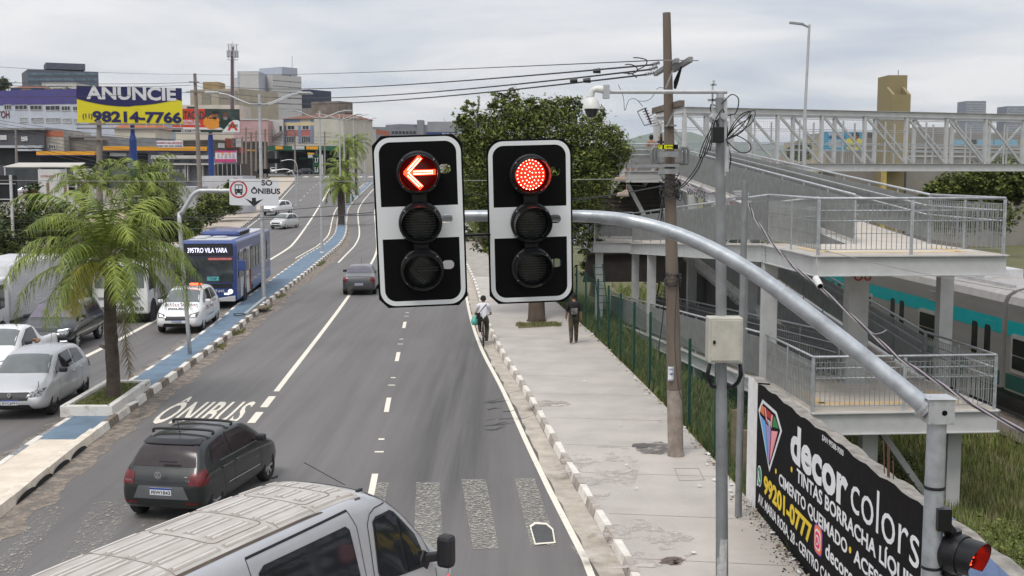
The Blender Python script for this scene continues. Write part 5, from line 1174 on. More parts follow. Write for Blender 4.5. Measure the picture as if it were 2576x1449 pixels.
def car(name, label, kind, L, W, H, col, loc, rz, wb=None, rim=None, r=.31, plate='', glass=None, group=None, lit=False, wsm=None, cat='car', spokes=7, detail=True, antenna=True, dark_sill=False):
    T = TPL[kind]; fx, fw, fz = L / 4, W / 1.7, H / 1.5; root = thing(name, label, cat, loc, rz, group)
    X = lambda x: (x - 2) * fx
    st = [(X(x), zb * min(fz, 1.1), b * fz, t * fz, wl * fw, w2 * fw, wt * fw) for x, zb, b, t, wl, w2, wt in T['st']]
    wxs = [X(q) for q in T['wx']]
    if wb: c = sum(wxs) / 2; wxs = [c - wb / 2, c + wb / 2]
    body, bv = loft_body(st, [col, PLB], 'body', root, wxs, r, r, 2)
    P = lambda pts: [(X(a), b * fz) for a, b in pts]
    gl = glass or GL
    for ax in 'LR':
        for wn in T['win']:
            decal(bv, P(wn), ax, 'side_window', gl, root, .005)
        hp = [(X(a), b * fz) for a, b in T['hl']]; tp = [(X(a), b * fz) for a, b in T['tl']]
        decal(bv, tp, ax, 'tail_light', TL_, root, .007)
    (xa, ya), (xb, yb) = T['ws']; decal(bv, [(X(xa), -ya * fw), (X(xb), -yb * fw), (X(xb) + .03, 0), (X(xb), yb * fw), (X(xa), ya * fw)], 'T', 'windshield', wsm or GLW, root, .006)
    if T['rw']:
        k, a, b, y0, y1 = T['rw']
        if k == 'rear': decal(bv, [(-y0 * fw, a * fz), (y0 * fw, a * fz), (y1 * fw, b * fz), (-y1 * fw, b * fz)], 'B', 'rear_window', gl, root, .008)
        else: decal(bv, [(X(a), -y0 * fw), (X(b), -y1 * fw), (X(b), y1 * fw), (X(a), y0 * fw)], 'T', 'rear_window', gl, root, .008)
    for s_ in (-1, 1):
        decal(bv, [(s_ * .38 * fw, .57 * fz), (s_ * .72 * fw, .58 * fz), (s_ * .76 * fw, .76 * fz), (s_ * .46 * fw, .69 * fz)], 'F', 'headlight', HLG, root, .006)
        if lit: decal(bv, [(s_ * .50 * fw, .62 * fz), (s_ * .64 * fw, .62 * fz), (s_ * .65 * fw, .69 * fz), (s_ * .52 * fw, .66 * fz)], 'F', 'lit_lamp', HLON, root, .011)
        decal(bv, [(s_ * .54 * fw, .72 * fz), (s_ * .76 * fw, .72 * fz), (s_ * .76 * fw, .93 * fz), (s_ * .56 * fw, .93 * fz)], 'B', 'tail_light', TL_, root, .007)
        for wx in wxs: wheel(wx, s_ * (W / 2 - .115), r, .20, root, rim or ALLOY, spokes)
        mb = MB(); mx = X(2.66); mb.box(mx - .06, mx + .07, min(s_ * (W / 2 - .06), s_ * (W / 2 + .14)), max(s_ * (W / 2 - .06), s_ * (W / 2 + .14)), .98 * fz, .98 * fz + .13); mb.build('mirror', PLB if name != 'police_car' else col, root, world=False, bevel=.035)
        if detail:
            for hx in ((1.02, 1.62) if kind != 'pickup' else (1.78,)):
                q = X(hx); mb = MB(); mb.box(q - .08, q + .08, min(s_ * (W / 2 - .045), s_ * (W / 2 - .0)), max(s_ * (W / 2 - .045), s_ * (W / 2)), .84 * fz, .84 * fz + .03); mb.build('door_handle', col, root, world=False, bevel=.01)
    if detail:
        for ax in 'LR':
            if kind != 'pickup': seam(bv, [(X(1.46), .98 * fz), (X(1.48), .30 * fz)], ax, root); seam(bv, [(X(.86), .95 * fz), (X(1.02), .5 * fz), (X(1.1), .3 * fz)], ax, root)
            seam(bv, [(X(2.78), .95 * fz), (X(2.80), .30 * fz)], ax, root)
    decal(bv, [(-.42 * fw, .50 * fz), (.42 * fw, .50 * fz), (.46 * fw, .63 * fz), (-.46 * fw, .63 * fz)], 'F', 'grille', PLB, root, .006)
    decal(bv, [(-.55 * fw, .27 * fz), (.55 * fw, .27 * fz), (.46 * fw, .40 * fz), (-.46 * fw, .40 * fz)], 'F', 'air_intake', PLB, root, .006)
    hf, hb = (bv.ray_cast(V((9 * q, 0, z * fz)), V((-q, 0, 0)))[0].x for q, z in ((1, .46), (-1, .60)))
    plate_(root, fb_frame(hf - .002, 0, .46 * fz, True), plate); plate_(root, fb_frame(hb + .0, 0, .60 * fz, False), plate)
    if antenna: mb = MB(); q = X(2.3 if kind != 'hatch' else .85); mb.tube([(q, 0, 1.48 * fz), (q - .1, 0, 1.48 * fz + .28)], .006, 5); mb.build('antenna', PLB, root, world=False)
    if kind in ('hatch', 'suv'): decal(bv, [(X(1.5), -.63 * fw), (X(1.52), -.63 * fw), (X(1.52), -.60 * fw), (X(1.5), -.6 * fw)], 'T', 'trim', PLB, root)
    root['_'] = 0; del root['_']
    return root, bv, X, fw, fz
def hubs(front, rear, side, W, hub=.3):
    a, b = onz(*front, hub), onz(*rear, hub); d = (a - b); d.z = 0; d.normalize(); left = V((-d.y, d.x, 0))
    c = (a + b) / 2 - left * side * (W / 2 - .05); return V((c.x, c.y, 0)), math.atan2(d.y, d.x)
# --- dark hatchback with roof bars
FXP = paint('charcoal green paint', (.014, .017, .017), metal=.2, rough=.32)
c, rz = hubs((691, 1155), (558, 1241.5), -1, 1.66); c = c + V((.02, -.42, 0))
fox, bv, X, fw, fz = car('hatchback_car', 'dark charcoal hatchback with roof bars, seen from behind beside the silver van', 'hatch', 3.78, 1.60, 1.46, FXP, c, rz, 2.465, r=.305, plate='FEW1B43', glass=mat('tinted glass', (.035, .026, .028), .12, var=.3, scale=1.5))
for x_ in (.98, 1.82):
    mb = MB(); curve([V((X(x_), -.57, 1.42)), V((X(x_), -.54, 1.49)), V((X(x_), 0, 1.505)), V((X(x_), .54, 1.49)), V((X(x_), .57, 1.42))], .026, mb, 8, 5); mb.build('roof_bar', PLB, fox, world=False, smooth=True)
decal(bv, [(-.54, 1.32), (.54, 1.32), (.52, 1.385), (-.52, 1.385)], 'B', 'spoiler', mat('spoiler black', (.008, .008, .009), .3, var=0), fox, .03)
decal(bv, [(-.52, .45), (.52, .45), (.42, .68), (-.42, .68)], 'B', 'plate_recess', mat('bumper grey', (.10, .105, .11), .5, var=.1), fox, .006)
M = fb_frame(-1.925, 0, .90, False)
mb = shape([circ(.062, n=28), circ(.050, n=28)], .008, M @ Matrix.Translation((0, 0, .05))); bd = mb.build('badge', CHR, fox, world=False)
for tx, a, b, w_ in (('V', -.024, .002, .048), ('W', -.038, -.043, .076)):
    t = text('badge_letter', tx, .055, M @ Matrix.Translation((a, b, .052)), CHR, None, depth=.002, bold=.001, width=w_); t.parent = bd
for tx, a, b, w_ in (('FOX', -.62, .83 - .90, .12), ('1.6', .50, .85 - .90, .07)):
    t = text('badge_letter', tx, .045, M @ Matrix.Translation((a, b - .05, .04)), CHR, None, depth=.001, width=w_); t.parent = fox
mb = MB(); mb.bar((-1.79, .05, 1.10), (-1.79, -.28, 1.10), .02, .02); mb.build('wiper', PLB, fox, world=False)
seam(bv, [(-.70, .80), (-.62, .76), (-.2, .735), (.2, .735), (.62, .76), (.70, .80)], 'B', fox, .014)
for s_ in (-1, 1):
    seam(bv, [(s_ * .66, .78), (s_ * .66, 1.02)], 'B', fox, .012); decal(bv, [(s_ * .45, .36), (s_ * .68, .36), (s_ * .68, .40), (s_ * .45, .40)], 'B', 'reflector', TL_, fox)
decal(bv, [(X(1.15), .50), (X(2.7), .46), (X(2.7), .485), (X(1.15), .525)], 'R', 'trim_strip', CHR, fox, .012)
decal(bv, [(X(.9), .985 * fz), (X(2.8), .955 * fz), (X(2.8), .968 * fz), (X(.9), 1.0 * fz)], 'R', 'window_trim', mat('dull trim', (.16, .17, .16), .4), fox, .012)
SKIN = mat('brown skin', (.28, .15, .09), .6, var=.08); SKD = mat('dark skin', (.075, .040, .026), .55, var=.08)
# --- silver hatchback, lower left
SIL = paint('silver paint', (.54, .55, .56), metal=.45, rough=.36); WHP = paint('white paint', (.74, .74, .73), rough=.35)
c, rz = hubs((127, 1018), (217, 964), 1, 1.73)
sil, bv, X, fw, fz = car('hatchback_car', 'silver hatchback with black mirrors nearest the left edge beside the palm', 'hatch', 4.06, 1.73, 1.53, SIL, c, rz, 2.6, rim=STW, r=.30, plate='EYC6F91', spokes=5)
M = fb_frame(2.02, 0, .66, True)
mb = shape([[(0, .085), (.055, 0), (0, -.085), (-.055, 0)], [(0, .035), (.02, 0), (0, -.035), (-.02, 0)]], .012, M @ Matrix.Translation((0, 0, .02))); mb.build('badge', CHR, sil, world=False)
seam(bv, [(.55, .0 + .90), (.62, .80), (.60, .72)], 'F', sil)
decal(bv, [(-.50, .64), (.50, .64), (.44, .70), (-.44, .70)], 'F', 'grille', PLB, sil, .007)
decal(bv, [(-.66, .235), (.66, .235), (.60, .25), (-.60, .25)], 'F', 'bumper_trim', CHR, sil, .012)
# --- police car
c, rz = hubs((509, 815), (545, 792), 1, 1.73, .32)
pol, bv, X, fw, fz = car('police_car', 'white police car with POLÍCIA lettering and a red roof beacon ahead of the bus', 'hatch', 4.30, 1.74, 1.66, WHP, c, rz, 2.62, r=.32, plate='FGI6J58', lit=True, cat='police car')
mb = MB(); mb.box(-.02, .20, -.55, .55, 1.68, 1.76); lb = mb.build('light_bar', mat('light bar', (.05, .05, .06), .3, var=0), pol, world=False, bevel=.02)
mb = MB(); mb.box(.0, .21, .10, .56, 1.70, 1.78); mb.build('red_beacon', mat('beacon red', (.9, .08, .04), .3, var=0, emit=(1, .10, .03), es=3.5), lb, world=False, bevel=.02)
PI_ = mat('police ink', (.03, .03, .05), .5, var=0); PR_ = mat('police red', (.4, .05, .05), .5, var=0)
t = text('lettering', 'POLÍCIA', .20, Matrix(((1, 0, 0, 0), (0, 0, -1, 0), (0, 1, 0, 0), (0, 0, 0, 1))), PI_, None, depth=.001, bold=.006, width=1.15)
t.data.transform(Matrix.Rotation(PI, 4, 'Z')); t.data.transform(Matrix.Translation((.62, .865, .55))); t.parent = pol
rnd = random.Random(4)
for k in range(34):
    x_ = rnd.uniform(-1.3, .7); z_ = .80 + .12 * rnd.random() + (.14 if x_ < -.6 else 0); decal(bv, [(x_, z_), (x_ + .07, z_), (x_ + .07, z_ + .05), (x_, z_ + .05)], 'L', 'checker', (PI_, PR_, mat('police grey', (.3, .3, .33), .5))[k % 3], pol, .007, 0)
for k in range(26):
    y_ = -.62 + .05 * k; z_ = 1.28 + .10 * (k % 2) + rnd.uniform(0, .08); decal(bv, [(z_, y_), (z_ + .07, y_), (z_ + .07, y_ + .045), (z_, y_ + .045)], 'T', 'checker', (PI_, PR_)[k % 2], pol, .007, 0)
t = text('lettering', 'POLÍCIA', .16, Matrix.Translation((0, 0, 0)), PI_, None, depth=.001, bold=.006, width=.8)
q = bv.ray_cast(V((1.62, 0, 3)), V((0, 0, -1)))[0]; q2 = bv.ray_cast(V((1.78, 0, 3)), V((0, 0, -1)))[0]
t.data.transform(frame((q2.x, -.40, q2.z + .015), (0, 1, 0), (q - q2))); t.parent = pol
# --- black luxury SUV
c, rz = hubs((190, 854), (233, 838 - 6), 1, 1.9, .36)
rz = sil.rotation_euler.z; a = onz(190, 854, .36); dd = V((math.cos(rz), math.sin(rz), 0)); lf = V((-dd.y, dd.x, 0)); c = a - dd * 1.33 - lf * .86; c.z = 0
BLP = paint('black paint', (.012, .014, .016), rough=.18)
suv, bv, X, fw, fz = car('suv', 'black SUV with lit white running lights between the pickup and the truck', 'suv', 4.36, 1.9, 1.62, BLP, c, rz, 2.66, r=.36, wsm=mat('violet windscreen', (.13, .11, .15), .1, var=.25), cat='car', glass=GL)
M = fb_frame(2.02, 0, .86, True); t = text('lettering', 'RANGE ROVER', .09, M @ Matrix.Translation((-.50, .02, .05)), CHR, None, depth=.001, bold=.002, width=1.0); t.parent = suv
for s_ in (-1, 1): decal(bv, [(s_ * .48, .74), (s_ * .78, .78), (s_ * .80, .82), (s_ * .50, .78)], 'F', 'running_light', DRL, suv, .014); decal(bv, [(s_ * .58, .40), (s_ * .78, .40), (s_ * .78, .44), (s_ * .58, .44)], 'F', 'fog_light', DRL, suv, .014)
# --- small white pickup behind the silver hatchback
rz = sil.rotation_euler.z; a = at(145, 862, 37.1); dd = V((math.cos(rz), math.sin(rz), 0)); lf = V((-dd.y, dd.x, 0)); c = V((-14.75, 37.2, 0)) + dd * 2.2 - lf * .83
pk, bv, X, fw, fz = car('pickup_truck', 'small white pickup with an open bed half hidden behind the silver hatchback', 'pickup', 4.45, 1.68, 1.54, WHP, c, rz, 2.72, r=.30, lit=True, cat='pickup')
decal(bv, [(X(.10), -.70), (X(1.30), -.68), (X(1.30), .68), (X(.10), .70)], 'T', 'cargo_bed', mat('bed liner', (.06, .065, .065), .6, var=.3), pk, .006)
mb = MB(); curve([V((X(2.0), .70, 1.04)), V((X(1.85), .88, 1.03)), V((X(2.1), .90, 1.0))], .05, mb, 8); mb.build('driver_arm', SKIN, pk, world=False, smooth=True)
# --- grey sedan ahead, straddling the bus line
GRP = paint('grey paint', (.085, .085, .09), metal=.4, rough=.3)
g0 = G(899, 744, 0); c = g0 + V((-.07, 2.15, 0)); c.z = 0
sed, bv, X, fw, fz = car('sedan_car', 'grey sedan driving away on the bus lane line left of the signals', 'sedan', 4.3, 1.70, 1.46, GRP, c, PI / 2 + .07, 2.55, r=.30, plate='DZA6A06', glass=mat('pale tinted glass', (.11, .10, .125), .12, var=.2))
# --- white compact car and white pickup further up
def lane_car(px, py, rz_, **k): p = G(px, py, 0); return car(loc=V((p.x, p.y, road(p.y))), rz=rz_, **k)
lane_car(716, 574, -PI / 2 - .28, name='hatchback_car', label='pale compact car coming down the carriageway with lit headlamps below the white pickup', kind='hatch', L=3.8, W=1.62, H=1.50, col=paint('pale silver paint', (.55, .55, .54), rough=.35), lit=True, detail=False)
lane_car(697, 540, -PI / 2 - .30, name='pickup_truck', label='white pickup coming down the carriageway under the lane sign', kind='suv', L=4.9, W=1.85, H=1.72, col=WHP, cat='pickup', r=.36, detail=False)
lane_car(205, 742, -PI / 2 - .06, name='suv', label='silver SUV between the box truck and the white flatbed truck', kind='suv', L=4.9, W=1.9, H=1.78, col=SIL, r=.37, detail=False)
p = at(482, 640, 70); car('van', 'white minivan almost hidden behind the left side of the blue bus', 'suv', 4.6, 1.8, 1.95, WHP, V((p.x, 70, 0)), -PI / 2 - .07, cat='van', detail=False)
for (x, y, rz_, k, L_, W_, H_, col, lb) in ((738, 441, .05, 'sedan', 4.5, 1.8, 1.45, BLP, 'black sedan waiting side-on at the far junction'), (766, 438, .0, 'suv', 4.5, 1.8, 1.65, paint('navy paint', (.02, .025, .04)), 'dark SUV behind the black sedan at the far junction'), (687, 437, -1.3, 'suv', 4.6, 1.8, 1.7, WHP, 'white pickup arriving at the far junction'), (441, 456, .6, 'hatch', 3.8, 1.6, 1.5, paint('dark red paint', (.16, .012, .02)), 'dark red car parked by the grey low building'),
    (856, 437, -1.4, 'hatch', 3.9, 1.6, 1.5, SIL, 'silver car parked in the filling station behind the lamp posts'), (655, 404, -.3, 'suv', 4.5, 1.8, 1.6, SIL, 'silver car on the street behind the pink poster'), (638, 402, -.2, 'hatch', 4, 1.7, 1.5, WHP, 'white car beside the silver one behind the pink poster')):
    p = G(x, y, 0); car('sedan_car' if k == 'sedan' else 'parked_car', lb, k, L_, W_, H_, col, p, PI + rz_, detail=False, antenna=False, group='cars at the far junction and shops')
for (x, y, rz_, k, col, lb) in ((95, 492, .2, 'hatch', paint('dull red paint', (.22, .04, .035), rough=.45), 'dull red car in the used car yard under the shed roof'), (128, 484, .15, 'hatch', WHP, 'white car with a blue roof end next to the dull red car'), (155, 483, .1, 'sedan', SIL, 'silver grey car beside the yard fence post'), (60, 478, .3, 'sedan', WHP, 'white car at the back of the used car yard'), (88, 468, .1, 'suv', WHP, 'white van-like car behind the dull red car'), (70, 490, .2, 'hatch', SIL, 'silver car left of the dull red car'), (30, 470, .2, 'suv', paint('pale green paint', (.35, .42, .36)), 'pale green van at the left edge of the yard')):
    p = G(x, y, 0); car('parked_car', lb, k, 4.1, 1.7, 1.5, col, p, PI + rz_, detail=False, antenna=False, group='cars in the used car yard')
# --- trucks
def truck(label, p_front, rz, W, cabh, boxL, boxh, boxm, face, num=None, ribs=True):
    # local x forward, x=0 at the front of the cab
    root = thing('box_truck', label, 'truck', p_front, rz); mb = MB(); hw = W / 2
    prof = [(-1.65, .55), (-1.65, cabh - .05), (-1.5, cabh), (-.35, cabh - .02), (-.12, cabh - .12), (.0, 1.45), (.04, .95), (.04, .42), (-.2, .38), (-.5, .5)]
    mb.prism([(a, -hw, b) for a, b in prof], (0, W, 0)); cabo = mb.build('cab', face, root, world=False, bevel=.07)
    mb = MB(); mb.add([(.018, -hw * .88, 1.47), (.018, hw * .88, 1.47), (-.105, hw * .84, cabh - .16), (-.105, -hw * .84, cabh - .16)], [(0, 1, 2, 3)]); mb.build('windshield', GLW, cabo, world=False)
    for s_ in (-1, 1):
        mb = MB(); y_ = s_ * (hw + .006); mb.add([(-1.2, y_, 1.40), (-.22, y_, 1.34), (-.30, y_, cabh - .25), (-1.2, y_, cabh - .22)], [(0, 1, 2, 3) if s_ < 0 else (3, 2, 1, 0)]); mb.build('side_window', GL, cabo, world=False)
        mb = MB(); mb.box(-.08, .05, y_ + s_ * .02 - .0, y_ + s_ * .22, 1.45, 1.95); 
        mb = MB(); mb.box(-.08, .04, min(y_ + s_ * .06, y_ + s_ * .28), max(y_ + s_ * .06, y_ + s_ * .28), 1.45, 1.92); mb.build('mirror', PLB, cabo, world=False, bevel=.03)
        mb = MB()
        for q in (.25, .44): mb.tube([(.02, s_ * (hw - q), .62), (.055, s_ * (hw - q), .62)], .085, 14)
        mb.build('headlight', HLG, cabo, world=False)
        for wx in (-.85, -4.1): wheel(wx, s_ * (hw - .12), .42, .26, root, STW if wx < -2 else WHP, 6)
        mb = MB(); mb.tube([(-.85, s_ * (hw - .35), .43), (-.85, s_ * (hw + .008), .43)], .54, 24); mb.build('wheel_arch', PLB, cabo, world=False)
    mb = MB(); mb.box(.041, .05, -hw * .75, hw * .75, .98, 1.10); mb.box(.041, .05, -.3, .3, .45, .75); mb.build('grille', mat('grille grey', (.25, .25, .26), .5), cabo, world=False)
    plate_(cabo, fb_frame(.05, 0, .58, True), '')
    if num: t = text('lettering', num, .16, fb_frame(.045, 0, 1.22, True) @ Matrix.Translation((.3, 0, 0)), MATS['plate blue'], None, depth=.001, bold=.005, width=.36); t.parent = cabo
    mb = MB(); mb.box(-1.8 - boxL, -1.8, -hw, hw, .85, .85 + boxh)
    if ribs:
        for k in range(int(boxh / .085)):
            z = .92 + k * .085
            for s_ in (-1, 1): mb.box(-1.75 - boxL, -1.85, min(s_ * hw, s_ * (hw + .03)), max(s_ * hw, s_ * (hw + .03)), z, z + .045, 0)
        for k in range(int(boxL / .25)): x_ = -1.95 - k * .25; mb.box(x_ - .08, x_, -hw, hw, .85 + boxh, .85 + boxh + .02)
    mb.build('cargo_box', boxm, root, world=False)
    mb = MB(); mb.box(-1.8 - boxL, -.6, -.42, .42, .5, .84); 
    mb.build('chassis', PLB, root, world=False)
    mb = MB(); mb.box(-1.8 - boxL, -1.85, hw - .06, hw - .0, .66, .80); mb.box(-1.8 - boxL, -1.85, -hw, -hw + .06, .66, .80); mb.build('side_rail', mat('rail dark', (.10, .10, .10), .6), root, world=False)
    return root
rz = sil.rotation_euler.z - .0
ALB = mat('ribbed aluminium', (.66, .66, .67), .4, metal=.1, var=.12, scale=1.5)
a = V((-18.0, 41.2, 0)); dd = V((math.cos(rz), math.sin(rz), 0)); lf = V((-dd.y, dd.x, 0))
truck('white lorry with a ribbed aluminium box at the left edge behind the palm', a + dd * 1.85 - lf * 1.15, rz, 2.3, 2.45, 6.4, 1.95, ALB, WHP)
p = onz(326, 792, .4); truck('white cab lorry numbered 815 between the SUV and the police car', V((-15.95, 46.6, 0)), rz, 2.25, 2.5, 5.2, 1.9, mat('truck box white', (.50, .49, .47), .5, var=.1), WHP, '815')
# --- blue bus
bz = math.atan2(-1, .075); bloc = onz(597, 758, .35)
bus_ = thing('city_bus', 'blue articulated-style city bus with amber-white destination display coming down the median side lane', 'bus', V((bloc.x, bloc.y, 0)), bz)
bus_['label'] = 'blue city bus with a lit destination display coming along the median'
BB = mat('bus blue', (.03, .062, .225), .35, var=.12, scale=1.2, coat=.4); BW = mat('bus grey white', (.52, .52, .54), .4, var=.06); BL_ = 11.4; Wb = 2.5
# local: x forward (0 = front), y left positive; the median side is the left side (y = 0), body spans y 0 .. -2.5
mb = MB(); prof = [(-BL_, .45), (-BL_ - .02, 2.9), (-BL_ + .15, 3.08), (-.30, 3.08), (-.06, 2.95), (.0, 2.4), (.06, 1.15), (.06, .5), (-.2, .35), (-.8, .32)]
mb.prism([(a, -Wb, b) for a, b in prof], (0, Wb, 0)); body = mb.build('body', BB, bus_, world=False, bevel=.10)
mb = MB(); mb.box(-BL_ + .4, -.5, -2.2, -.3, 3.081, 3.10); mb.build('roof_panel', BW, body, world=False)
mb = MB(); mb.add([(.032, -2.36, 1.22), (.032 + .045, -1.25, 1.20), (.032, -.14, 1.22), (-.0, -.16, 2.42), (.04, -1.25, 2.42), (-.0, -2.34, 2.42)], [(0, 1, 4, 5), (1, 2, 3, 4)]); mb = MB(); mb.prism([(.045, -2.36, 1.22), (.045, -.14, 1.22), (.012, -.16, 2.38), (.012, -2.34, 2.38)], (.03, 0, 0)); mb.build('windshield', mat('bus glass', (.045, .055, .06), .08, var=.6, scale=1.3), bus_, world=False)
mb = MB(); mb.prism([(.0, -2.36, 2.42), (.0, -.14, 2.42), (-.06, -.16, 2.96), (-.06, -2.34, 2.96)], (.035, 0, 0)); dp = mb.build('display', mat('display black', (.012, .012, .014), .2, var=0), bus_, world=False)
DT = mat('display dots', (.9, .9, 1), .4, var=0, emit=(.70, .70, 1), es=.9)
t = text('lettering', '395TRO VILA YARA', .30, frame((.035, -2.15, 2.56), (0, 1, 0), (-.11, 0, 1)), DT, None, depth=.002, bold=.004, width=1.75); t.parent = dp
mb = MB(); mb.box(.062, .085, -2.3, -.2, .98, 1.16); mb.build('black_apron', PLB, bus_, world=False)
mb = MB(); mb.prism([(.065, -2.44, .36), (.065, -.06, .36), (.065, -.06, .62), (.065, -.9, .50), (.065, -1.6, .50), (.065, -2.44, .62)], (.05, 0, 0)); mb.build('bumper', BW, bus_, world=False, bevel=.02)
for y_ in (-.28, -2.22):
    mb = MB(); mb.tube([(.06, y_, .80), (.09, y_, .80)], .11, 16); hh = mb.build('headlight', HLON, bus_, world=False); mb = MB(); mb.box(.06, .085, y_ - .28 if y_ > -1 else y_ + .06, y_ - .06 if y_ > -1 else y_ + .28, .66, .74); mb.build('indicator', DRL, hh, world=False)
STK = mat('teal sticker', (.12, .48, .50), .5, var=0)
mb = MB(); mb.box(.078, .082, -1.30, -.78, 1.30, 1.48); sk = mb.build('sticker', STK, bus_, world=False); t = text('lettering', 'TOP', .14, frame((.084, -1.22, 1.34), (0, 1, 0), (0, 0, 1)), INK, None, depth=0, bold=.003, width=.36); t.parent = sk
mb = MB(); mb.box(.045, .05, -1.25, -.18, 2.22, 2.33); sk = mb.build('sticker', mat('sticker red', (.55, .06, .05), .5), bus_, world=False); t = text('lettering', 'INTEGRAÇÃO ÔNIBUS-TREM', .08, frame((.052, -1.2, 2.245), (0, 1, 0), (0, 0, 1)), PLW, None, depth=0, width=.98); t.parent = sk
t = text('lettering', '27.645', .16, frame((.088, -1.05, .78), (0, 1, 0), (0, 0, 1)), PLW, None, depth=.001, bold=.004, width=.5); t.parent = bus_
for y_, s_ in ((.08, 1), (-2.58, -1)):
    mb = MB(); mb.bar((-.15, y_ - .06 * s_, 2.35), (.12, y_ + .22 * s_, 2.2), .04, .04); mb.box(.0, .14, min(y_, y_ + .34 * s_), max(y_, y_ + .34 * s_), 1.75, 2.2); mb.build('mirror', BB, bus_, world=False, bevel=.05)
BG = mat('bus side glass', (.05, .055, .06), .1, var=.5, scale=1)
mb = MB(); mb.box(-4.6, -1.0, .001, .012, .45, 2.62); mb.build('grey_side_panel', BW, bus_, world=False)
mb = MB(); mb.box(-3.4, -2.75, .013, .017, .5, 1.45); mb.build('white_panel', mat('bus white', (.66, .66, .66), .4), bus_, world=False); mb = MB(); mb.prism([(-4.15, .013, .5), (-3.7, .013, .5), (-3.5, .013, 1.5), (-3.95, .013, 1.5)], (0, .004, 0)); mb.build('red_stripe', mat('bus red', (.30, .03, .05), .4), bus_, world=False)
for x0, x1, z0 in ((-1.25, -.55, 1.35), (-1.9, -1.3, 1.35), (-3.6, -2.85, 1.5), (-5.6, -4.8, 1.5), (-6.6, -5.8, 1.5), (-7.6, -6.8, 1.5), (-8.6, -7.8, 1.5), (-9.6, -8.8, 1.5), (-10.7, -9.9, 1.5)):
    mb = MB(); mb.box(x0, x1, .018, .026, z0, 2.5); mb.build('side_window', BG, bus_, world=False, bevel=.003); mb = MB(); mb.box(x0, x1, -Wb - .012, -Wb - .002, z0, 2.5); mb.build('side_window', BG, bus_, world=False)
for x0 in (-2.7, -4.7):
    mb = MB(); mb.box(x0, x0 + .72, .018, .03, .42, 2.58); dr = mb.build('door', PLB, bus_, world=False); mb = MB(); mb.box(x0 + .06, x0 + .33, .031, .036, .7, 2.45); mb.box(x0 + .40, x0 + .66, .031, .036, .7, 2.45); mb.build('pane', BG, dr, world=False)
t = text('lettering', 'emtu', .26, Matrix(((-1, 0, 0, -2.85), (0, 0, 1, .03), (0, 1, 0, 1.15), (0, 0, 0, 1))), BB, None, depth=0, bold=.004, width=.5); t.parent = bus_
for wx in (-1.9 - .35, -8.6):
    for y_ in (-.13, -Wb + .13): wheel(wx, y_ + (0.0), .48, .28, bus_, STW, 8)
    mb = MB(); mb.tube([(wx, -.4, .5), (wx, .0155, .5)], .60, 26); mb.build('wheel_arch', PLB, bus_, world=False)
for n_ in [o for o in bus_.children if o.name.startswith('wheel') and 'arch' not in o.name]: n_.location.y += .02 if min(v.co.y for v in n_.data.vertices) > -1 else 0
mb = MB(); mb.box(-6.8, -3.1, -2.15, -.35, 3.101, 3.36)
ac = mb.build('roof_unit', BB, bus_, world=False, bevel=.14)
for k in range(26):
    pass
mb = MB()
for k in range(34): x_ = -6.3 + k * .09; mb.box(x_, x_ + .035, -.352, -.345, 3.14, 3.30)
mb.build('grille', PLB, ac, world=False)
for x_, y_ in ((-1.6, -1.9), (-2.3, -1.1), (-2.6, -1.9)):
    mb = MB(); mb.tube([(x_, y_, 3.10), (x_, y_, 3.17)], .34, 20); mb.build('roof_hatch', BW, bus_, world=False, bevel=.02)
mb = MB(); mb.tube([(-9.2, -1.25, 3.10), (-9.2, -1.25, 3.2)], .3, 16); mb.build('roof_hatch', BB, bus_, world=False, bevel=.02)
# --- big silver van across the bottom
zr = 2.25; pa, pb_ = onz(692, 1204, zr), onz(913, 1234, zr); dh = V((math.sin(math.radians(26.7)), math.cos(math.radians(26.7)), 0)); mid = (pa + pb_) / 2; mid.z = 0
VP_ = paint('van silver', (.55, .555, .57), metal=.3, rough=.36); VR = mat('van roof dusty', (.52, .49, .455), .6, rgb2=(.36, .325, .29), scale=2.6, var=0, stretch=(.5, 1.4, 1))
van = thing('cargo_van', 'large silver van with a ribbed dusty roof cutting across the bottom of the photo', 'van', mid, math.atan2(dh.y, dh.x))
st = [(-4.6, .4, 1.1, 1.9, .8, .78, .6), (-4.5, .3, 1.15, 2.20, .92, .88, .70), (-4.2, .28, 1.15, 2.26, .94, .90, .74), (-2, .28, 1.15, 2.29, .94, .91, .745), (-.6, .28, 1.15, 2.29, .94, .91, .745), (-.1, .28, 1.14, 2.27, .94, .91, .74), (.25, .28, 1.12, 2.19, .94, .90, .73), (.6, .28, 1.10, 2.00, .94, .90, .73), (.95, .28, 1.06, 1.72, .94, .89, .735), (1.25, .28, 1.02, 1.42, .94, .88, .74), (1.5, .28, .96, 1.18, .93, .85, .72), (1.8, .28, .86, 1.00, .90, .80, .66), (2.02, .3, .70, .80, .82, .72, .56), (2.12, .4, .55, .6, .7, .6, .45)]
vb, bv = loft_body(st, [VP_, PLB], 'body', van, (-3.2, 1.35), .34, .34, 2)
def vl(x, y, z=2.3):
    q = onz(x, y, z) - mid; c_ = q.x * dh.x + q.y * dh.y; l_ = -q.x * dh.y + q.y * dh.x; return c_, l_
decal(bv, [(-4.5, -.645), (-.12, -.645), (-.02, -.60), (.02, 0), (-.02, .60), (-.12, .645), (-4.5, .645)], 'T', 'roof', VR, van, .004, 5)
for y_ in (-.66, .66): seam(bv, [(-4.5, y_), (-.05, y_)], 'T', van, .022, mat('gutter grime', (.10, .075, .06), .9, var=.3), 'roof_gutter', .008)
RSHD = mat('rib shade', (.30, .26, .225), .8, rgb2=(.40, .37, .33), scale=5, var=0)
RBM = mat('rib light', (.70, .68, .65), .5, rgb2=(.55, .52, .48), scale=3, var=0)
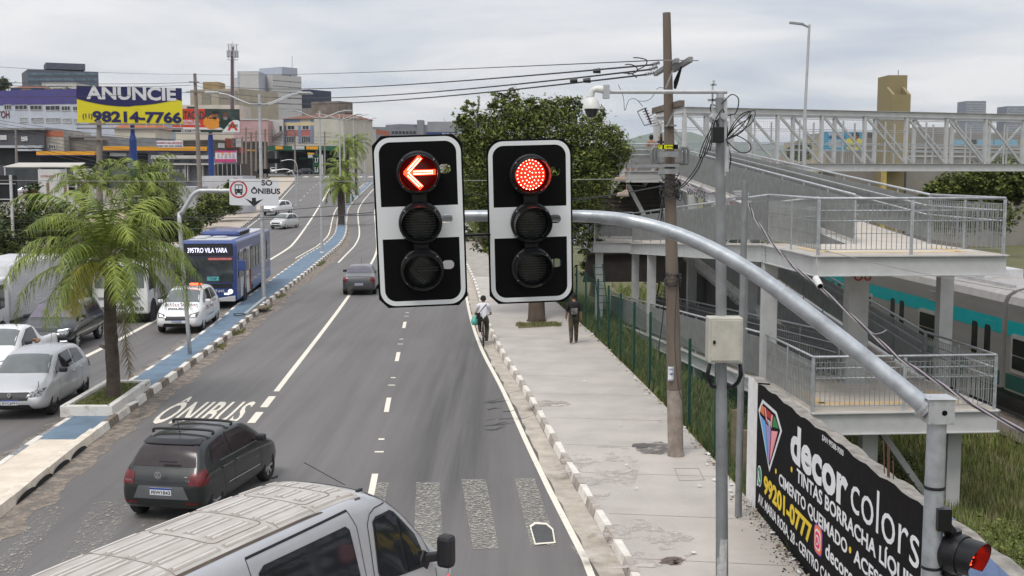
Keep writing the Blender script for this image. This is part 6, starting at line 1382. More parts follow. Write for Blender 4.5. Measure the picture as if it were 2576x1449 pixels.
def rib(x0, x1, y_):
    decal(bv, [(x0 - .03, y_ - .045), (x1 + .03, y_ - .045), (x1 + .03, y_ + .03), (x0 - .03, y_ + .03)], 'T', 'rib_shade', RSHD, van, .0065, 2)  # brown shadow along each rib, painted as a darker strip on the roof
    mb = MB(); n = 8
    for k in range(n):
        a_, b_ = lerp(x0, x1, k / n), lerp(x0, x1, (k + 1) / n); za = bv.ray_cast(V((a_, y_, 5)), V((0, 0, -1)))[0].z; zb = bv.ray_cast(V((b_, y_, 5)), V((0, 0, -1)))[0].z; w_ = .009
        mb.add([(a_, y_ - w_ * 1.6, za + .002), (b_, y_ - w_ * 1.6, zb + .002), (b_, y_ - w_ * .6, zb + .014), (a_, y_ - w_ * .6, za + .014), (b_, y_ + w_ * .6, zb + .014), (a_, y_ + w_ * .6, za + .014), (b_, y_ + w_ * 1.6, zb + .002), (a_, y_ + w_ * 1.6, za + .002)], [(0, 1, 2, 3), (3, 2, 4, 5), (5, 4, 6, 7)])
    mb.build('roof_rib', RBM, van, world=False)
secs = [(-4.4, -3.35), (-3.25, -2.35), (-.95, -.55)]
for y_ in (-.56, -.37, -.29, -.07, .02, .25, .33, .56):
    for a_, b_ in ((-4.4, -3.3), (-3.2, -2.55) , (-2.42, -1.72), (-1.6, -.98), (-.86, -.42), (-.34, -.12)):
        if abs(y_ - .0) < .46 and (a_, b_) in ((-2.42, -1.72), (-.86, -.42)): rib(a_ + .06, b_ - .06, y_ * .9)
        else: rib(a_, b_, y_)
SMD = mat('seam grime', (.20, .155, .13), .9, var=.3)
def rloop(x0, x1, y0, y1, r_=.08):
    pts = [(lerp(x0, x1, .5) + a, lerp(y0, y1, .5) + b) for a, b in rrect(x1 - x0, y1 - y0, r_, 4)]; seam(bv, pts + pts[:1], 'T', van, .016, SMD, 'roof_seam', .007)
rloop(-2.5, -1.66, -.46, .46); rloop(-.92, -.36, -.46, .46)
for x_ in (-3.25, -1.62, -.96): seam(bv, [(x_, -.64), (x_, -.46)], 'T', van, .014, SMD, 'roof_seam', .007); seam(bv, [(x_, .46), (x_, .64)], 'T', van, .014, SMD, 'roof_seam', .007)
seam(bv, [(-3.25, -.46), (-3.25, .46)], 'T', van, .014, SMD, 'roof_seam', .007)
decal(bv, [(.22, -.62), (1.28, -.68), (1.34, 0), (1.28, .68), (.22, .62), (.14, 0)], 'T', 'windshield', GL, van, .006, 4)
door = decal(bv, [(.0, 1.25), (.05, 1.86), (.14, 1.90), (.52, 1.88), (.62, 1.83), (1.04, 1.42), (1.12, 1.20), (1.10, 1.04), (1.04, .99), (.12, 1.10), (.02, 1.17)], 'R', 'door_window', mat('van window rubber', (.012, .012, .013), .5, var=0), van, .005, 3)
decal(bv, [(.045, 1.26), (.09, 1.83), (.15, 1.865), (.50, 1.845), (.60, 1.80), (.62, 1.04), (.13, 1.14), (.06, 1.19)], 'R', 'pane', GL, door, .010, 3); decal(bv, [(.66, 1.74), (1.01, 1.40), (1.08, 1.20), (1.06, 1.06), (1.02, 1.03), (.68, 1.045)], 'R', 'pane', GL, door, .010, 3)
seam(bv, [(-.10, .40), (-.09, 1.3), (-.07, 1.86), (.02, 1.96), (.16, 2.0), (.55, 1.98), (.70, 1.90), (1.25, 1.32), (1.36, 1.0), (1.36, .4)], 'R', van, .014)
seam(bv, [(-2.3, 2.10), (-.42, 2.12)], 'R', van, .03, None, 'slide_rail'); seam(bv, [(-.42, 2.12), (-.30, 1.9), (-.26, 1.3), (-.24, .4)], 'R', van, .010); seam(bv, [(-2.3, 2.10), (-2.24, 1.7), (-2.22, .5)], 'R', van, .010)
rwn = decal(bv, [(-2.15, 1.05), (-2.15, 1.90), (-2.05, 1.96), (-.52, 1.96), (-.45, 1.90), (-.36, 1.2), (-.36, 1.05)], 'R', 'rear_side_window', GL, van, .006, 4)
mb = MB(); mb.box(1.10, 1.30, -1.28, -1.06, .98, 1.42); mb.build('mirror', PLB, van, world=False, bevel=.06); mb = MB(); mb.bar((1.12, -.86, 1.08), (1.2, -1.08, 1.12), .10, .12); mb.bar((1.02, -.88, 1.12), (1.2, -.90, 1.0), .05, .22); mb.build('mirror_arm', PLB, van, world=False, bevel=.02)
mb = MB(); mb.box(1.10, 1.30, 1.06, 1.28, .98, 1.42); mb.build('mirror', PLB, van, world=False, bevel=.06)
mb = MB(); mb.tube([(.16, -.30, 2.24), (-.35, -.05, 2.62)], .005, 5); mb.build('antenna', PLB, van, world=False)
for s_ in (-1, 1): decal(bv, [(1.86, s_ * .62), (2.06, s_ * .50), (2.02, s_ * .72), (1.80, s_ * .82)], 'T', 'headlight', HLG, van, .008)
decal(bv, [(1.62, .56), (1.72, .62), (1.72, .68), (1.62, .62)], 'R', 'marker_light', BRK, van, .01, 1); decal(bv, [(1.73, .63), (1.86, .70), (1.86, .76), (1.73, .69)], 'R', 'marker_light', PLW, van, .01, 1)
for wx in (-3.2, 1.35):
    for s_ in (-1, 1): wheel(wx, s_ * .80, .34, .22, van, STW, 6)
mb = MB(); 
for s_, x_ in ((-1, -.06), (1, -.04)): mb.box(x_ - .05, x_ + .05, s_ * .66 - .02, s_ * .66 + .02, 2.26, 2.29)
mb.build('gutter_plug', PLB, van, world=False)
# ================================================================ BUILDINGS AND BACKGROUND
def wm_(n, c, **k): return mat('wall ' + n, S(*c) if c[0] > 1 else c, k.pop('rough', .85), var=k.pop('var', .12), scale=k.pop('scale', .35), **k)
def D_(c, f=.80): return tuple(x * f for x in S(*c))    # picture value -> base colour under this light
WD2 = mat('window dark', (.03, .035, .04), .15, var=.5, scale=.8); WBL = mat('window blue', (.10, .15, .19), .15, var=.3, scale=.5); WGR = mat('window pale', (.28, .30, .32), .3, var=.3, scale=.7)
class Bld:
    def __init__(s, name, label, x0, x1, ytop, Y0, Y1=None, m=None, deep=12, zb=None, cat='building', group='buildings beyond the avenue', roof=None, ytop1=None, rm=None):
        Y1 = Y1 or Y0; a, b = at(x0, ytop, Y0), at(x1, ytop if ytop1 is None else ytop1, Y1); s.ztop = a.z; s.a, s.b = V((a.x, a.y, 0)), V((b.x, b.y, 0)); s.L = (s.b - s.a).length; s.d = (s.b - s.a) / s.L; s.n = V((s.d.y, -s.d.x, 0))
        zb = zb if zb is not None else min(road(min(Y0, 320)), 4) - 2.5
        c = (s.a + s.b) / 2 - s.n * deep / 2; s.o = thing(name, label, cat, (c.x, c.y, zb), 0, group); s.deep = deep; s.zb = zb
        s.A = V((0, 0, 0))
        mb = MB(); q = [s.a, s.b, s.b - s.n * deep, s.a - s.n * deep]; zt1 = b.z if ytop1 is not None else a.z
        mb.prism([V((p.x, p.y, zb)) for p in q], (0, 0, s.ztop - zb)); s.wall = mb.build('wall', m, s.o)
        if roof:
            e_ = .5; mb = MB(); q = [s.a - s.d * e_ + s.n * e_, s.b + s.d * e_ + s.n * e_, s.b + s.d * e_ - s.n * (deep + e_), s.a - s.d * e_ - s.n * (deep + e_)]
            if roof == 'flat': mb.prism([V((p.x, p.y, s.ztop)) for p in q], (0, 0, .35))
            else:
                r0, r1 = (q[0] + q[3]) / 2 + s.d * 3, (q[1] + q[2]) / 2 - s.d * 3; h = roof
                vs = [V((p.x, p.y, s.ztop + .02)) for p in q] + [V((r0.x, r0.y, s.ztop + h)), V((r1.x, r1.y, s.ztop + h))]
                mb.add(vs, [(0, 1, 5, 4), (2, 3, 4, 5), (1, 2, 5), (3, 0, 4), (3, 2, 1, 0)])
            mb.build('roof', rm, s.wall)
    def uz(s, x, y):
        d = rdir(x, y); k = s.n.dot(s.a) / (d.x * s.n.x + d.y * s.n.y); p = d * k; return (V((p.x, p.y, 0)) - s.a).dot(s.d), CH + p.z
    def rect(s, x0, y0, x1, y1, name, m, o=.06, frame=None, parent=None, bars=0):
        u0, z1 = s.uz(x0, y0); u1, _ = s.uz(x1, y0); _, z0 = s.uz((x0 + x1) / 2, y1)
        return s.box(u0, u1, z0, z1, name, m, o, frame, parent, bars)
    def box(s, u0, u1, z0, z1, name, m, o=.06, frame=None, parent=None, bars=0):
        mb = MB(); q = lambda u, z, k: V((s.a.x + s.d.x * u + s.n.x * k, s.a.y + s.d.y * u + s.n.y * k, z))
        mb.prism([q(u0, z0, .002), q(u1, z0, .002), q(u1, z1, .002), q(u0, z1, .002)], s.n * o); w_ = mb.build(name, m, parent or s.o)
        if frame:
            mb = MB(); t = .12
            for a, b in (((u0, z0), (u1, z0)), ((u0, z1), (u1, z1)), ((u0, z0), (u0, z1)), ((u1, z0), (u1, z1))): mb.bar(q(*a, o + .03), q(*b, o + .03), t, t)
            for k in range(1, bars): u = lerp(u0, u1, k / bars); mb.bar(q(u, z0, o + .03), q(u, z1, o + .03), t * .7, t * .7)
            mb.build('frame', frame, w_)
        return w_
    def txt(s, x, y, tx, size, width, m, o=.1, parent=None, bold=.01, name='lettering'):
        u, z = s.uz(x, y); p = s.a + s.d * u + s.n * o; return text(name, tx, size, frame((p.x, p.y, z), s.d, (0, 0, 1)), m, parent or s.o, depth=.002, bold=bold, width=width)
WHF = mat('frame white', (.5, .5, .5), .6)
# office block
B = Bld('office_block', 'wide dark grey office block with blue window bands on the far left hill', 69, 247, 174, 440, 452, wm_('slate', D_((92, 96, 108))), 22, zb=0)
for y in (182, 196, 208):
    for k in range(6): B.rect(71 + k * 29.6, y, 98 + k * 29.6, y + 7, 'window', WBL)
B2 = Bld('office_block_penthouse', 'slate rooftop block standing on the wide office block', 115, 214, 157, 446, 452, wm_('slate', (0, 0, 0)), 14, zb=at(115, 175, 446).z + .3, cat='rooftop block')
# purple and white building
B = Bld('apartment_building', 'long pale blue building with a purple top band behind the billboard', -60, 300, 231, 262, 250, wm_('pale blue', D_((196, 203, 216))), 20)
B.box(0, B.L, B.ztop - 3.1, B.ztop + .1, 'purple_band', mat('purple paint', D_((84, 78, 140)), .8, var=.1, scale=.4), .12)
for r, (ys, ye, xs_) in enumerate(((264, 275, ((11, 29), (38, 69), (76, 106), (115, 151), (155, 177), (184, 200))), (295, 306, ((50, 70), (79, 109), (116, 152), (158, 179), (186, 200))), (327, 337, ((160, 180), (188, 206))))):
    for a, b in xs_: B.rect(a, ys + r * 0 + a * .02, b, ye + a * .02, 'window', WD2 if r != 1 else WGR, .05, WHF, None, 3)
B.txt(-12, 297, 'STOH', 2.2, 4.0, mat('dark red paint letters', (.10, .02, .03), .7), bold=.05)
# small houses on the hill
B = Bld('house', 'small blue and beige house with a red tiled roof above the purple building', 26, 106, 222, 330, None, wm_('blue', D_((70, 120, 165))), 12, roof=1.2, rm=mat('roof tile', (.17, .07, .045), .9, var=.3, scale=2), cat='house'); B.rect(53, 223, 78, 236, 'beige_wall', wm_('beige', D_((190, 175, 145)))); B.rect(85, 226, 92, 233, 'window', WD2)
B = Bld('house', 'low off-white building just below the dark office block', 105, 192, 208, 385, None, wm_('offwhite', D_((205, 203, 198))), 14, cat='house'); B.rect(120, 215, 180, 218, 'window', WGR)
# shops on the left
B = Bld('shop_building', 'dark grey shop with two blank white signs at the left edge', -40, 110, 327, 212, None, wm_('charcoal', D_((84, 84, 90))), 16, roof='flat', rm=mat('tin roof', (.22, .21, .21), .7, var=.2))
B.rect(-40, 366, 110, 372, 'fascia', wm_('pale trim', D_((190, 195, 200))), .8); B.rect(-40, 373, 108, 415, 'dark_opening', mat('opening black', (.012, .013, .015), .9, var=.3, scale=.5), .05)
B.rect(1, 340, 17, 352, 'blank_sign', WHF, .2); B.rect(54, 343, 70, 355, 'blank_sign', WHF, .2); B.rect(44, 375, 108, 380, 'awning', wm_('pale trim', (0, 0, 0)), .9)
B = Bld('narrow_building', 'narrow pale building with an orange upper band beside the charcoal shop', 110.5, 159, 329, 213, None, wm_('dirty white', D_((178, 170, 160)), var=.25, scale=.8), 14); B.rect(110.5, 329, 158.5, 344, 'orange_band', mat('terracotta paint', D_((190, 110, 80)), .85, var=.12), .05); B.rect(123, 365, 140, 373, 'window', WD2, .05, WHF, None, 3)
B = Bld('warehouse', 'brownish grey windowless warehouse wall behind the yellow shop band', 165, 250, 346, 216, None, wm_('brown grey', D_((142, 134, 124)), var=.25, scale=.6), 12, roof='flat', rm=MATS['tin roof'])
B = Bld('warehouse', 'grey block wall building behind the blue billboard post', 258, 392, 347, 218, None, wm_('grey block', D_((130, 130, 130)), var=.2, scale=.8), 12)
B = Bld('house', 'cream house with an orange tiled hip roof behind the billboard post', 288, 390, 324, 245, None, wm_('cream', D_((214, 206, 190))), 12, roof=2.2, rm=mat('roof orange', D_((190, 110, 70), .7), .9, var=.25, scale=2), cat='house')
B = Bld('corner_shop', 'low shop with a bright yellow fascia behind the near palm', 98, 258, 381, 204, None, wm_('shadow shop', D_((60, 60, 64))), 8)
YEL = mat('fascia yellow', D_((240, 170, 30), .8), .6, var=.06, scale=.5); NAV = mat('fascia navy', (.02, .025, .10), .6, var=.05)
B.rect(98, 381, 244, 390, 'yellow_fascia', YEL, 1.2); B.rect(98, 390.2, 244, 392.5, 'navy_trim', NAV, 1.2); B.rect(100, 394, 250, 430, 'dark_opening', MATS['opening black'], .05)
B = Bld('tyre_shop', 'grey tyre shop with a long orange fascia and navy stripe behind the billboard posts', 258, 522, 367, 207, 212, wm_('shop grey', D_((128, 132, 140))), 14)
B.rect(260, 368, 520, 379, 'yellow_fascia', YEL, 1.0); B.rect(260, 379.2, 520, 382, 'navy_trim', NAV, 1.0)
for a, b, mm_ in ((276, 318, MATS['frame white']),): B.rect(a, 384, b, 393, 'white_panel', mm_, .3)
for a, b in ((262, 275), (276, 320), (345, 372), (462, 490)): B.rect(a, 394 if a < 340 else 386, b, 420, 'dark_opening', MATS['opening black'], .04)
sgn = B.rect(399, 383, 426, 391, 'sign_panel', MATS['frame white'], .4); B.txt(400, 390, 'BALANCE', .5, 1.8, NAV, .42, sgn)
# low grey building by the red car
B = Bld('roadside_workshop', 'low grey workshop with white fascias and slim white posts left of the lane sign', 390, 562, 393, 186, None, wm_('workshop grey', D_((122, 124, 132))), 9, zb=0)
B.rect(384, 391, 528, 400, 'fascia', MATS['wall offwhite'], .9); B.rect(425, 411, 562, 415, 'lower_fascia', MATS['wall offwhite'], 1.4)
for x in (389, 427, 469, 475, 513, 540): B.rect(x - 1, 400 if x < 430 else 415, x + 1.2, 455, 'post', MATS['frame white'], .9)
for a, b, c, d in ((438, 426, 444, 433), (446, 426, 451, 433), (443, 436, 447, 441)): B.rect(a, b, c, d, 'window', MATS['frame white'], .06)
B.rect(459, 425, 465, 437, 'door', MATS['frame white'], .06); B.rect(438, 403, 452, 408, 'window', WD2); B.rect(475, 404, 486, 408, 'window', WD2)
B = Bld('screened_yard', 'dark glazed showroom frame below the pink poster', 541, 607, 412, 176, None, wm_('dark brown', D_((70, 60, 55))), 6, zb=0); B.rect(548, 414, 606, 440, 'glazing', MATS['opening black'], .1)
for k in range(6): B.rect(548 + k * 11.4, 413, 549 + k * 11.4, 441, 'mullion', WHF, .14)
B = Bld('white_shed', 'white flat-roofed shed with climbing plants right behind the lane sign post', 508, 610, 443, 135, None, wm_('shed white', D_((200, 200, 205)), var=.2), 7, zb=0)
B = Bld('site_container', 'white site container standing among bushes left of the lane sign', 444, 492, 470, 125, None, wm_('container white', D_((185, 188, 192)), var=.15), 5, zb=0, cat='container'); B.rect(448, 474, 449, 545, 'door_seam', MATS['tin roof'], .03); B.rect(470, 474, 471, 545, 'door_seam', MATS['tin roof'], .03)
# used car yard roof
t = thing('open_shed', 'long thin white shed roof on posts over the used car yard', 'shed', (at(100, 415, 172).x, 172, 1.9)); a, b = at(8, 421, 168), at(196, 421, 168); c_, d_ = at(48, 411, 184), at(215, 411, 184); mb = MB(); mb.prism([a, b, V((d_.x, 184, d_.z)), V((c_.x, 184, c_.z))], (0, 0, .12)); mb.build('roof', wm_('roof sheet', D_((205, 200, 190)), var=.15), t)
for x in (12, 100, 165): mb = MB(); p = at(x, 422, 169); mb.bar(p, V((p.x, p.y, 1.7)), .18, .18); mb.build('post', WHF, t)
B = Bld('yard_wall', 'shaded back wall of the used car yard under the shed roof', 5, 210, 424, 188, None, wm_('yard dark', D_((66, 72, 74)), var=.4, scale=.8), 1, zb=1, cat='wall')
bt = Bld('delivery_van', 'white box delivery van with a curved red shop name parked in the used car yard', 95, 151, 426, 150, None, mat('box van white', (.50, .50, .49), .5, var=.08), 2.3, zb=1.9, cat='van', group=None)
bt.txt(102, 446, 'DISTRIBUIDORA', .40, 2.0, PR_, .03, bold=.0)
mb = MB(); a = at(151.5, 428, 150); mb.prism([(a.x, 150, 1.9), (a.x + 1.9, 150, 1.9), (a.x + 1.9, 150, 3.0), (a.x + 1.3, 150, 3.2), (a.x + .5, 150, 4.2), (a.x, 150, 4.3)], (0, 2.1, 0)); mb.build('cab', MATS['box van white'], bt.o)
B = Bld('booth', 'white round-topped booth standing behind the left palm in the car yard', 184, 214, 424, 160, None, WHF, 3, zb=1, cat='booth'); 
# white and brick row behind, cell tower, towers
B = Bld('apartment_building', 'beige panelled building with dark window grid left of the telecom mast', 478, 600, 226, 372, 365, wm_('beige panels', D_((178, 168, 148))), 22)
for a, b in ((508, 530), (552, 598)): B.rect(a, 231, b, 264, 'window_grid', mat('taupe panel', D_((150, 142, 128)), .8, var=.05), .05, MATS['tin roof'])
for a, b in ((508, 530), (552, 598)): B.rect(a, 245, b, 246.3, 'transom', MATS['tin roof'], .14)
B = Bld('rooftop_tank_room', 'tan rooftop block above the beige panelled building', 510, 551, 206, 376, None, wm_('tan', D_((160, 138, 98))), 8, zb=at(510, 228, 372).z, cat='rooftop block')
B = Bld('low_building', 'cream low building between the two billboards', 440, 602, 264, 330, None, wm_('cream', (0, 0, 0)), 14); B.rect(470, 268, 490, 273, 'window', WD2)
tw = thing('telecom_mast', 'tall purple-brown telecom mast with white antennas against the sky', 'mast', at(585, 300, 330)); mb = MB(); mb.tube([at(584, 320, 330), at(584, 150, 330), at(585, 118, 330)], [.55, .42, .3], 8); mb.build('mast', mat('mast brown', (.13, .08, .10), .7, var=.1), tw)
for k in range(12):
    a_ = k * 2 * PI / 12; R_ = 1.5 if k % 2 else 1.1; z_ = at(585, 137 if k % 3 else 122, 330); mb = MB(); q = z_ + V((R_ * math.cos(a_), R_ * math.sin(a_), 0)); mb.box(q.x - .18, q.x + .18, q.y - .1, q.y + .1, q.z - .9, q.z + 1.0); mb.build('antenna', GZB, tw)
mb = MB(); 
for y in (112, 128, 141, 150):
    q = at(585, y, 330)
    for k in range(8): mb.bar(q + V((1.6 * math.cos(k * .785), 1.6 * math.sin(k * .785), 0)), q + V((1.6 * math.cos(k * .785 + .785), 1.6 * math.sin(k * .785 + .785), 0)), .1, .1)
mb.tube([at(585, 118, 330), at(586, 102, 330)], .06, 5); mb.bar(at(589, 310, 330), at(589, 140, 330), .1, .1)
for y in range(150, 300, 8): mb.bar(at(584, y, 330), at(591, y, 330), .08, .08)
mb.build('platform', GZB, tw)
FL = mat('floor seam', D_((120, 124, 132)), .8)
B = Bld('tower_block', 'left pale blue-grey tower block with thin floor lines and a windowed side', 597, 650, 179, 405, 405, wm_('blue grey', D_((182, 188, 200)), var=.04), 24)
for y in (194, 208, 222, 236, 250, 264, 278): B.rect(597, y, 650, y + .9, 'floor_line', FL, .03)
B = Bld('tower_block_wing', 'windowed white wing on the right side of the pale tower block', 650.2, 681, 181, 405, 436, wm_('white render', D_((205, 203, 200)), var=.04), 6.5, ytop1=186)
for y in (195, 211, 227, 243, 259, 275): B.rect(653, y, 672, y + 6.5, 'window', WGR, .05, WHF, None, 4)
B = Bld('tower_block', 'right white tower block with a rooftop box and tiny windows', 686, 758, 187, 415, 425, wm_('white render', (0, 0, 0)), 24)
for y in (205, 219, 233, 247, 261, 275): B.rect(686, y - 2, 758, y - 1.1, 'floor_line', FL, .03)
for y in (190, 205, 219, 233, 247, 261): B.rect(728, y, 731, y + 2, 'window', WD2)
B2 = Bld('rooftop_box', 'pale lift room on the roof of the white tower block', 709, 748, 168, 418, 424, wm_('blue grey', (0, 0, 0)), 12, zb=at(709, 187.5, 418).z, cat='rooftop block'); mb = MB(); mb.tube([at(735, 170, 420), at(735, 141, 420)], .12, 5); mb.build('aerial', GZB, B2.o)
B = Bld('office_block', 'dark blue office block with a window grid right of the white tower', 780, 820, 226, 432, 452, wm_('ink blue', D_((70, 76, 92))), 14)
for y in (231, 242, 252, 262):
    for k in range(6): B.rect(783 + k * 6.1, y, 787 + k * 6.1, y + 6, 'window', WBL)
B = Bld('office_block_wing', 'left glazed wing of the dark blue office block', 760, 779.8, 226, 434, 432, wm_('ink blue', (0, 0, 0)), 12)
for y in (232, 246, 260): B.rect(762, y, 778, y + 7, 'window', WBL)
B = Bld('concrete_building', 'long raw concrete parapet building behind the tiled roof', 760, 860, 272, 345, None, wm_('raw concrete', D_((140, 134, 126)), var=.25, scale=.5), 12); B = Bld('concrete_tower', 'streaked raw concrete stair tower right of the concrete parapet', 851, 887, 254, 340, 346, wm_('streaked', D_((128, 118, 108)), var=.35, scale=.6), 10, cat='tower'); B.rect(868, 284, 886, 291, 'opening', MATS['opening black'], .05)
# filling station building
B = Bld('filling_station_building', 'three-storey building with red tiled roof and blue and salmon panels over the filling station', 712, 862, 300, 330, 322, wm_('station cream', D_((206, 200, 186)), var=.1), 16, roof=1.5, rm=MATS['roof tile'])
SAL = mat('salmon paint', D_((186, 112, 105)), .85, var=.1); BLW = mat('faded blue paint', D_((128, 148, 180)), .85, var=.1); CRY = mat('cream yellow', D_((225, 205, 160)), .85)
B.rect(716, 309, 835, 315, 'cream_band', CRY, .03); B.rect(720, 327.5, 832, 342, 'salmon_band', SAL, .035); B.rect(848, 332, 861, 362, 'salmon_band', SAL, .035)
for a, b in ((714, 755), (782, 818), (824, 834)): B.rect(a, 301, b, 307.5, 'blue_panel', BLW, .04)
for a, b in ((750, 757), (781, 789), (826, 833), (714, 720)): B.rect(a, 316, b, 361, 'blue_pilaster', BLW, .05)
for a, b in ((724, 741), (761, 777), (800, 815)): B.rect(a, 316, b, 326, 'window', WD2, .06, WHF, None, 2)
for a, b in ((722, 742), (759, 782), (795, 819)): B.rect(a, 343, b, 359, 'window', WD2, .06, WHF, None, 5)
B.rect(836, 300, 845, 330, 'white_panel', WHF, .03); B.txt(816, 332, 'HOCOL', 1.6, 4.6, mat('graffiti rose', D_((200, 150, 150)), .8), .09, bold=.03, name='graffiti')
B = Bld('filling_station_wing', 'right end wall of the filling station building in white and blue', 862.5, 895, 299, 322, 350, wm_('station cream', (0, 0, 0)), 8); B.rect(868, 316, 877, 328, 'window', WD2, .06, WHF); B.rect(866, 303, 892, 309, 'blue_panel', BLW, .03)
B = Bld('annex', 'white stair annex with an outside staircase left of the tiled building', 674, 711.8, 301, 328, None, wm_('annex white', D_((205, 203, 200))), 12); B.rect(703, 317, 709, 330, 'door', WD2)
mb = MB(); mb.prism([at(674, 362, 327) , at(674, 353, 327), at(704, 330, 327), at(709, 330, 327), at(709, 336, 327)], (0, 1.0, 0)); mb.build('outside_stair', MATS['wall raw concrete'], B.o)
B = Bld('pink_building', 'plain pink wall building behind the street poles', 588, 673.5, 302, 322, None, wm_('pink', D_((198, 160, 158))), 14); B.rect(588, 299, 673.5, 301.8, 'white_coping', WHF, .2)
GRN = mat('station green', D_((20, 95, 65), .8), .5, var=.1); cn = thing('filling_station_canopy', 'green and yellow filling station canopy on dark pillars at the far junction', 'canopy', at(760, 430, 300))
def slabx(x0, x1, y0, y1, Y, deep, name, m, par): mb = MB(); a, b = at(x0, y1, Y), at(x1, y0, Y); mb.box(a.x, b.x, Y, Y + deep, a.z, b.z); return mb.build(name, m, par)
slabx(672, 856, 367, 378, 298, 14, 'fascia', GRN, cn)
for a, b, m_ in ((693, 711, YEL), (735, 770, MATS['frame white']), (766, 800, YEL)): slabx(a, b, 367.6, 376, 297.9, .05, 'fascia_panel', m_, cn)
for x in (694, 742, 796, 850): slabx(x - 1.6, x + 1.6, 378, 436, 303, .5, 'pillar', WHF, cn)
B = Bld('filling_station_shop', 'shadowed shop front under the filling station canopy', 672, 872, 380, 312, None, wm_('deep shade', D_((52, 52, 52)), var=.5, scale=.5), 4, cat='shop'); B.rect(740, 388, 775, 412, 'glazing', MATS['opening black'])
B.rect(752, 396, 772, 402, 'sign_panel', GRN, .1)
pt = thing('price_totem', 'green fuel price totem reading 3.7 and 5.6 with a BR sign', 'sign', at(795, 440, 290)); slabx(787, 804, 389, 437, 289.6, .5, 'totem_body', GRN, pt); slabx(806, 812, 389, 440, 289.6, .4, 'white_edge', WHF, pt)
for tx, y in (('3.7', 409), ('5.6', 433)):
    slabx(790, 801, y - 16, y + 1.5, 289.5, .08, 'price_panel', MATS['opening black'], pt); q = at(791, y, 289.4); text('lettering', tx, 1.7, frame((q.x, 289.4, q.z), (1, 0, 0), (0, 0, 1)), PLW, pt, depth=.01, bold=.03, width=.95)
slabx(773.5, 790, 384, 388.5, 289, .3, 'orange_cap', YEL, pt); s_ = slabx(773.5, 788, 388.6, 399, 289, .3, 'sign_panel', GRN, pt); q = at(775, 396.5, 288.9); text('lettering', 'BR', 1.0, frame((q.x, 288.9, q.z), (1, 0, 0), (0, 0, 1)), PLW, s_, depth=.01, bold=.03, width=1.2)
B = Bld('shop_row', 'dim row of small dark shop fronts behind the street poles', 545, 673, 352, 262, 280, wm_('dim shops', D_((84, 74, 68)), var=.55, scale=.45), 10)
for a, b, c, d, m_ in ((548, 562, 360, 372, WHF), (566, 590, 348, 372, mat('rust sign', D_((150, 70, 50)), .8)), (579, 607, 347, 370, MATS['frame white']), (600, 612, 372, 384, PR_), (618, 640, 376, 380, YEL), (642, 668, 384, 400, MATS['opening black'])): B.rect(a, c, b, d, 'shop_panel', m_, .3)
# buildings right of the road
B = Bld('white_roofed_building', 'white sheet-roofed building behind the far palms', 889, 946, 317, 350, 380, wm_('white render', (0, 0, 0)), 18); B.rect(946, 325, 980, 340, 'orange_wall', MATS['terracotta paint'])
B = Bld('pink_block', 'small pink block rising behind the filling station wing', 901, 914, 299, 372, None, wm_('pink', (0, 0, 0)), 8); B.rect(903, 305, 907, 309, 'window', WD2)
B = Bld('factory', 'long grey factory above the left traffic signal', 931, 1076, 319, 420, 430, wm_('factory grey', D_((138, 140, 146))), 20)
for a in range(985, 1040, 9): B.rect(a, 330, a + 7, 337, 'window', WD2)
B = Bld('factory_block', 'taller grey factory block with a stair head between the signals', 1004, 1075, 312, 425, 432, wm_('factory grey', (0, 0, 0)), 10, zb=6); B = Bld('stair_head', 'small grey stair head on the factory block', 1049, 1065, 302, 428, None, wm_('factory grey', (0, 0, 0)), 6, zb=6, cat='rooftop block')
B = Bld('factory', 'second grey factory behind the blue shop banner', 1075, 1200, 306, 470, None, wm_('factory grey two', D_((150, 152, 156))), 20)
bn = Bld('shop_banner', 'dark blue banner reading SEQUENCIAL above the left signal', 1072, 1150, 332, 300, None, mat('banner blue', (.02, .04, .14), .6, var=.1), .3, zb=at(1072, 340, 300).z, cat='sign', group=None); bn.txt(1112, 338.6, 'SEQUENCIAL!', .62, 3.3, PLW, .03)
# skyline at right
for a, b, y, lb in ((2431, 2481, 254, 'distant grey banded high-rise right of the tan tower'), (2533, 2600, 267, 'distant rounded high-rise at the right edge')):
    B = Bld('high_rise', lb, a, b, y, 900, None, wm_('hi', D_((138, 144, 156)), var=.05), 18, zb=0)
    for k in range(16): B.rect(a, y + 5 + k * 6, b, y + 8 + k * 6, 'window_band', WGR, .1)
TAN = wm_('tan tower', D_((176, 160, 118), .58), var=.06)
B = Bld('station_tower', 'tall tan water tower of the station with a hopper-shaped side box', 2235, 2283, 189, 112, 112, TAN, 3.2, zb=-2, cat='tower', group=None)
mb = MB(); a, b = at(2242, 262, 110.3), at(2288, 262, 110.3); z0, z1 = a.z - 6, at(2242, 238, 110.3).z; zt = at(2242, 219, 111.9).z
mb.prism([(a.x, 111.9, z0), (a.x, 110, z0), (a.x, 110, z1), (a.x, 111.9, zt)], (.25, 0, 0)); mb.prism([(b.x, 111.9, z0), (b.x, 110, z0), (b.x, 110, z1), (b.x, 111.9, zt)], (-.25, 0, 0)); mb.box(a.x + .25, b.x - .25, 110, 110.2, z0, z1); mb.box(a.x + .25, b.x - .25, 110.2, 111.9, z0, z1 - .8); mb.build('hopper_box', TAN, B.o)
mb = MB(); mb.box(a.x - .2, a.x + .15, 111.4, 112.0, z0 - 6, z0 - .1); mb.build('ladder_shaft', mat('pale yellow strip', D_((214, 190, 110), .7), .7), B.o); mb = MB(); mb.tube([at(2260, 189, 113), at(2260, 176, 113)], .06, 5); mb.build('aerial', GZB, B.o)
ST = wm_('station wall', D_((150, 144, 138)), var=.12)
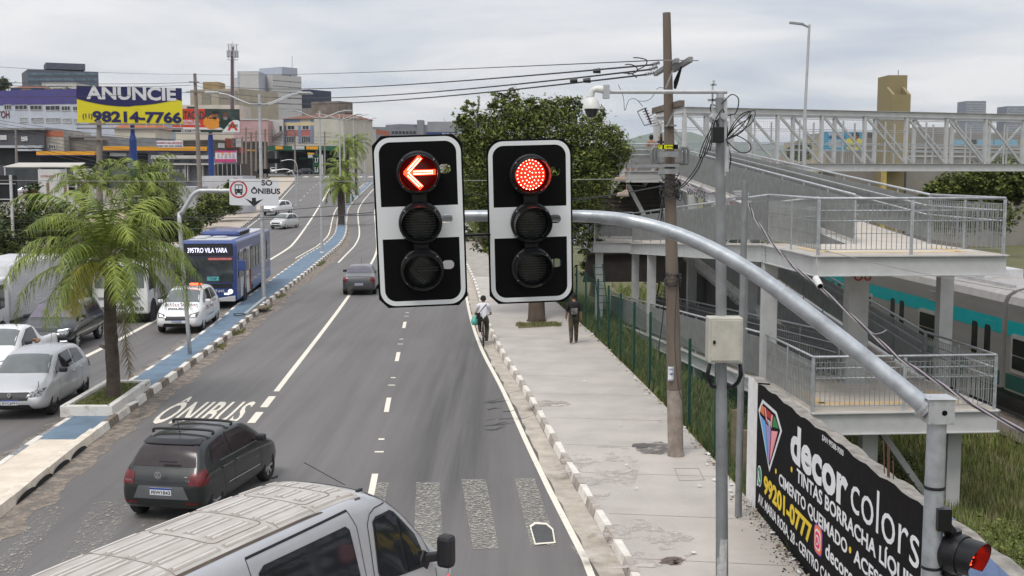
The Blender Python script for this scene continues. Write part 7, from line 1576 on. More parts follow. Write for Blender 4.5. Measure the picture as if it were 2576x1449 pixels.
B = Bld('station_building', 'long grey-beige station building with blue and yellow panels behind the footbridge', 2284, 2640, 331, 118, 126, ST, 14, zb=-2)
for a, b, m_ in ((2398, 2432, mat('sky blue panel', D_((140, 190, 215)), .7)), (2436, 2456, WD2), (2458, 2498, mat('sky blue panel', (0, 0, 0))), (2502, 2560, mat('sky blue panel', (0, 0, 0))), (2566, 2600, mat('pale yellow panel', D_((215, 205, 120)), .7))): B.rect(a, 351, b, 367, 'colour_panel', m_, .05)
for k, y in enumerate((370, 380, 391)): B.rect(2284, y, 2640, y + 5, 'pale_band', MATS['wall offwhite'], .1)
B = Bld('station_upper_room', 'flat upper room on the station building', 2309, 2400, 320, 121, None, ST, 8, zb=at(2309, 333, 121).z, cat='rooftop block')
B = Bld('station_hall', 'grey station hall left of the tan tower with a dark doorway', 2095, 2232, 331, 116, None, ST, 12, zb=-2); B.rect(2202, 340, 2224, 410, 'doorway', WD2); B.txt(2182, 345, 'Bilhete', .7, 1.6, WD2, .07)
B = Bld('low_building', 'low beige gabled building behind the far end of the bridge', 2030, 2094, 352, 118, None, wm_('beige', (0, 0, 0)), 10, zb=-2)
ad = Bld('advert_board', 'blue advertisement reading ESTUDE NA ESTAÇÃO with a smiling student in yellow', 2075, 2172, 331, 108, None, mat('ad blue', D_((60, 150, 190)), .6, var=.08), .3, zb=at(2075, 380, 108).z, cat='billboard', group=None)
ad.txt(2084, 340, 'ESTUDE', .32, 1.3, PLW, .03); ad.txt(2084, 348, 'NA ESTAÇÃO.', .32, 1.6, NAV, .03)
for k in range(5): ad.rect(2084, 352 + k * 4.2, 2118 - 3 * (k % 2), 354 + k * 4.2, 'text_line', WHF, .03)
def disc_on(B_, x, y, rx, ry, name, m, o=.05): 
    u, z = B_.uz(x, y); s_ = ppm(B_.a.y); mb = MB(); c = B_.a + B_.d * u; n_ = 18
    mb.prism([V((c.x + B_.d.x * rx / s_ * math.cos(t), c.y + B_.d.y * rx / s_ * math.cos(t), z + ry / s_ * math.sin(t))) + B_.n * (o - .02) for t in [2 * PI * k / n_ for k in range(n_)]], B_.n * .02); return mb.build(name, m, B_.o)
YS = mat('ad yellow', D_((215, 205, 80)), .7); FS = mat('ad face', D_((150, 95, 70)), .8); HB = mat('ad hair', (.02, .015, .012), .8)
disc_on(ad, 2148, 357, 22, 12, 'printed_shirt', YS, .04); disc_on(ad, 2152, 341, 9, 10, 'printed_hair', HB, .06); disc_on(ad, 2150, 347, 5.5, 8, 'printed_face', FS, .08)
disc_on(ad, 2146, 372, 18, 6, 'printed_shirt', YS, .04)
# ---- billboards
def board(name, label, x0, x1, yt, yb, Y0, Y1, base, base_name='panel'): return Bld(name, label, x0, x1, yt, Y0, Y1, base, .35, zb=at((x0 + x1) / 2, yb, (Y0 + Y1) / 2).z, cat='billboard', group=None)
BY = mat('billboard yellow', D_((236, 222, 36), .82), .5, var=.03); BN = mat('billboard navy', D_((36, 34, 96), .75), .5, var=.03); BWH = mat('billboard white', (.64, .64, .66), .5, var=.02)
B = board('billboard', 'large yellow and navy billboard reading ANUNCIE (11) 98214-7766 on a blue post', 192, 457, 215, 310, 94, 97, BY)
def uzl(B_, pts): return [B_.uz(*p) for p in pts]
top = uzl(B, [(192, 214), (457, 220), (457, 254)] + [(lerp(457, 192, k / 20), 268 - 20 * (2 * k / 20 - 1) ** 2 + (-2 if k < 10 else 0)) for k in range(1, 20)] + [(192, 248)])
mb = MB(); mb.prism([V((B.a.x + B.d.x * u, B.a.y + B.d.y * u, min(z, B.ztop - .01))) + B.n * .003 for u, z in top], B.n * .02); mb.build('navy_field', BN, B.o)
B.txt(220, 247.5, 'ANUNCIE', 1.42, 7.0, BWH, .03, bold=.05); B.txt(233, 305, '98214-7766', 1.15, 7.0, BN, .03, bold=.05); B.txt(207, 297, '(11)', .52, .75, BN, .03, bold=.01)
mb = MB()
for y in (313, 323):
    a, b = at(192, y, 93.6), at(460, y, 96.6); mb.bar(a, b, .12, .12)
for k in range(7): x = 196 + k * 43; mb.bar(at(x, 311, 93.8), at(x, 323, 93.4), .06, .06)
mb.build('catwalk', MATS['tin roof'], B.o)
BPS = mat('post royal blue', (.014, .045, .21), .45, var=.1)
p = at(333, 315, 96); mb = MB(); mb.tube([(p.x, 96, 0), (p.x, 96, p.z - 1.2), (p.x, 96, p.z - .7), (p.x, 96, p.z)], [.30, .30, .18, .18], 14); mb.build('post', BPS, B.o)
B = board('billboard', 'red and photo billboard with two bearded men and an A logo, behind the first', 432, 603, 273, 333, 150, 152, mat('billboard red', D_((214, 62, 36), .8), .5, var=.03))
DK = mat('print dark', (.03, .04, .04), .6); 
B.rect(515, 273.5, 602, 325, 'printed_background', mat('print blur', D_((70, 88, 84)), .7, rgb2=D_((24, 30, 28)), scale=1.3, var=0), .01)
B.rect(432, 320, 603, 326, 'white_strip', BWH, .012); B.rect(432, 326, 603, 333, 'green_strip', mat('print green', D_((28, 66, 58), .8), .6), .014)
B.txt(452, 298, 'ATACADÃO', 1.35, 4.2, DK, .03, bold=.04); B.txt(460, 307, 'NOMIA EM', .42, 1.8, BWH, .03); B.txt(460, 314, 'ODA COMPRA.', .42, 2.2, BWH, .03); B.txt(456, 331.5, 'KM 21 | Gopiúva', .34, 2.4, BWH, .03)
def dz(x, y, rx, ry, nm, m, o): return disc_on(B, x, y, rx, ry, nm, m, o)
OR_ = mat('print orange', D_((230, 150, 50), .8), .6)
dz(533, 308, 21, 17, 'printed_shirt', OR_, .03); dz(540, 290, 7.5, 10, 'printed_face', FS, .05); dz(540, 283, 7.5, 4.5, 'printed_hair', HB, .07); dz(540, 297, 5.5, 3, 'printed_beard', HB, .07)
dz(568, 310, 17, 16, 'printed_shirt', mat('print dark green', D_((24, 52, 44)), .7), .03); dz(567, 292, 7, 10, 'printed_face', mat('ad face two', D_((110, 75, 60)), .8), .05); dz(567, 298, 5.5, 4, 'printed_beard', mat('grey beard', (.2, .2, .2), .8), .07)
mb = MB(); pts = uzl(B, [(558, 333), (578, 308), (588, 302), (598, 302), (603, 306), (603, 333)]); mb.prism([V((B.a.x + B.d.x * u, B.a.y + B.d.y * u, z)) + B.n * .09 for u, z in pts], B.n * .01); mb.build('logo_field', BWH, B.o)
B.txt(574, 327, 'A', 1.5, 1.35, MATS['billboard red'], .12, bold=.06, name='logo_letter')
for k in range(3): B.rect(573, 313 + k * 2.4, 598, 314 + k * 2.4, 'logo_stripe', GRN, .14)
p = at(528, 340, 151.5); mb = MB(); mb.tube([(p.x, 151.8, .8), (p.x, 151.8, p.z - .5), (p.x, 151.8, p.z + .6)], [.36, .36, .2], 14); mb.build('post', BPS, B.o)
mb = MB(); mb.bar(at(430, 336, 149.5), at(606, 338, 151.5), .14, .14); mb.build('catwalk', MATS['tin roof'], B.o)
B = board('poster_board', 'pink and white product poster on a low wall below the red billboard', 541, 594, 379, 408, 178, 178, BWH); PK = mat('print pink', D_((205, 70, 130), .8), .6)
B.rect(541, 379, 594, 384, 'pink_band', PK, .01); B.rect(541, 400, 594, 408, 'pink_band', PK, .01)
for x, w_ in ((547, 5), (556, 4), (565, 7), (576, 5), (584, 7)): B.rect(x, 386, x + w_, 398, 'printed_bottle', mat('print lilac', D_((190, 180, 195)), .6), .03)
for x in (560, 577): disc_on(B, x, 387, 3.5, 2.5, 'printed_badge', YEL, .05)
B = board('banner', 'white banner with rows of red and blue tyre shop wording', 394, 459, 354, 371, 206, 206, BWH); B.o['category'] = 'sign'
B.txt(395, 361.5, 'ESCAPAMENTOS  FREIOS  AMORTECEDORES', .42, 4.5, PR_, .03, bold=.01); B.txt(395, 369.5, 'BATERIAS  PNEUS  RODAS  SUSPENSÃO', .42, 4.5, NAV, .03, bold=.01)
# backs of two boards by the yard
for x0, x1, y0, y1, Y, lb in ((-30, 36, 441, 508, 62, 'black back of a roadside board with a pale frame at the left edge'), (310, 378, 442, 500, 80, 'black back of a roadside board hidden behind the palm fronds'), (163, 196, 448, 492, 84, 'small black panel back beside the car yard fence post')):
    B = board('board_back', lb, x0, x1, y0, y1, Y, Y, mat('board black', (.012, .013, .015), .8, var=.2)); B.o['category'] = 'board'
    for y in (y0 + 20, y1 - 8): B.rect(x0, y, x1 + 3, y + 2.5, 'rail', WHF, .06)
    mb = MB()
    for x in (lerp(x0, x1, .25), lerp(x0, x1, .9)): q = at(x, y1, Y - .2); mb.bar(q + V((0, 0, (y1 - y0) / ppm(Y))), V((q.x, q.y, -.1)), .12, .12)
    mb.build('leg', WHF, B.o)
# ---- street poles in the distance
CPM = mat('far pole concrete', (.22, .19, .165), .9, var=.2, scale=.8)
def upole(x, yt, yb, Y, r, label, arms=(), xb=None):
    a, b = at(x, yt, Y), at(xb or x, yb, Y); o = thing('utility_pole', label, 'utility pole', b, 0, 'distant street poles'); mb = MB(); mb.tube([b, a], [r * 1.35, r * .8], 10); mb.build('shaft', CPM, o, smooth=True, auto=40)
    for ya, w_ in arms: q = at(x, ya, Y); mb = MB(); mb.bar(q + V((-w_ / 2, -.25, 0)), q + V((w_ / 2, -.25, .0)), .10, .12); mb.build('crossarm', CPM, o)
upole(249, 303, 600, 67, .17, 'thick concrete pole rising behind the near palm under the billboard', ((312, .9), (350, 1.5)), 252)
upole(490, 185, 585, 115, .20, 'tall leaning concrete pole carrying the line wires beside the lane sign', ((207, 1.0), (232, 1.6)), 508)
upole(39, 322, 415, 190, .17, 'pole with a short lamp arm in front of the charcoal shop', ((345, .5),), 42)
for i, (x, yt, yb, Y, lb) in enumerate(((609, 343, 450, 205, 'first street pole right of the red billboard'), (632, 332, 450, 232, 'second street pole right of the red billboard'), (644, 330, 430, 250, 'thin street pole left of the nearest lamp post'), (667, 324, 452, 218, 'street pole hidden behind the nearest lamp post'), (619, 320, 415, 262, 'street pole among the shop wires'), (742, 328, 430, 285, 'street pole in front of the salmon panels'), (817, 330, 440, 283, 'street pole before the right windows of the filling station'), (893, 480, 505, 200, 'short steel post under the far palm'))):
    upole(x, yt, yb, Y, .19 if Y > 210 else .17, lb, ((yt + 5, 3.4), (yt + 14, 2.6)) if i < 7 else ())
# wires of the far street
rnd = random.Random(5)
for i in range(9):
    x0 = rnd.choice((200, 249, 300, 380)); y0 = 330 + i * 7; lb = ['thin sagging street wire below the billboards, number'][0]
    mb = MB()
    pts = []
    a, b = at(-20 + 10 * i, 300 + i * 9, 120), at(640 + 8 * i, 345 + i * 10, 235)
    for k in range(25): t = k / 24; q = a.lerp(b, t); q.z -= (1.2 + .15 * i) * 4 * t * (1 - t); pts.append(q)
    mb.tube(pts, .022, 4); solo(mb, 'overhead_wire', CABM, 'thin sagging street wire strung below the billboards', 'wire', 'thin street wires below the billboards')
for i in range(6):
    mb = MB(); pts = []; a, b = at(667, 335 + i * 7, 220), at(900, 345 + i * 9, 290)
    for k in range(15): t = k / 14; q = a.lerp(b, t); q.z -= 1.5 * t * (1 - t); pts.append(q)
    mb.tube(pts, .025, 4); solo(mb, 'overhead_wire', CABM, 'thin wire crossing in front of the filling station', 'wire', 'thin wires before the filling station')
# far dark signals over the side road
for x, y, lb in ((797, 444, 'dark far signal board at the junction left of the second lamp post'),): pass
for x, y, Y, lb in ((664, 431, 150, 'pair of dark signal heads seen from behind the nearest lamp post'), (690, 405, 230, 'dark signal housing on a curved arm before the filling station'), (845, 402, 230, 'dark signal housing on a curved arm left of the far palm')):
    o = thing('traffic_signal', lb, 'traffic light', at(x, y, Y)); mb = MB(); q = at(x, y, Y); w_ = 14 / ppm(Y) * 1.1; mb.box(q.x - w_, q.x + w_, Y - .2, Y, q.z - 6 / ppm(Y), q.z + 6 / ppm(Y)); mb.build('backplate', PBM, o)
    mb = MB(); curve([q + V((w_, .1, 0)), q + V((w_ + 2.2, .1, .25)), q + V((w_ + 3.2, .1, -.8)), q + V((w_ + 3.3, .1, -4.5))], .07, mb); mb.build('arm', GZB, o)
# ---- small structures: yard fence posts
for x, y0, y1, lb in ((120, 460, 516, 'dark leaning fence post at the front of the used car yard'), (163, 451, 498, 'dark upright fence post right of the yard cars')):
    a, b = at(x, y0, 82), at(x + 2, y1, 82); mb = MB(); mb.bar(b, a, .16, .16); solo(mb, 'fence_post', mat('old timber', (0, 0, 0)), lb, 'post')
mb = MB(); mb.add([G(x, y, .03) for x, y in ((180, 505), (255, 497), (320, 505), (350, 530), (345, 560), (300, 580), (215, 560), (170, 530))], [(7, 6, 5, 4, 3, 2, 1, 0)]); struct(mb, 'dirt_lot', mat('pale earth', (.42, .33, .24), .95, var=.2, scale=.4))
mb = MB(); mb.quad(V((-140, 120, 1.0)), V((-47, 120, 1.0)), V((-52, 205, 3.1)), V((-150, 205, 3.1))); struct(mb, 'car_yard', mat('yard floor', (.28, .25, .22), .95, var=.2, scale=.3))
# ---- distant town, hills
rnd = random.Random(9); mb = MB()
for i in range(1500):
    Y = rnd.uniform(360, 2600) if i % 3 else rnd.uniform(340, 700); X_ = rnd.uniform(-.5, .5) * Y * 1.15; h = rnd.choice((4, 5, 6, 7, 9, 12)) * rnd.uniform(.8, 1.2)
    if X_ > -.02 * Y and Y < 420: continue
    z0 = gz(X_, Y); w_, d_ = rnd.uniform(6, 18), rnd.uniform(6, 14)
    if -60 < X_ < 5 and Y < 400: continue
    mb.box(X_, X_ + w_, Y, Y + d_, z0 - 2, z0 + h, rnd.randrange(5))
tag(mb.build('distant_town', [mat('town ' + str(i), D_(c), .9, var=.1, scale=.1) for i, c in enumerate(((190, 185, 178), (168, 150, 138), (150, 152, 158), (205, 202, 198), (150, 110, 92)))], loc=(0, 500, 0)), 'low mass of far houses and roofs spread along the horizon', 'town', None, 'stuff')
def hill(pts, Y, deep, name, m, label):
    mb = MB(); P0 = []
    n = 60; xs_ = [lerp(pts[0][0], pts[-1][0], k / n) for k in range(n + 1)]
    def yy(x):
        for (a, b), (c, d) in zip(pts, pts[1:]):
            if a <= x <= c: t = (x - a) / (c - a); t = t * t * (3 - 2 * t); return lerp(b, d, t)
        return pts[-1][1]
    rr = random.Random(2); rows = 7
    for j in range(rows):
        t = j / (rows - 1)
        for x in xs_:
            top = at(x, yy(x) + rr.uniform(-.7, .7), Y); z = lerp(0, top.z, math.sin(t * PI / 2) ** .8) if j else -5
            mb.v.append((top.x, Y - deep * (1 - t), z))
    for j in range(rows - 1):
        for i in range(n): a = j * (n + 1) + i; mb.f.append((a, a + 1, a + n + 2, a + n + 1)); mb.m.append(0)
    return struct(mb, name, m, label, smooth=True)
HG = mat('hill green', (.07, .09, .05), .95, rgb2=(.11, .13, .08), scale=.01, var=0)
hill([(1420, 372), (1540, 360), (1590, 348), (1612, 341), (1650, 333), (1700, 332), (1728, 331), (1763, 343), (1830, 356), (1900, 362), (2000, 367), (2300, 372)], 5200, 700, 'hills', HG, 'low hazy blue hills on the horizon right of the big tree')
hill([(-400, 330), (0, 322), (300, 330), (600, 345), (900, 352), (1300, 358), (1450, 380)], 1400, 400, 'left_rise', HG, 'rising ground carrying the far town')
# ================================================================ PLANTS, PEOPLE, SMALL THINGS
def leafm(n, c, c2, sc_=1.2): return mat('leaf ' + n, c, .6, rgb2=c2, scale=sc_, var=0, spec=.25)
LA = [leafm('mid', (.135, .16, .035), (.06, .085, .018)), leafm('light', (.23, .25, .055), (.12, .15, .032)), leafm('deep', (.035, .06, .014), (.018, .035, .010))]
LB = [leafm('olive', (.10, .115, .03), (.05, .065, .018)), leafm('olive light', (.16, .165, .05), (.09, .10, .03)), leafm('olive deep', (.05, .055, .02), (.028, .035, .012))]
BARK = mat('bark', (.10, .075, .055), .95, rgb2=(.055, .04, .03), scale=4, var=0, stretch=(1, 1, .3), bump=.6)
def leaf_mesh(blobs, n, size, rs, shell=.55, flat=.7, mix=(.5, .28, .22), loc=(0, 0, 0)):
    tot = sum(b[1][0] * b[1][1] + b[1][1] * b[1][2] for b in blobs); V_ = []; Mi = []
    for (c, r) in blobs:
        k = max(8, int(n * (r[0] * r[1] + r[1] * r[2]) / tot)); nc = max(5, k // 26)
        u = rs.normal(size=(nc, 3)); u /= np.linalg.norm(u, axis=1)[:, None]; rad = (shell + (1 - shell) * rs.random(nc) ** .6) * (1 + rs.normal(size=nc) * .07)
        cc = np.array(c) + u * rad[:, None] * np.array(r); csz = np.mean(r) * (.13 + .14 * rs.random(nc)); cm = rs.choice(3, size=nc, p=mix)
        idx = rs.integers(0, nc, k); P = cc[idx] + rs.normal(size=(k, 3)) * csz[idx][:, None] * np.array((1, 1, .6))
        a = rs.normal(size=(k, 3)); a[:, 2] *= .6; a /= np.linalg.norm(a, axis=1)[:, None]; b = np.cross(a, rs.normal(size=(k, 3)) + np.array((0, 0, flat * 2))); b /= np.linalg.norm(b, axis=1)[:, None] + 1e-9
        s = size * (.6 + .8 * rs.random(k))[:, None]; a *= s; b *= s * .42
        V_.append(np.stack([P - a, P + b, P + a, P - b], 1).reshape(-1, 3)); m_ = cm[idx].copy(); fl = rs.random(k) < .25; m_[fl] = rs.choice(3, size=fl.sum()); Mi.append(m_)
    v = np.concatenate(V_) - np.array(loc); m_ = np.concatenate(Mi); nf = len(m_)
    me = bpy.data.meshes.new('leaves'); me.vertices.add(nf * 4); me.loops.add(nf * 4); me.polygons.add(nf)
    me.vertices.foreach_set('co', v.astype('f').ravel()); me.loops.foreach_set('vertex_index', np.arange(nf * 4)); me.polygons.foreach_set('loop_start', np.arange(nf) * 4); me.polygons.foreach_set('loop_total', np.full(nf, 4))
    me.polygons.foreach_set('material_index', m_.astype(int)); me.update(); me.validate(); return me
def tree(name, label, base, blobs, n, size, seed, mats=LA, trunk=.18, limbs=5, group=None, cat='tree', shell=.5):
    rs = np.random.default_rng(seed); rr = random.Random(seed); t = thing(name, label, cat, base, 0, group); b0 = V(base)
    me = leaf_mesh([((c[0], c[1], c[2]), r) for c, r in blobs], n, size, rs, shell, loc=base)
    for q in mats: me.materials.append(q)
    o = bpy.data.objects.new('crown', me); COL.objects.link(o); o.parent = t
    mb = MB(); cen = sum((V(c) for c, r in blobs), V()) / len(blobs); fork = b0.lerp(V((cen.x, cen.y, min(c[2] - r[2] * .6 for c, r in blobs))), .95); fork.z = max(fork.z, b0.z + .5)
    mb.tube([b0 - V((0, 0, .15)), b0 + V((0, 0, .12)), b0.lerp(fork, .5), fork], [trunk * 1.9, trunk * 1.2, trunk, trunk * .85], 10)
    for c, r in blobs[:limbs + 3]:
        e_ = V(c); m1 = fork.lerp(e_, .45) + V((rr.uniform(-.3, .3), rr.uniform(-.3, .3), .1)); mb.tube([fork - V((0, 0, .2)), m1, e_], [trunk * .6, trunk * .35, trunk * .12], 6)
        for k in range(3): q = V(c) + V((rr.uniform(-.7, .7) * r[0], rr.uniform(-.7, .7) * r[1], rr.uniform(-.4, .7) * r[2])); mb.tube([m1, q], [trunk * .2, trunk * .06], 4)
    mb.build('trunk', BARK, t, smooth=True); return t
def PB_(x, y, Y, rx, ry, rd=None): q = at(x, y, Y); s = ppm(Y); return ((q.x, q.y, q.z), (rx / s, (rd or rx) / s, ry / s))
base = G(1350, 810, .1)
mt = tree('broadleaf_tree', 'big dense green tree behind the right traffic signal with its trunk in a sidewalk pit', base, [PB_(1310, 470, 47.5, 105, 110), PB_(1225, 440, 48, 75, 105), PB_(1215, 350, 48, 70, 70), PB_(1300, 330, 48, 90, 70), PB_(1400, 340, 47.5, 85, 80), PB_(1490, 360, 47, 80, 60), PB_(1450, 450, 47, 95, 90), PB_(1390, 520, 47, 90, 95), PB_(1470, 545, 48, 50, 75), PB_(1240, 540, 48.5, 55, 75), PB_(1530, 385, 47.5, 48, 42), PB_(1200, 330, 48.5, 40, 40), PB_(1310, 290, 48.5, 55, 40), PB_(1400, 280, 48.5, 45, 38)] + [PB_(x, y, 48, r, r * .85) for x, y, r in ((1160, 300, 22), (1185, 272, 20), (1250, 255, 26), (1290, 242, 20), (1350, 262, 24), (1445, 262, 26), (1500, 292, 26), (1545, 335, 24), (1572, 372, 20), (1545, 425, 22), (1505, 470, 30), (1500, 610, 22), (1160, 420, 22), (1165, 500, 20), (1185, 590, 24), (1220, 620, 22))], 62000, .078, 3, trunk=.30)
tree('broadleaf_tree', 'second tree farther up the sidewalk seen between the two signals', G(1207, 610, .1), [PB_(1205, 500, 98, 60, 60), PB_(1180, 440, 100, 70, 60), PB_(1230, 545, 98, 40, 35), PB_(1215, 400, 104, 60, 50), PB_(1260, 600, 92, 35, 45)], 7000, .22, 5, trunk=.28)
tree('broadleaf_tree', 'dark tree at the foot of the top landing right of the big tree', V((4.4, 62, -.5)), [PB_(1520, 520, 62, 40, 60), PB_(1500, 600, 62, 40, 60), PB_(1475, 450, 63, 40, 50), PB_(1490, 660, 60, 30, 40)], 5000, .16, 8, mats=LA, trunk=.18)
tree('bush', 'dense dark bushes under the top landing beyond the ramp', V((7, 58, -1.9)), [PB_(1560, 640, 58, 60, 50), PB_(1640, 660, 56, 60, 45), PB_(1730, 650, 58, 60, 50), PB_(1800, 640, 60, 60, 40), PB_(1600, 590, 62, 50, 40)], 9000, .12, 9, mats=[LA[2], LA[0], LA[2]], trunk=.05, cat='bush')
# twigs poking out of the big crown
mb = MB(); rr = random.Random(8)
for k in range(26):
    x = rr.uniform(1170, 1500); q = at(x, 262 + rr.uniform(-6, 30) + (20 if x > 1440 or x < 1200 else 0), 48); e_ = q + V((rr.uniform(-.12, .12), 0, rr.uniform(.25, .6))); mb.tube([q, e_], [.012, .004], 4)
    for j in range(3): p = q.lerp(e_, .4 + .25 * j); mb.add([p, p + V((.07, .0, .03)), p + V((.03, 0, .09))], [(0, 1, 2)], 1); mb.add([p, p - V((.07, .0, -.04)), p + V((-.02, 0, .08))], [(0, 2, 1)], 1)
mb.build('twig', [BARK, LB[1]], mt)
GR1 = mat('grass blade', (.15, .19, .035), .7, rgb2=(.07, .10, .02), scale=.8, var=0); GR2 = mat('grass dry', (.26, .225, .10), .8, rgb2=(.16, .15, .06), scale=.8, var=0)
def grass(name, label, pts, h, seed, per=6, wd=.012, sp=.16, dry=.2, parent=None):
    rs = random.Random(seed); mb = MB()
    for p in pts:
        for k in range(per):
            a = rs.uniform(0, 2 * PI); hh = h * rs.uniform(.45, 1.25); l = rs.uniform(.1, .55) * hh; o_ = V((rs.uniform(-sp, sp), rs.uniform(-sp, sp), 0)); b = V(p) + o_; d = V((math.cos(a), math.sin(a), 0)); s_ = V((-d.y, d.x, 0)) * wd * (1 + hh)
            m1 = b + d * l * .35 + V((0, 0, hh * .62)); t = b + d * l + V((0, 0, hh)); mb.add([b - s_, b + s_, m1 + s_ * .7, m1 - s_ * .7, t], [(0, 1, 2, 3), (3, 2, 4)], 1 if rs.random() < dry else 0)
    o = mb.build(name, [GR1, GR2], parent)
    if not parent: tag(o, label, 'grass', None, 'stuff')
    return o
rr = random.Random(21); pts = []
for k in range(7500):
    Y = rr.uniform(9, 35); X = rr.uniform(5.0, 15.3)
    pts.append((X, Y, gz(X, Y) - .05))
grass('tall_grass', 'tall green and straw grass on the bank behind the painted wall', pts, .30, 1, 6, .009, .22, .30)
pts = []
for k in range(2600):
    Y = rr.uniform(18, 58); X = fx_(Y) + abs(rr.gauss(0, 1)) * 1.1 + .08; pts.append((X, Y, gz(X, Y) - .04))
grass('tall_grass', 'rough green grass growing behind and under the green fence', pts, .36, 2, 6, .008, .16, .15)
pts = [(rr.uniform(15, 30), rr.uniform(50, 110), -1.9) for k in range(1500)] + [(rr.uniform(7, 14.5), rr.uniform(32, 80), gz(11, 60)) for k in range(1500)]
grass('tall_grass', 'green grass on the railway side under the far ramps', pts, .45, 3, 5, .02, .3, .25)
pts = []
for k in range(900):
    Y = rr.uniform(66, 130); pts.append((rr.uniform(lerp(fx_(Y), kr_(Y), .35), fx_(Y) + 1), Y, road(Y) + .0))
grass('short_grass', 'short green grass beside the far sidewalk under the second tree', pts, .22, 4, 8, .02, .3, .1)
pts = []
for k in range(2600):
    Y = rr.uniform(32, 118); X = kl_(Y) - interp([(3, 0), (5, 60), (5.5, 85), (5, 120)], Y) - abs(rr.gauss(0, 3.5)); pts.append((X, Y, road(Y) - .05))
grass('rough_grass', 'rough grass on the verge left of the beige pavement', pts, .5, 5, 6, .03, .4, .3)
for x0, x1, y0, y1, n_, lb in ((1300, 1412, 812, 822, 160, 'thin grass in the square tree pit'),):
    mb = MB(); q = [G(x, y, .157) for x, y in ((1296, 812), (1400, 808), (1413, 819), (1305, 826))]; mb.add(q, [(3, 2, 1, 0)]); struct(mb, 'tree_pit', mat('pit soil', (.10, .075, .045), .95, rgb2=(.16, .14, .05), scale=3, var=0), 'square earth pit round the tree trunk in the sidewalk')
    grass('pit_grass', lb, [G(rr.uniform(x0, x1), rr.uniform(y0, y1), .15) for k in range(n_)], .07, 6, 5, .012, .08, .3)
pts = [(mr_(Y) + rr.uniform(.0, .25), Y, .0) for Y in [rr.choice((40.3, 44, 52, 57, 76, 77, 78)) + rr.gauss(0, .5) for _ in range(240)]]
grass('kerb_weeds', 'small weeds growing along the median kerb', pts, .10, 7, 5, .015, .05, .5)
# ---- palms
FR = [mat('frond green', (.165, .22, .035), .55, rgb2=(.08, .125, .02), scale=1.5, var=0, spec=.3), mat('frond light', (.28, .33, .05), .55, rgb2=(.18, .24, .045), scale=1.5, var=0, spec=.3), mat('frond yellow', (.50, .42, .06), .6, rgb2=(.20, .22, .045), scale=2, var=0), mat('frond dead', (.17, .125, .07), .9, rgb2=(.11, .08, .045), scale=3, var=0), mat('rachis', (.16, .17, .06), .6, var=.2)]
def frond(hub, az, el, L, seed, m=0, n=46, ll=.5, droop=.55, wd=.017, seg=2, plum=.5):
    rs = random.Random(seed); mb = MB(); pts = []; p = V(hub); e_ = el; st_ = 14
    for k in range(st_ + 1):
        pts.append(p.copy()); d = V((math.cos(az) * math.cos(e_), math.sin(az) * math.cos(e_), math.sin(e_))); p = p + d * L / st_; e_ -= droop * (k + 2) / st_ * .38
        e_ = max(e_, -1.45)
    mb.tube(pts, [lerp(.026, .005, k / st_) for k in range(st_ + 1)], 5, 4)
    side = V((-math.sin(az), math.cos(az), 0))
    for k in range(n):
        t = .14 + .86 * k / n; f = t * st_; i = min(int(f), st_ - 1); q = pts[i].lerp(pts[i + 1], f - i); d = (pts[i + 1] - pts[i]).normalized(); up = side.cross(d)
        l0 = ll * (math.sin(PI * min(1, t * .86 + .10)) ** .6) * rs.uniform(.8, 1.15)
        for s_ in (-1, 1):
            v = (side * s_ * rs.uniform(.6, 1) + d * .55 + up * rs.uniform(-plum, plum)).normalized(); w_ = (d * wd).cross(V((0, 0, 0))) if False else d * wd
            a = q; m_ = m if rs.random() < .72 else (1 if m == 0 else m)
            prev = (a - w_, a + w_)
            for j in range(1, seg + 1):
                v = (v + V((0, 0, -.38 * rs.uniform(.7, 1.4)))).normalized(); a = a + v * l0 / seg; ww = w_ * (1 - j / (seg + .15)) ; cur = (a - ww, a + ww); mb.add([prev[0], prev[1], cur[1], cur[0]], [(0, 1, 2, 3)], m_); prev = cur
    return mb
def palm(label, base, hub, tr_, nf, L, seed, ll=.5, wd=.017, n=46, extra=(), group=None, el0=(-.35, 1.35), leanpts=None, seg=3, fat=1.):
    rs = random.Random(seed); t = thing('palm_tree', label, 'palm', base, 0, group); b, h = V(base), V(hub)
    mb = MB(); k = 9; pts = [b.lerp(h, i / k) + V((math.sin(i * .9) * .02, 0, 0)) for i in range(k + 1)]; mb.tube([b - V((0, 0, .3))] + pts, [tr_ * 1.25] + [tr_ * (1.15 - .25 * i / k) + .012 * (i % 2) for i in range(k + 1)], 12)
    mb.build('trunk', mat('palm bark', (.055, .042, .035), .95, rgb2=(.115, .09, .072), scale=3.5, var=0, stretch=(1, 1, 1.8), bump=.8, bscale=9), t, smooth=True)
    mb = MB()
    for i in range(26): a = rs.uniform(0, 2 * PI); q = h + V((math.cos(a) * tr_ * .7, math.sin(a) * tr_ * .7, rs.uniform(-.45, .1))); mb.tube([q, q + V((math.cos(a) * .16, math.sin(a) * .16, rs.uniform(.15, .4)))], [.05, .012], 5)
    mb.build('boot_fibre', FR[3], t)
    for i in range(nf):
        az = 2.39996 * i + rs.uniform(-.2, .2); u = i / nf; el = lerp(el0[1], el0[0], u ** .8) + rs.uniform(-.1, .1)
        o = frond(h + V((0, 0, .15)), az, el, L * rs.uniform(.85, 1.1) * (1 if u < .85 else .8), seed * 100 + i, 0 if rs.random() < .75 else 1, n, ll, .62, wd, seg).build('frond', FR, t)
    for (az, el, L_, m_) in extra: frond(h + V((0, 0, .05)), az, el, L_, seed * 77 + int(az * 10), m_, n, ll * .85, .9, wd, seg).build('frond', FR, t)
    return t
b = G(285, 1016, .15); hub = at(275, 668, b.y)
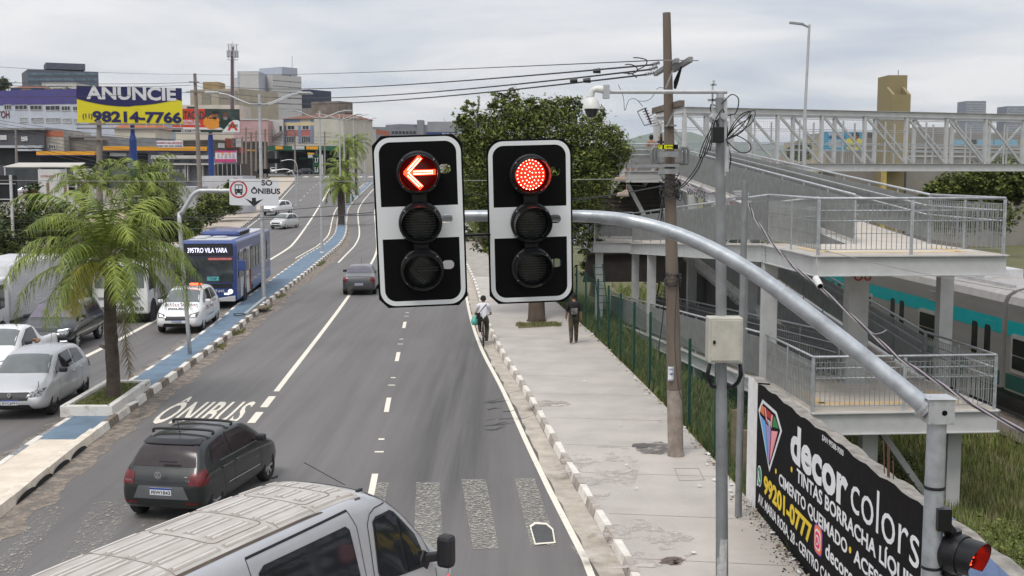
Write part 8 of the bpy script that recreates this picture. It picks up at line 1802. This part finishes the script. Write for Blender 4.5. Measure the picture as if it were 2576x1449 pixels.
palm('near palm on the median with long feathery fronds and one yellow drooping frond', b, hub, .155, 34, 3.05, 1, ll=.74, wd=.0165, n=66, extra=((-1.95, .25, 2.3, 2), (-1.85, .1, 2.2, 2), (-2.05, .0, 2.1, 2), (-.5, -1.05, 3.0, 3)), el0=(-.28, 1.5), seg=3)
for i, (Y, h_, L_, lb) in enumerate(((117, 3.9, 2.6, 'first far palm on the median, its crown right of the second lamp post'), (134, 5.0, 3.0, 'second far palm on the median behind the first one'), (158, 7.4, 3.4, 'tall far palm whose crown touches the left signal'), (182, 7.8, 3.5, 'farthest palm on the median behind the tall one'))):
    b = V((mr_(Y) - .65, Y, road(Y) + .1)); palm(lb, b, b + V((0, 0, h_)), .30 if i < 2 else .24, 22, L_, 20 + i, ll=.7, wd=.045, n=30, group='far palms on the median', el0=(-.7, 1.3), seg=2)
b = V((at(370, 700, 62).x, 62, 0)); palm('second palm behind the near one, its crown spreading right of the concrete pole', b, at(365, 470, 62), .20, 26, 3.1, 40, ll=.7, wd=.026, n=44, el0=(-.3, 1.3), seg=2)
b = V((at(175, 640, 58).x, 58, 0)); palm('third palm at far left behind the near one, partly hidden by its fronds', b, at(215, 470, 60), .18, 16, 2.3, 41, ll=.6, wd=.026, n=34, el0=(-.2, 1.2), seg=2)
# planter round the near palm
pl = thing('planter', 'white painted kerb planter with grass round the near palm', 'planter', G(285, 1030, .15)); WHK = mat('planter white', (.66, .64, .60), .85, rgb2=(.42, .39, .35), scale=4, var=0, thr=(.25, .5))
y0, y1 = 28.2, 31.7; xl = lambda Y: mr_(Y) - mw_(Y) - .12; xr = lambda Y: mr_(Y) - .22
for (xa, ya), (xb, yb), nm in (((xl(y0), y0), (xr(y0), y0), 'front_wall'), ((xl(y1), y1), (xr(y1), y1), 'back_wall'), ((xl(y0), y0 - .08), (xl(y1), y1 + .08), 'side_wall'), ((xr(y0), y0 - .08), (xr(y1), y1 + .08), 'side_wall')):
    mb = MB(); mb.bar((xa, ya, .26), (xb, yb, .26), .16, .30 if nm != 'back_wall' else .28); mb.build(nm, WHK, pl, bevel=.02)
mb = MB(); mb.quad((xl(y0) + .05, y0 + .05, .33), (xr(y0) - .05, y0 + .05, .33), (xr(y1) - .05, y1 - .05, .33), (xl(y1) + .05, y1 - .05, .33)); mb.build('soil', mat('planter soil', (.10, .12, .035), .95, rgb2=(.10, .07, .045), scale=3, var=0), pl)
grass('grass', '', [(rr.uniform(xl(y0) + .12, xr(y0) - .12), rr.uniform(y0 + .1, y1 - .15), .32) for k in range(420)], .07, 9, 6, .008, .06, .08, pl)
mb = MB(); a, b = G(322, 1020, .36), G(345, 1009, .36); mb.bar(a, b, .16, .03); solo(mb, 'cardboard_strip', mat('pale board', (.45, .45, .42), .9), 'pale strip of board lying on the planter grass', 'board')
# ---- bushes and trees at the sides
def bush(label, blobs, n, size, seed, mats=LA, base=None, name='bush', trunk=.06, group='bushes and trees beyond the left pavement'):
    c = blobs[0][0]; b = base or V((c[0], c[1], max(-1.9, min(q[0][2] - q[1][2] for q in blobs) + .1))); return tree(name, label, b, blobs, n, size, seed, mats, trunk=trunk, limbs=2, group=group, cat='tree' if name != 'bush' else 'bush', shell=.35)
bush('dark green bush right of the second palm crown', [PB_(415, 500, 66, 35, 55), PB_(390, 545, 66, 50, 60), PB_(425, 560, 66, 25, 60), PB_(350, 560, 66, 40, 60)], 9000, .10, 50, LA)
for i, (x, y, Y, rx, ry, lb) in enumerate(((560, 505, 122, 38, 34, 'rounded hedge bush below the lane sign'), (528, 520, 112, 30, 42, 'leafy bush left of the tall leaning pole foot'), (590, 498, 135, 22, 24, 'small bush at the far end of the hedge'), (480, 560, 104, 26, 36, 'bush between the container and the pavement'), (585, 465, 128, 16, 14, 'climbing plant on the white shed'), (450, 580, 98, 26, 32, 'low bush below the white container'))):
    bush(lb, [PB_(x, y, Y, rx, ry), PB_(x + rx * .5, y + ry * .3, Y + 2, rx * .7, ry * .7), PB_(x - rx * .5, y + ry * .4, Y, rx * .6, ry * .7)], 3000, .16, 60 + i)
for i, (x, y, Y, rx, ry, lb) in enumerate(((40, 560, 64, 70, 60, 'dark leafy thicket at the left edge below the yard'), (-10, 620, 56, 60, 60, 'dark thicket touching the left edge above the lorry'), (130, 560, 62, 60, 50, 'dark bush under the yard fence posts'), (85, 505, 64, 28, 60, 'slender dark young tree in front of the used cars'), (230, 600, 70, 50, 36, 'bush behind the near palm trunk top'), (300, 610, 72, 40, 30, 'bush right behind the near palm crown'))):
    bush(lb, [PB_(x, y, Y, rx, ry), PB_(x + rx * .5, y + ry * .3, Y, rx * .6, ry * .7), PB_(x - rx * .5, y + ry * .3, Y, rx * .6, ry * .7)], 5000 if i != 3 else 1500, .10, 70 + i, [LA[2], LA[0], LA[2]])
bush('round dark tree crown against the sky at the far left edge', [PB_(5, 212, 350, 22, 18), PB_(-15, 220, 350, 22, 22)], 2500, .35, 80, [LA[2], LA[0], LA[2]], name='broadleaf_tree', trunk=.4, group=None)
bush('wide dark tree crown rising above the purple roof band', [PB_(150, 233, 300, 36, 9), PB_(130, 235, 300, 16, 8), PB_(170, 236, 300, 16, 8)], 2500, .3, 81, name='broadleaf_tree', trunk=.4, group=None)
for i, (x, y, Y, rx, ry, lb) in enumerate(((2400, 475, 78, 60, 38, 'leafy dark tree right of the station tower foot'), (2480, 460, 76, 70, 42, 'broad tree under the footbridge near the right edge'), (2560, 465, 74, 60, 50, 'tree under the footbridge at the right edge'), (2350, 490, 80, 30, 24, 'small tree at the left end of the right-hand trees'), (2530, 408, 104, 40, 18, 'tree top seen through the footbridge truss at right'), (2012, 380, 100, 30, 24, 'dark tree seen through the truss behind the lamp post'), (2440, 545, 82, 120, 40, 'lower dark tree mass beside the railway'))):
    bush(lb, [PB_(x, y, Y, rx, ry), PB_(x + rx * .5, y - ry * .1, Y, rx * .6, ry * .7), PB_(x - rx * .5, y + ry * .2, Y + 1, rx * .6, ry * .7)], 6000 if rx > 50 else 2500, .15, 90 + i, LA, name='broadleaf_tree', trunk=.12, group='trees on the railway side')
bush('low weeds and brambles under the ramp behind the fence', [((8.5, 27.0, -1.0), (1.2, 2.0, .5)), ((6.2, 31, -.7), (1.0, 2.4, .4))], 3500, .06, 99, LB, group='weeds on the bank')
bush('leafy weeds at the foot of the lower landing column', [((9.5, 20.5, -.9), (1.3, 1.2, .5)), ((11.5, 19, -1.1), (1.4, 1.4, .55)), ((7.6, 17.5, -.3), (1, 1, .3))], 4500, .05, 100, [LA[0], LA[1], GR1], group='weeds on the bank')
# ---- litter
rs_ = random.Random(31); mb = MB()
for k in range(150):
    Y = rs_.uniform(16.5, 48); X = fx_(Y) - abs(rs_.gauss(0, .10)) - .02; r = rs_.uniform(.02, .07); q = V((X, Y, .16)); a = rs_.uniform(0, PI)
    mb.add([q + V((math.cos(a + j * 1.57) * r * rs_.uniform(.5, 1.2), math.sin(a + j * 1.57) * r * rs_.uniform(.5, 1.2), rs_.uniform(0, .05))) for j in range(4)] + [q + V((0, 0, .04))], [(0, 1, 4), (1, 2, 4), (2, 3, 4), (3, 0, 4)], rs_.choice((0, 0, 1, 2)))
for x, y in ((1797, 1208), (1760, 1224), (1830, 1285), (1745, 1392), (1600, 1230), (1575, 1170), (1838, 1236), (1842, 1246), (1470, 960), (1560, 1070), (1660, 1060), (1700, 1100)):
    q = G(x, y, .17); r = rs_.uniform(.03, .07); mb.add([q + V((r * math.cos(j * 1.57 + x), r * math.sin(j * 1.57 + x) * .8, rs_.uniform(0, .04))) for j in range(4)], [(0, 1, 2, 3)], 0)
tag(mb.build('litter', [mat('litter white', (.62, .62, .62), .8), mat('litter yellow', (.40, .33, .15), .9), mat('litter brown', (.16, .10, .06), .9)], loc=(4, 30, .15)), 'scraps of white paper and rubbish along the inner edge of the sidewalk', 'litter', None, 'stuff')

# ---- people
def human(name, label, loc, rz, J, cloth, scale=1., hair=(.012, .01, .008), hairlen=.0, bare=()):
    """J: joint -> position (x right, y forward, z up), metres. cloth: region -> material"""
    root = thing(name, label, 'person', loc, rz)
    R = dict(pelvis=.15, belly=.15, chest=.17, neckb=.075, neck=.052, chin=.068, head=.092, crown=.07, shL=.085, shR=.085, elL=.055, elR=.055, wrL=.034, wrR=.034, haL=.032, haR=.032, hiL=.118, hiR=.118, knL=.085, knR=.085, anL=.065, anR=.065, toL=.045, toR=.045)
    bones = [('pelvis', 'belly', 't'), ('belly', 'chest', 't'), ('chest', 'neckb', 't'), ('neckb', 'neck', 's'), ('neck', 'chin', 's'), ('chin', 'head', 's'), ('head', 'crown', 's')]
    for s in 'LR': bones += [('neckb', 'sh' + s, 't'), ('sh' + s, 'el' + s, 'u'), ('el' + s, 'wr' + s, 'f'), ('wr' + s, 'ha' + s, 's'), ('pelvis', 'hi' + s, 'p'), ('hi' + s, 'kn' + s, 'p'), ('kn' + s, 'an' + s, 'p'), ('an' + s, 'to' + s, 'x')]
    bm = bmesh.new(); sk = bm.verts.layers.skin.verify(); vs = {}
    for k in sorted({a for b in bones for a in b[:2]}):
        v = bm.verts.new(V(J[k]) * scale); r = R[k] * scale; v[sk].radius = (r, r * (.82 if k in ('chest', 'belly', 'pelvis') else 1)); vs[k] = v
    vs['pelvis'][sk].use_root = True
    for a, b, _ in bones: bm.edges.new((vs[a], vs[b]))
    me = bpy.data.meshes.new('t'); bm.to_mesh(me); bm.free(); o = bpy.data.objects.new('t', me); COL.objects.link(o)
    o.modifiers.new('k', 'SKIN'); m_ = o.modifiers.new('s', 'SUBSURF'); m_.levels = m_.render_levels = 2
    bpy.context.view_layer.update(); me2 = bpy.data.meshes.new_from_object(o.evaluated_get(bpy.context.evaluated_depsgraph_get())); bpy.data.objects.remove(o)
    reg = ['t', 'p', 's', 'u', 'f', 'x']; mats = [cloth[r] for r in reg]; me2.materials.clear()
    bm = bmesh.new(); bm.from_mesh(me2)
    # fingers: four unequal and a thumb, slightly curled, grown from each palm
    fmb = MB()
    for s in 'LR':
        w_, h_ = V(J['wr' + s]) * scale, V(J['ha' + s]) * scale; d = (h_ - w_).normalized(); sx = 1 if s == 'R' else -1; side = V((0, 1, 0)) if abs(d.z) > .6 else V((sx, 0, 0)); side = (side - d * side.dot(d)).normalized(); cu = side.cross(d) * (.4 * sx)
        for k, l in enumerate((.068, .078, .072, .055)):
            b0 = h_ + side * (.026 - .018 * k) + d * .01; fmb.tube([b0, b0 + d * l * .5 + cu * .02, b0 + d * l * .85 + cu * .06], [.009, .0085, .006], 6)
        b0 = h_ + side * .03 - d * .03; fmb.tube([b0, b0 + side * .03 + d * .02, b0 + side * .035 + d * .05], [.010, .009, .007], 6)
    fb_ = [bm.verts.new(v) for v in fmb.v]
    for f in fmb.f:
        try: bm.faces.new([fb_[i] for i in f])
        except ValueError: pass
    for f in bm.faces:
        c = f.calc_center_median(); best = None
        for a, b, r in bones:
            A, B_ = V(J[a]) * scale, V(J[b]) * scale; ab = B_ - A; t = max(0, min(1, (c - A).dot(ab) / max(1e-9, ab.length_squared))); dd = (c - A - ab * t).length - .5 * lerp(R[a], R[b], t) * scale
            if best is None or dd < best[0]: best = (dd, r, t)
        r = best[1]
        f.material_index = reg.index(r); f.smooth = True
    bm.to_mesh(me2); bm.free()
    for q in mats: me2.materials.append(q)
    me2.name = 'body'; ob = bpy.data.objects.new('body', me2); COL.objects.link(ob); ob.parent = root
    hd, ch_ = V(J['head']) * scale, V(J['chin']) * scale
    mb = MB(); Mh = Matrix.Translation(hd + V((0, -.006, .012)) * scale)
    mb.lathe([(.001, .118), (.05, .110), (.085, .078), (.102, .03), (.104, -.02), (.098, -.06 - hairlen)], 16, 0, Mh @ Matrix.Scale(scale, 4))
    vv = []; 
    for x, y, z in mb.v:   # open the hair at the face side (+y)
        vv.append((x, min(y, hd.y + .055 * scale) if z < hd.z + .05 * scale else y, z))
    mb.v = vv; mb.build('hair', mat('hair ' + str(hair), hair, .8, var=.2), root, world=False, smooth=True)
    for s_ in (-1, 1):
        mb = MB(); c = hd + V((s_ * .034, .086, .0)) * scale; mb.lathe([(.001, -.011), (.011, 0), (.001, .011)], 8, 0, Matrix.Translation(c)); mb.build('eye', PBM, root, world=False)
        mb = MB(); c = hd + V((s_ * .094, .0, -.02)) * scale; mb.lathe([(.001, -.028), (.014, 0), (.001, .03)], 8, 0, Matrix.Translation(c)); mb.build('ear', cloth['s'], root, world=False)
    mb = MB(); c = hd + V((0, .092, -.025)) * scale; mb.lathe([(.016, -.012), (.012, .0), (.002, .035)], 8, 0, Matrix.Translation(c)); mb.build('nose', cloth['s'], root, world=False)
    mb = MB(); c = hd + V((0, .088, -.062)) * scale; mb.box(c.x - .024, c.x + .024, c.y - .006, c.y + .005, c.z - .005, c.z + .005); mb.build('mouth', mat('lip', (.15, .05, .04), .6, var=0), root, world=False)
    return root
def stand(step=.0, arm=.0, headyaw=0, lift=0):
    J = dict(pelvis=(0, 0, .95), belly=(0, .01, 1.10), chest=(0, 0, 1.28), neckb=(0, -.01, 1.43), neck=(0, 0, 1.50), chin=(0, .018, 1.565), head=(0, .012, 1.64), crown=(0, .0, 1.69))
    for s, sx in (('L', -1), ('R', 1)):
        ph = step * sx
        J.update({'sh' + s: (.175 * sx, -.01, 1.40), 'el' + s: (.235 * sx, -.03 - ph * .5 * (1 + arm), 1.13), 'wr' + s: (.245 * sx, .05 - ph * .8 * (1 + arm), .90), 'ha' + s: (.24 * sx, .075 - ph * .8, .83), 'hi' + s: (.095 * sx, 0, .90), 'kn' + s: (.10 * sx, .03 + ph * .75, .50), 'an' + s: (.10 * sx, -.03 + ph, .09 + (.05 if ph < 0 else 0)), 'to' + s: (.11 * sx, .13 + ph, .035)})
    return J
BK = mat('black cotton', (.012, .012, .013), .9, var=.2, scale=8); CAMO = mat('camouflage trousers', (.10, .075, .045), .9, rgb2=(.035, .035, .024), scale=9, var=0, thr=(.45, .52)); TAN_ = mat('tan boot', (.22, .13, .07), .8); WT_ = mat('white cotton', (.66, .66, .70), .85, var=.05); DG = mat('dark olive cloth', (.045, .042, .032), .9, var=.2)
pm = G(1443, 864, .15)
human('person', 'man in black shirt and camouflage trousers walking away along the green fence', pm, .05, stand(.16), {'t': BK, 'p': CAMO, 's': SKIN, 'u': BK, 'f': SKIN, 'x': TAN_}, 1.02)
bp = thing('backpack', 'black backpack with a pale pocket worn by the walking man', 'backpack', pm + V((0, -.2, 1.15)), .05)
mb = MB(); mb.box(-.16, .16, -.14, .02, -.10, .34); mb.build('main_pack', BK, bp, world=False, bevel=.06); mb = MB(); mb.box(-.11, .11, -.19, -.135, -.08, .14); mb.build('pocket', mat('grey nylon', (.25, .24, .22), .8, rgb2=(.03, .03, .03), scale=7, var=0), bp, world=False, bevel=.03)
for s_ in (-1, 1): mb = MB(); mb.tube([(s_ * .12, -.02, .32), (s_ * .13, .10, .36), (s_ * .13, .27, .25), (s_ * .14, .25, .02), (s_ * .15, .0, -.05)], .018, 6); mb.build('strap', BK, bp, world=False)
mb = MB(); mb.lathe([(.001, .125), (.07, .115), (.105, .06), (.108, .03), (.10, .03)], 16, 0, Matrix.Translation(pm + V((0, 0, 1.665)))); mb.box(pm.x - .07, pm.x + .07, pm.y + .06, pm.y + .19, pm.z + 1.70, pm.z + 1.712)
solo(mb, 'cap', BK, 'black cap on the head of the walking man', 'cap')
# cyclist
cb = G(1216, 874, .0); rzb = .045
bike = thing('bicycle', 'dark red bicycle ridden by the man in the white shirt', 'bicycle', cb + V((0, .33, 0)), rzb); BKR = mat('bike frame', (.07, .02, .02), .4, var=.1)
for y_ in (0, 1.05):
    mb = MB(); n_ = 26; mb.tube([(0, y_ + .33 * math.cos(2 * PI * k / n_), .335 + .33 * math.sin(2 * PI * k / n_)) for k in range(n_ + 1)], .024, 6, caps=False); wh = mb.build('wheel', TY, bike, world=False)
    mb = MB(); mb.tube([(-.03, y_, .335), (.03, y_, .335)], .025, 8)
    for k in range(12): mb.bar((0, y_, .335), (0, y_ + .32 * math.cos(k * PI / 6), .335 + .32 * math.sin(k * PI / 6)), .004, .004, up=V((1, 0, 0)))
    mb.build('spokes', ALLOY, wh, world=False)
mb = MB()
for a, b in (((0, .42, .30), (0, .28, .82)), ((0, .42, .30), (0, .90, .78)), ((0, .30, .75), (0, .90, .82)), ((.03, 0, .335), (0, .42, .30)), ((.03, 0, .335), (0, .30, .74)), ((-.03, 0, .335), (0, .30, .74)), ((0, .90, .86), (.03, 1.05, .335)), ((0, .90, .86), (-.03, 1.05, .335))): mb.tube([a, b], .017, 6)
mb.build('frame', BKR, bike, world=False); mb = MB(); mb.prism([(-.03, .42, .93), (.03, .42, .93), (.08, .20, .95), (-.08, .20, .95)], (0, 0, -.05)); mb.tube([(0, .28, .82), (0, .30, .92)], .014, 6); mb.build('saddle', BK, bike, world=False)
mb = MB(); mb.tube([(-.30, .82, 1.03), (-.1, .90, .99), (.1, .90, .99), (.30, .82, 1.03)], .014, 6); mb.tube([(0, .90, .84), (0, .90, .99)], .016, 6); mb.build('handlebar', PLB, bike, world=False)
mb = MB(); mb.tube([(-.02, .42, .30), (.02, .42, .30)], .09, 14); mb.bar((.05, .42, .30), (.07, .30, .16), .02, .02); mb.bar((-.05, .42, .30), (-.07, .54, .44), .02, .02); mb.box(.05, .16, .26, .34, .14, .17); mb.box(-.16, -.05, .50, .58, .43, .46); mb.build('crank', PLB, bike, world=False)
J = dict(pelvis=(0, .28, 1.00), belly=(0, .30, 1.13), chest=(0, .37, 1.30), neckb=(0, .42, 1.44), neck=(0, .45, 1.50), chin=(0, .49, 1.56), head=(0, .49, 1.635), crown=(0, .47, 1.69),
    shL=(-.18, .40, 1.41), shR=(.18, .40, 1.41), elL=(-.26, .52, 1.17), elR=(.26, .54, 1.18), wrL=(-.27, .74, 1.06), wrR=(.27, .74, 1.07), haL=(-.27, .81, 1.045), haR=(.27, .81, 1.05), hiL=(-.10, .29, .94), hiR=(.10, .29, .94), knL=(-.13, .66, .78), knR=(.13, .55, .58), anL=(-.12, .52, .50), anR=(.12, .30, .21), toL=(-.12, .66, .47), toR=(.12, .44, .185))
human('person', 'man in a white T-shirt riding the bicycle along the right kerb', cb + V((0, .33 - .0, 0)), rzb, J, {'t': WT_, 'p': DG, 's': SKIN, 'u': WT_, 'f': SKIN, 'x': mat('grey trainer', (.18, .18, .19), .8)}, 1.0)
mb = MB(); mb.lathe([(.01, .14), (.07, .08), (.13, -.02), (.14, -.12), (.10, -.2), (.01, -.21)], 14, 0, Matrix.Translation(cb + V((-.33, .95, .88)))); solo(mb, 'plastic_bag', mat('teal bag', (.10, .42, .36), .5, var=.15, scale=9, bump=.6, bscale=12), 'turquoise plastic bag hanging from the cyclist handlebar', 'bag', smooth=True)
sb = thing('shoulder_bag', 'small black bag slung across the back of the cyclist', 'bag', cb + V((-.16, .45, 1.10))); mb = MB(); q = cb + V((-.17, .38, 1.05)); mb.box(q.x - .09, q.x + .05, q.y, q.y + .16, q.z - .10, q.z + .12); mb.build('pouch', BK, sb, bevel=.02); mb = MB(); mb.tube([q + V((0, .02, .1)), cb + V((-.06, .53, 1.30)), cb + V((.06, .60, 1.43)), cb + V((.10, .70, 1.47))], .012, 6); mb.build('strap', BK, sb)
# man by the palm
J = stand(.05); J.update(elR=(.24, .03, 1.14), wrR=(.12, .27, 1.12), haR=(.06, .33, 1.14), elL=(-.24, .03, 1.14), wrL=(-.10, .28, 1.12), haL=(-.03, .33, 1.14))
human('person', 'dark-clothed man standing half hidden behind the near palm trunk', V((-11.22, 31.75, .15)) + V((.0, .35, 0)), PI / 2 - .1, J, {'t': BK, 'p': mat('dark jeans', (.02, .022, .028), .9), 's': SKD, 'u': BK, 'f': SKD, 'x': BK}, 1.0)
for x, Y, lb, sk_, hr, sh_ in ((1638, 54.6, 'bare-shouldered person with dark hair behind the top landing railing', SKIN, (.012, .01, .012), SKIN), (1661, 55.0, 'fair-haired person on the top landing partly behind the utility pole', mat('fair skin', (.42, .26, .18), .6), (.30, .19, .08), BK)):
    q = at(x, 400, Y); human('person', lb, V((q.x, Y, 6.2)), .2, stand(.02), {'t': sh_, 'p': DG, 's': sk_, 'u': sk_, 'f': sk_, 'x': BK}, .96, hair=hr, hairlen=.05)
# two far riders near the junction
for x, y, lb in ((697, 436, 'motorcyclist with a pink top behind the white pickup at the junction'),):
    q = G(x, y, 0); J = dict(J); human('person', lb, q + V((0, 0, .25)), PI, stand(.02), {'t': mat('pink cloth', (.4, .12, .16), .8), 'p': BK, 's': SKD, 'u': BK, 'f': BK, 'x': BK}, .9)
    mo = thing('motorcycle', 'small dark motorcycle under the far rider at the junction', 'motorcycle', q); mb = MB()
    for y_ in (-.65, .65): mb.tube([(-.06, y_, .3), (.06, y_, .3)], .3, 14)
    mb.build('wheel', TY, mo, world=False); mb = MB(); mb.box(-.14, .14, -.5, .45, .45, .85); mb.bar((0, -.65, .3), (0, -.35, 1.0), .08, .08); mb.box(-.35, .35, -.42, -.36, 1.0, 1.04); mb.build('body', mat('dark red paint', (0, 0, 0)), mo, world=False, bevel=.05)
# ---- haze: pale air round the whole scene
hz = MB(); hz.box(-6500, 6500, -60, 6400, -8, 215); ho = hz.build('haze', mat('haze air', (.5, .5, .5))); tag(ho, 'thin pale haze over the whole view', 'haze', None, 'stuff')
hm = bpy.data.materials.new('haze air volume'); hm.use_nodes = True; hn = hm.node_tree; hn.nodes.clear(); ho_ = hn.nodes.new('ShaderNodeOutputMaterial'); hv = hn.nodes.new('ShaderNodeVolumePrincipled'); hv.inputs['Color'].default_value = (.80, .90, 1., 1); hv.inputs['Density'].default_value = .00007; hv.inputs['Anisotropy'].default_value = .1
hn.links.new(hv.outputs[0], ho_.inputs['Volume']); ho.data.materials.clear(); ho.data.materials.append(hm)
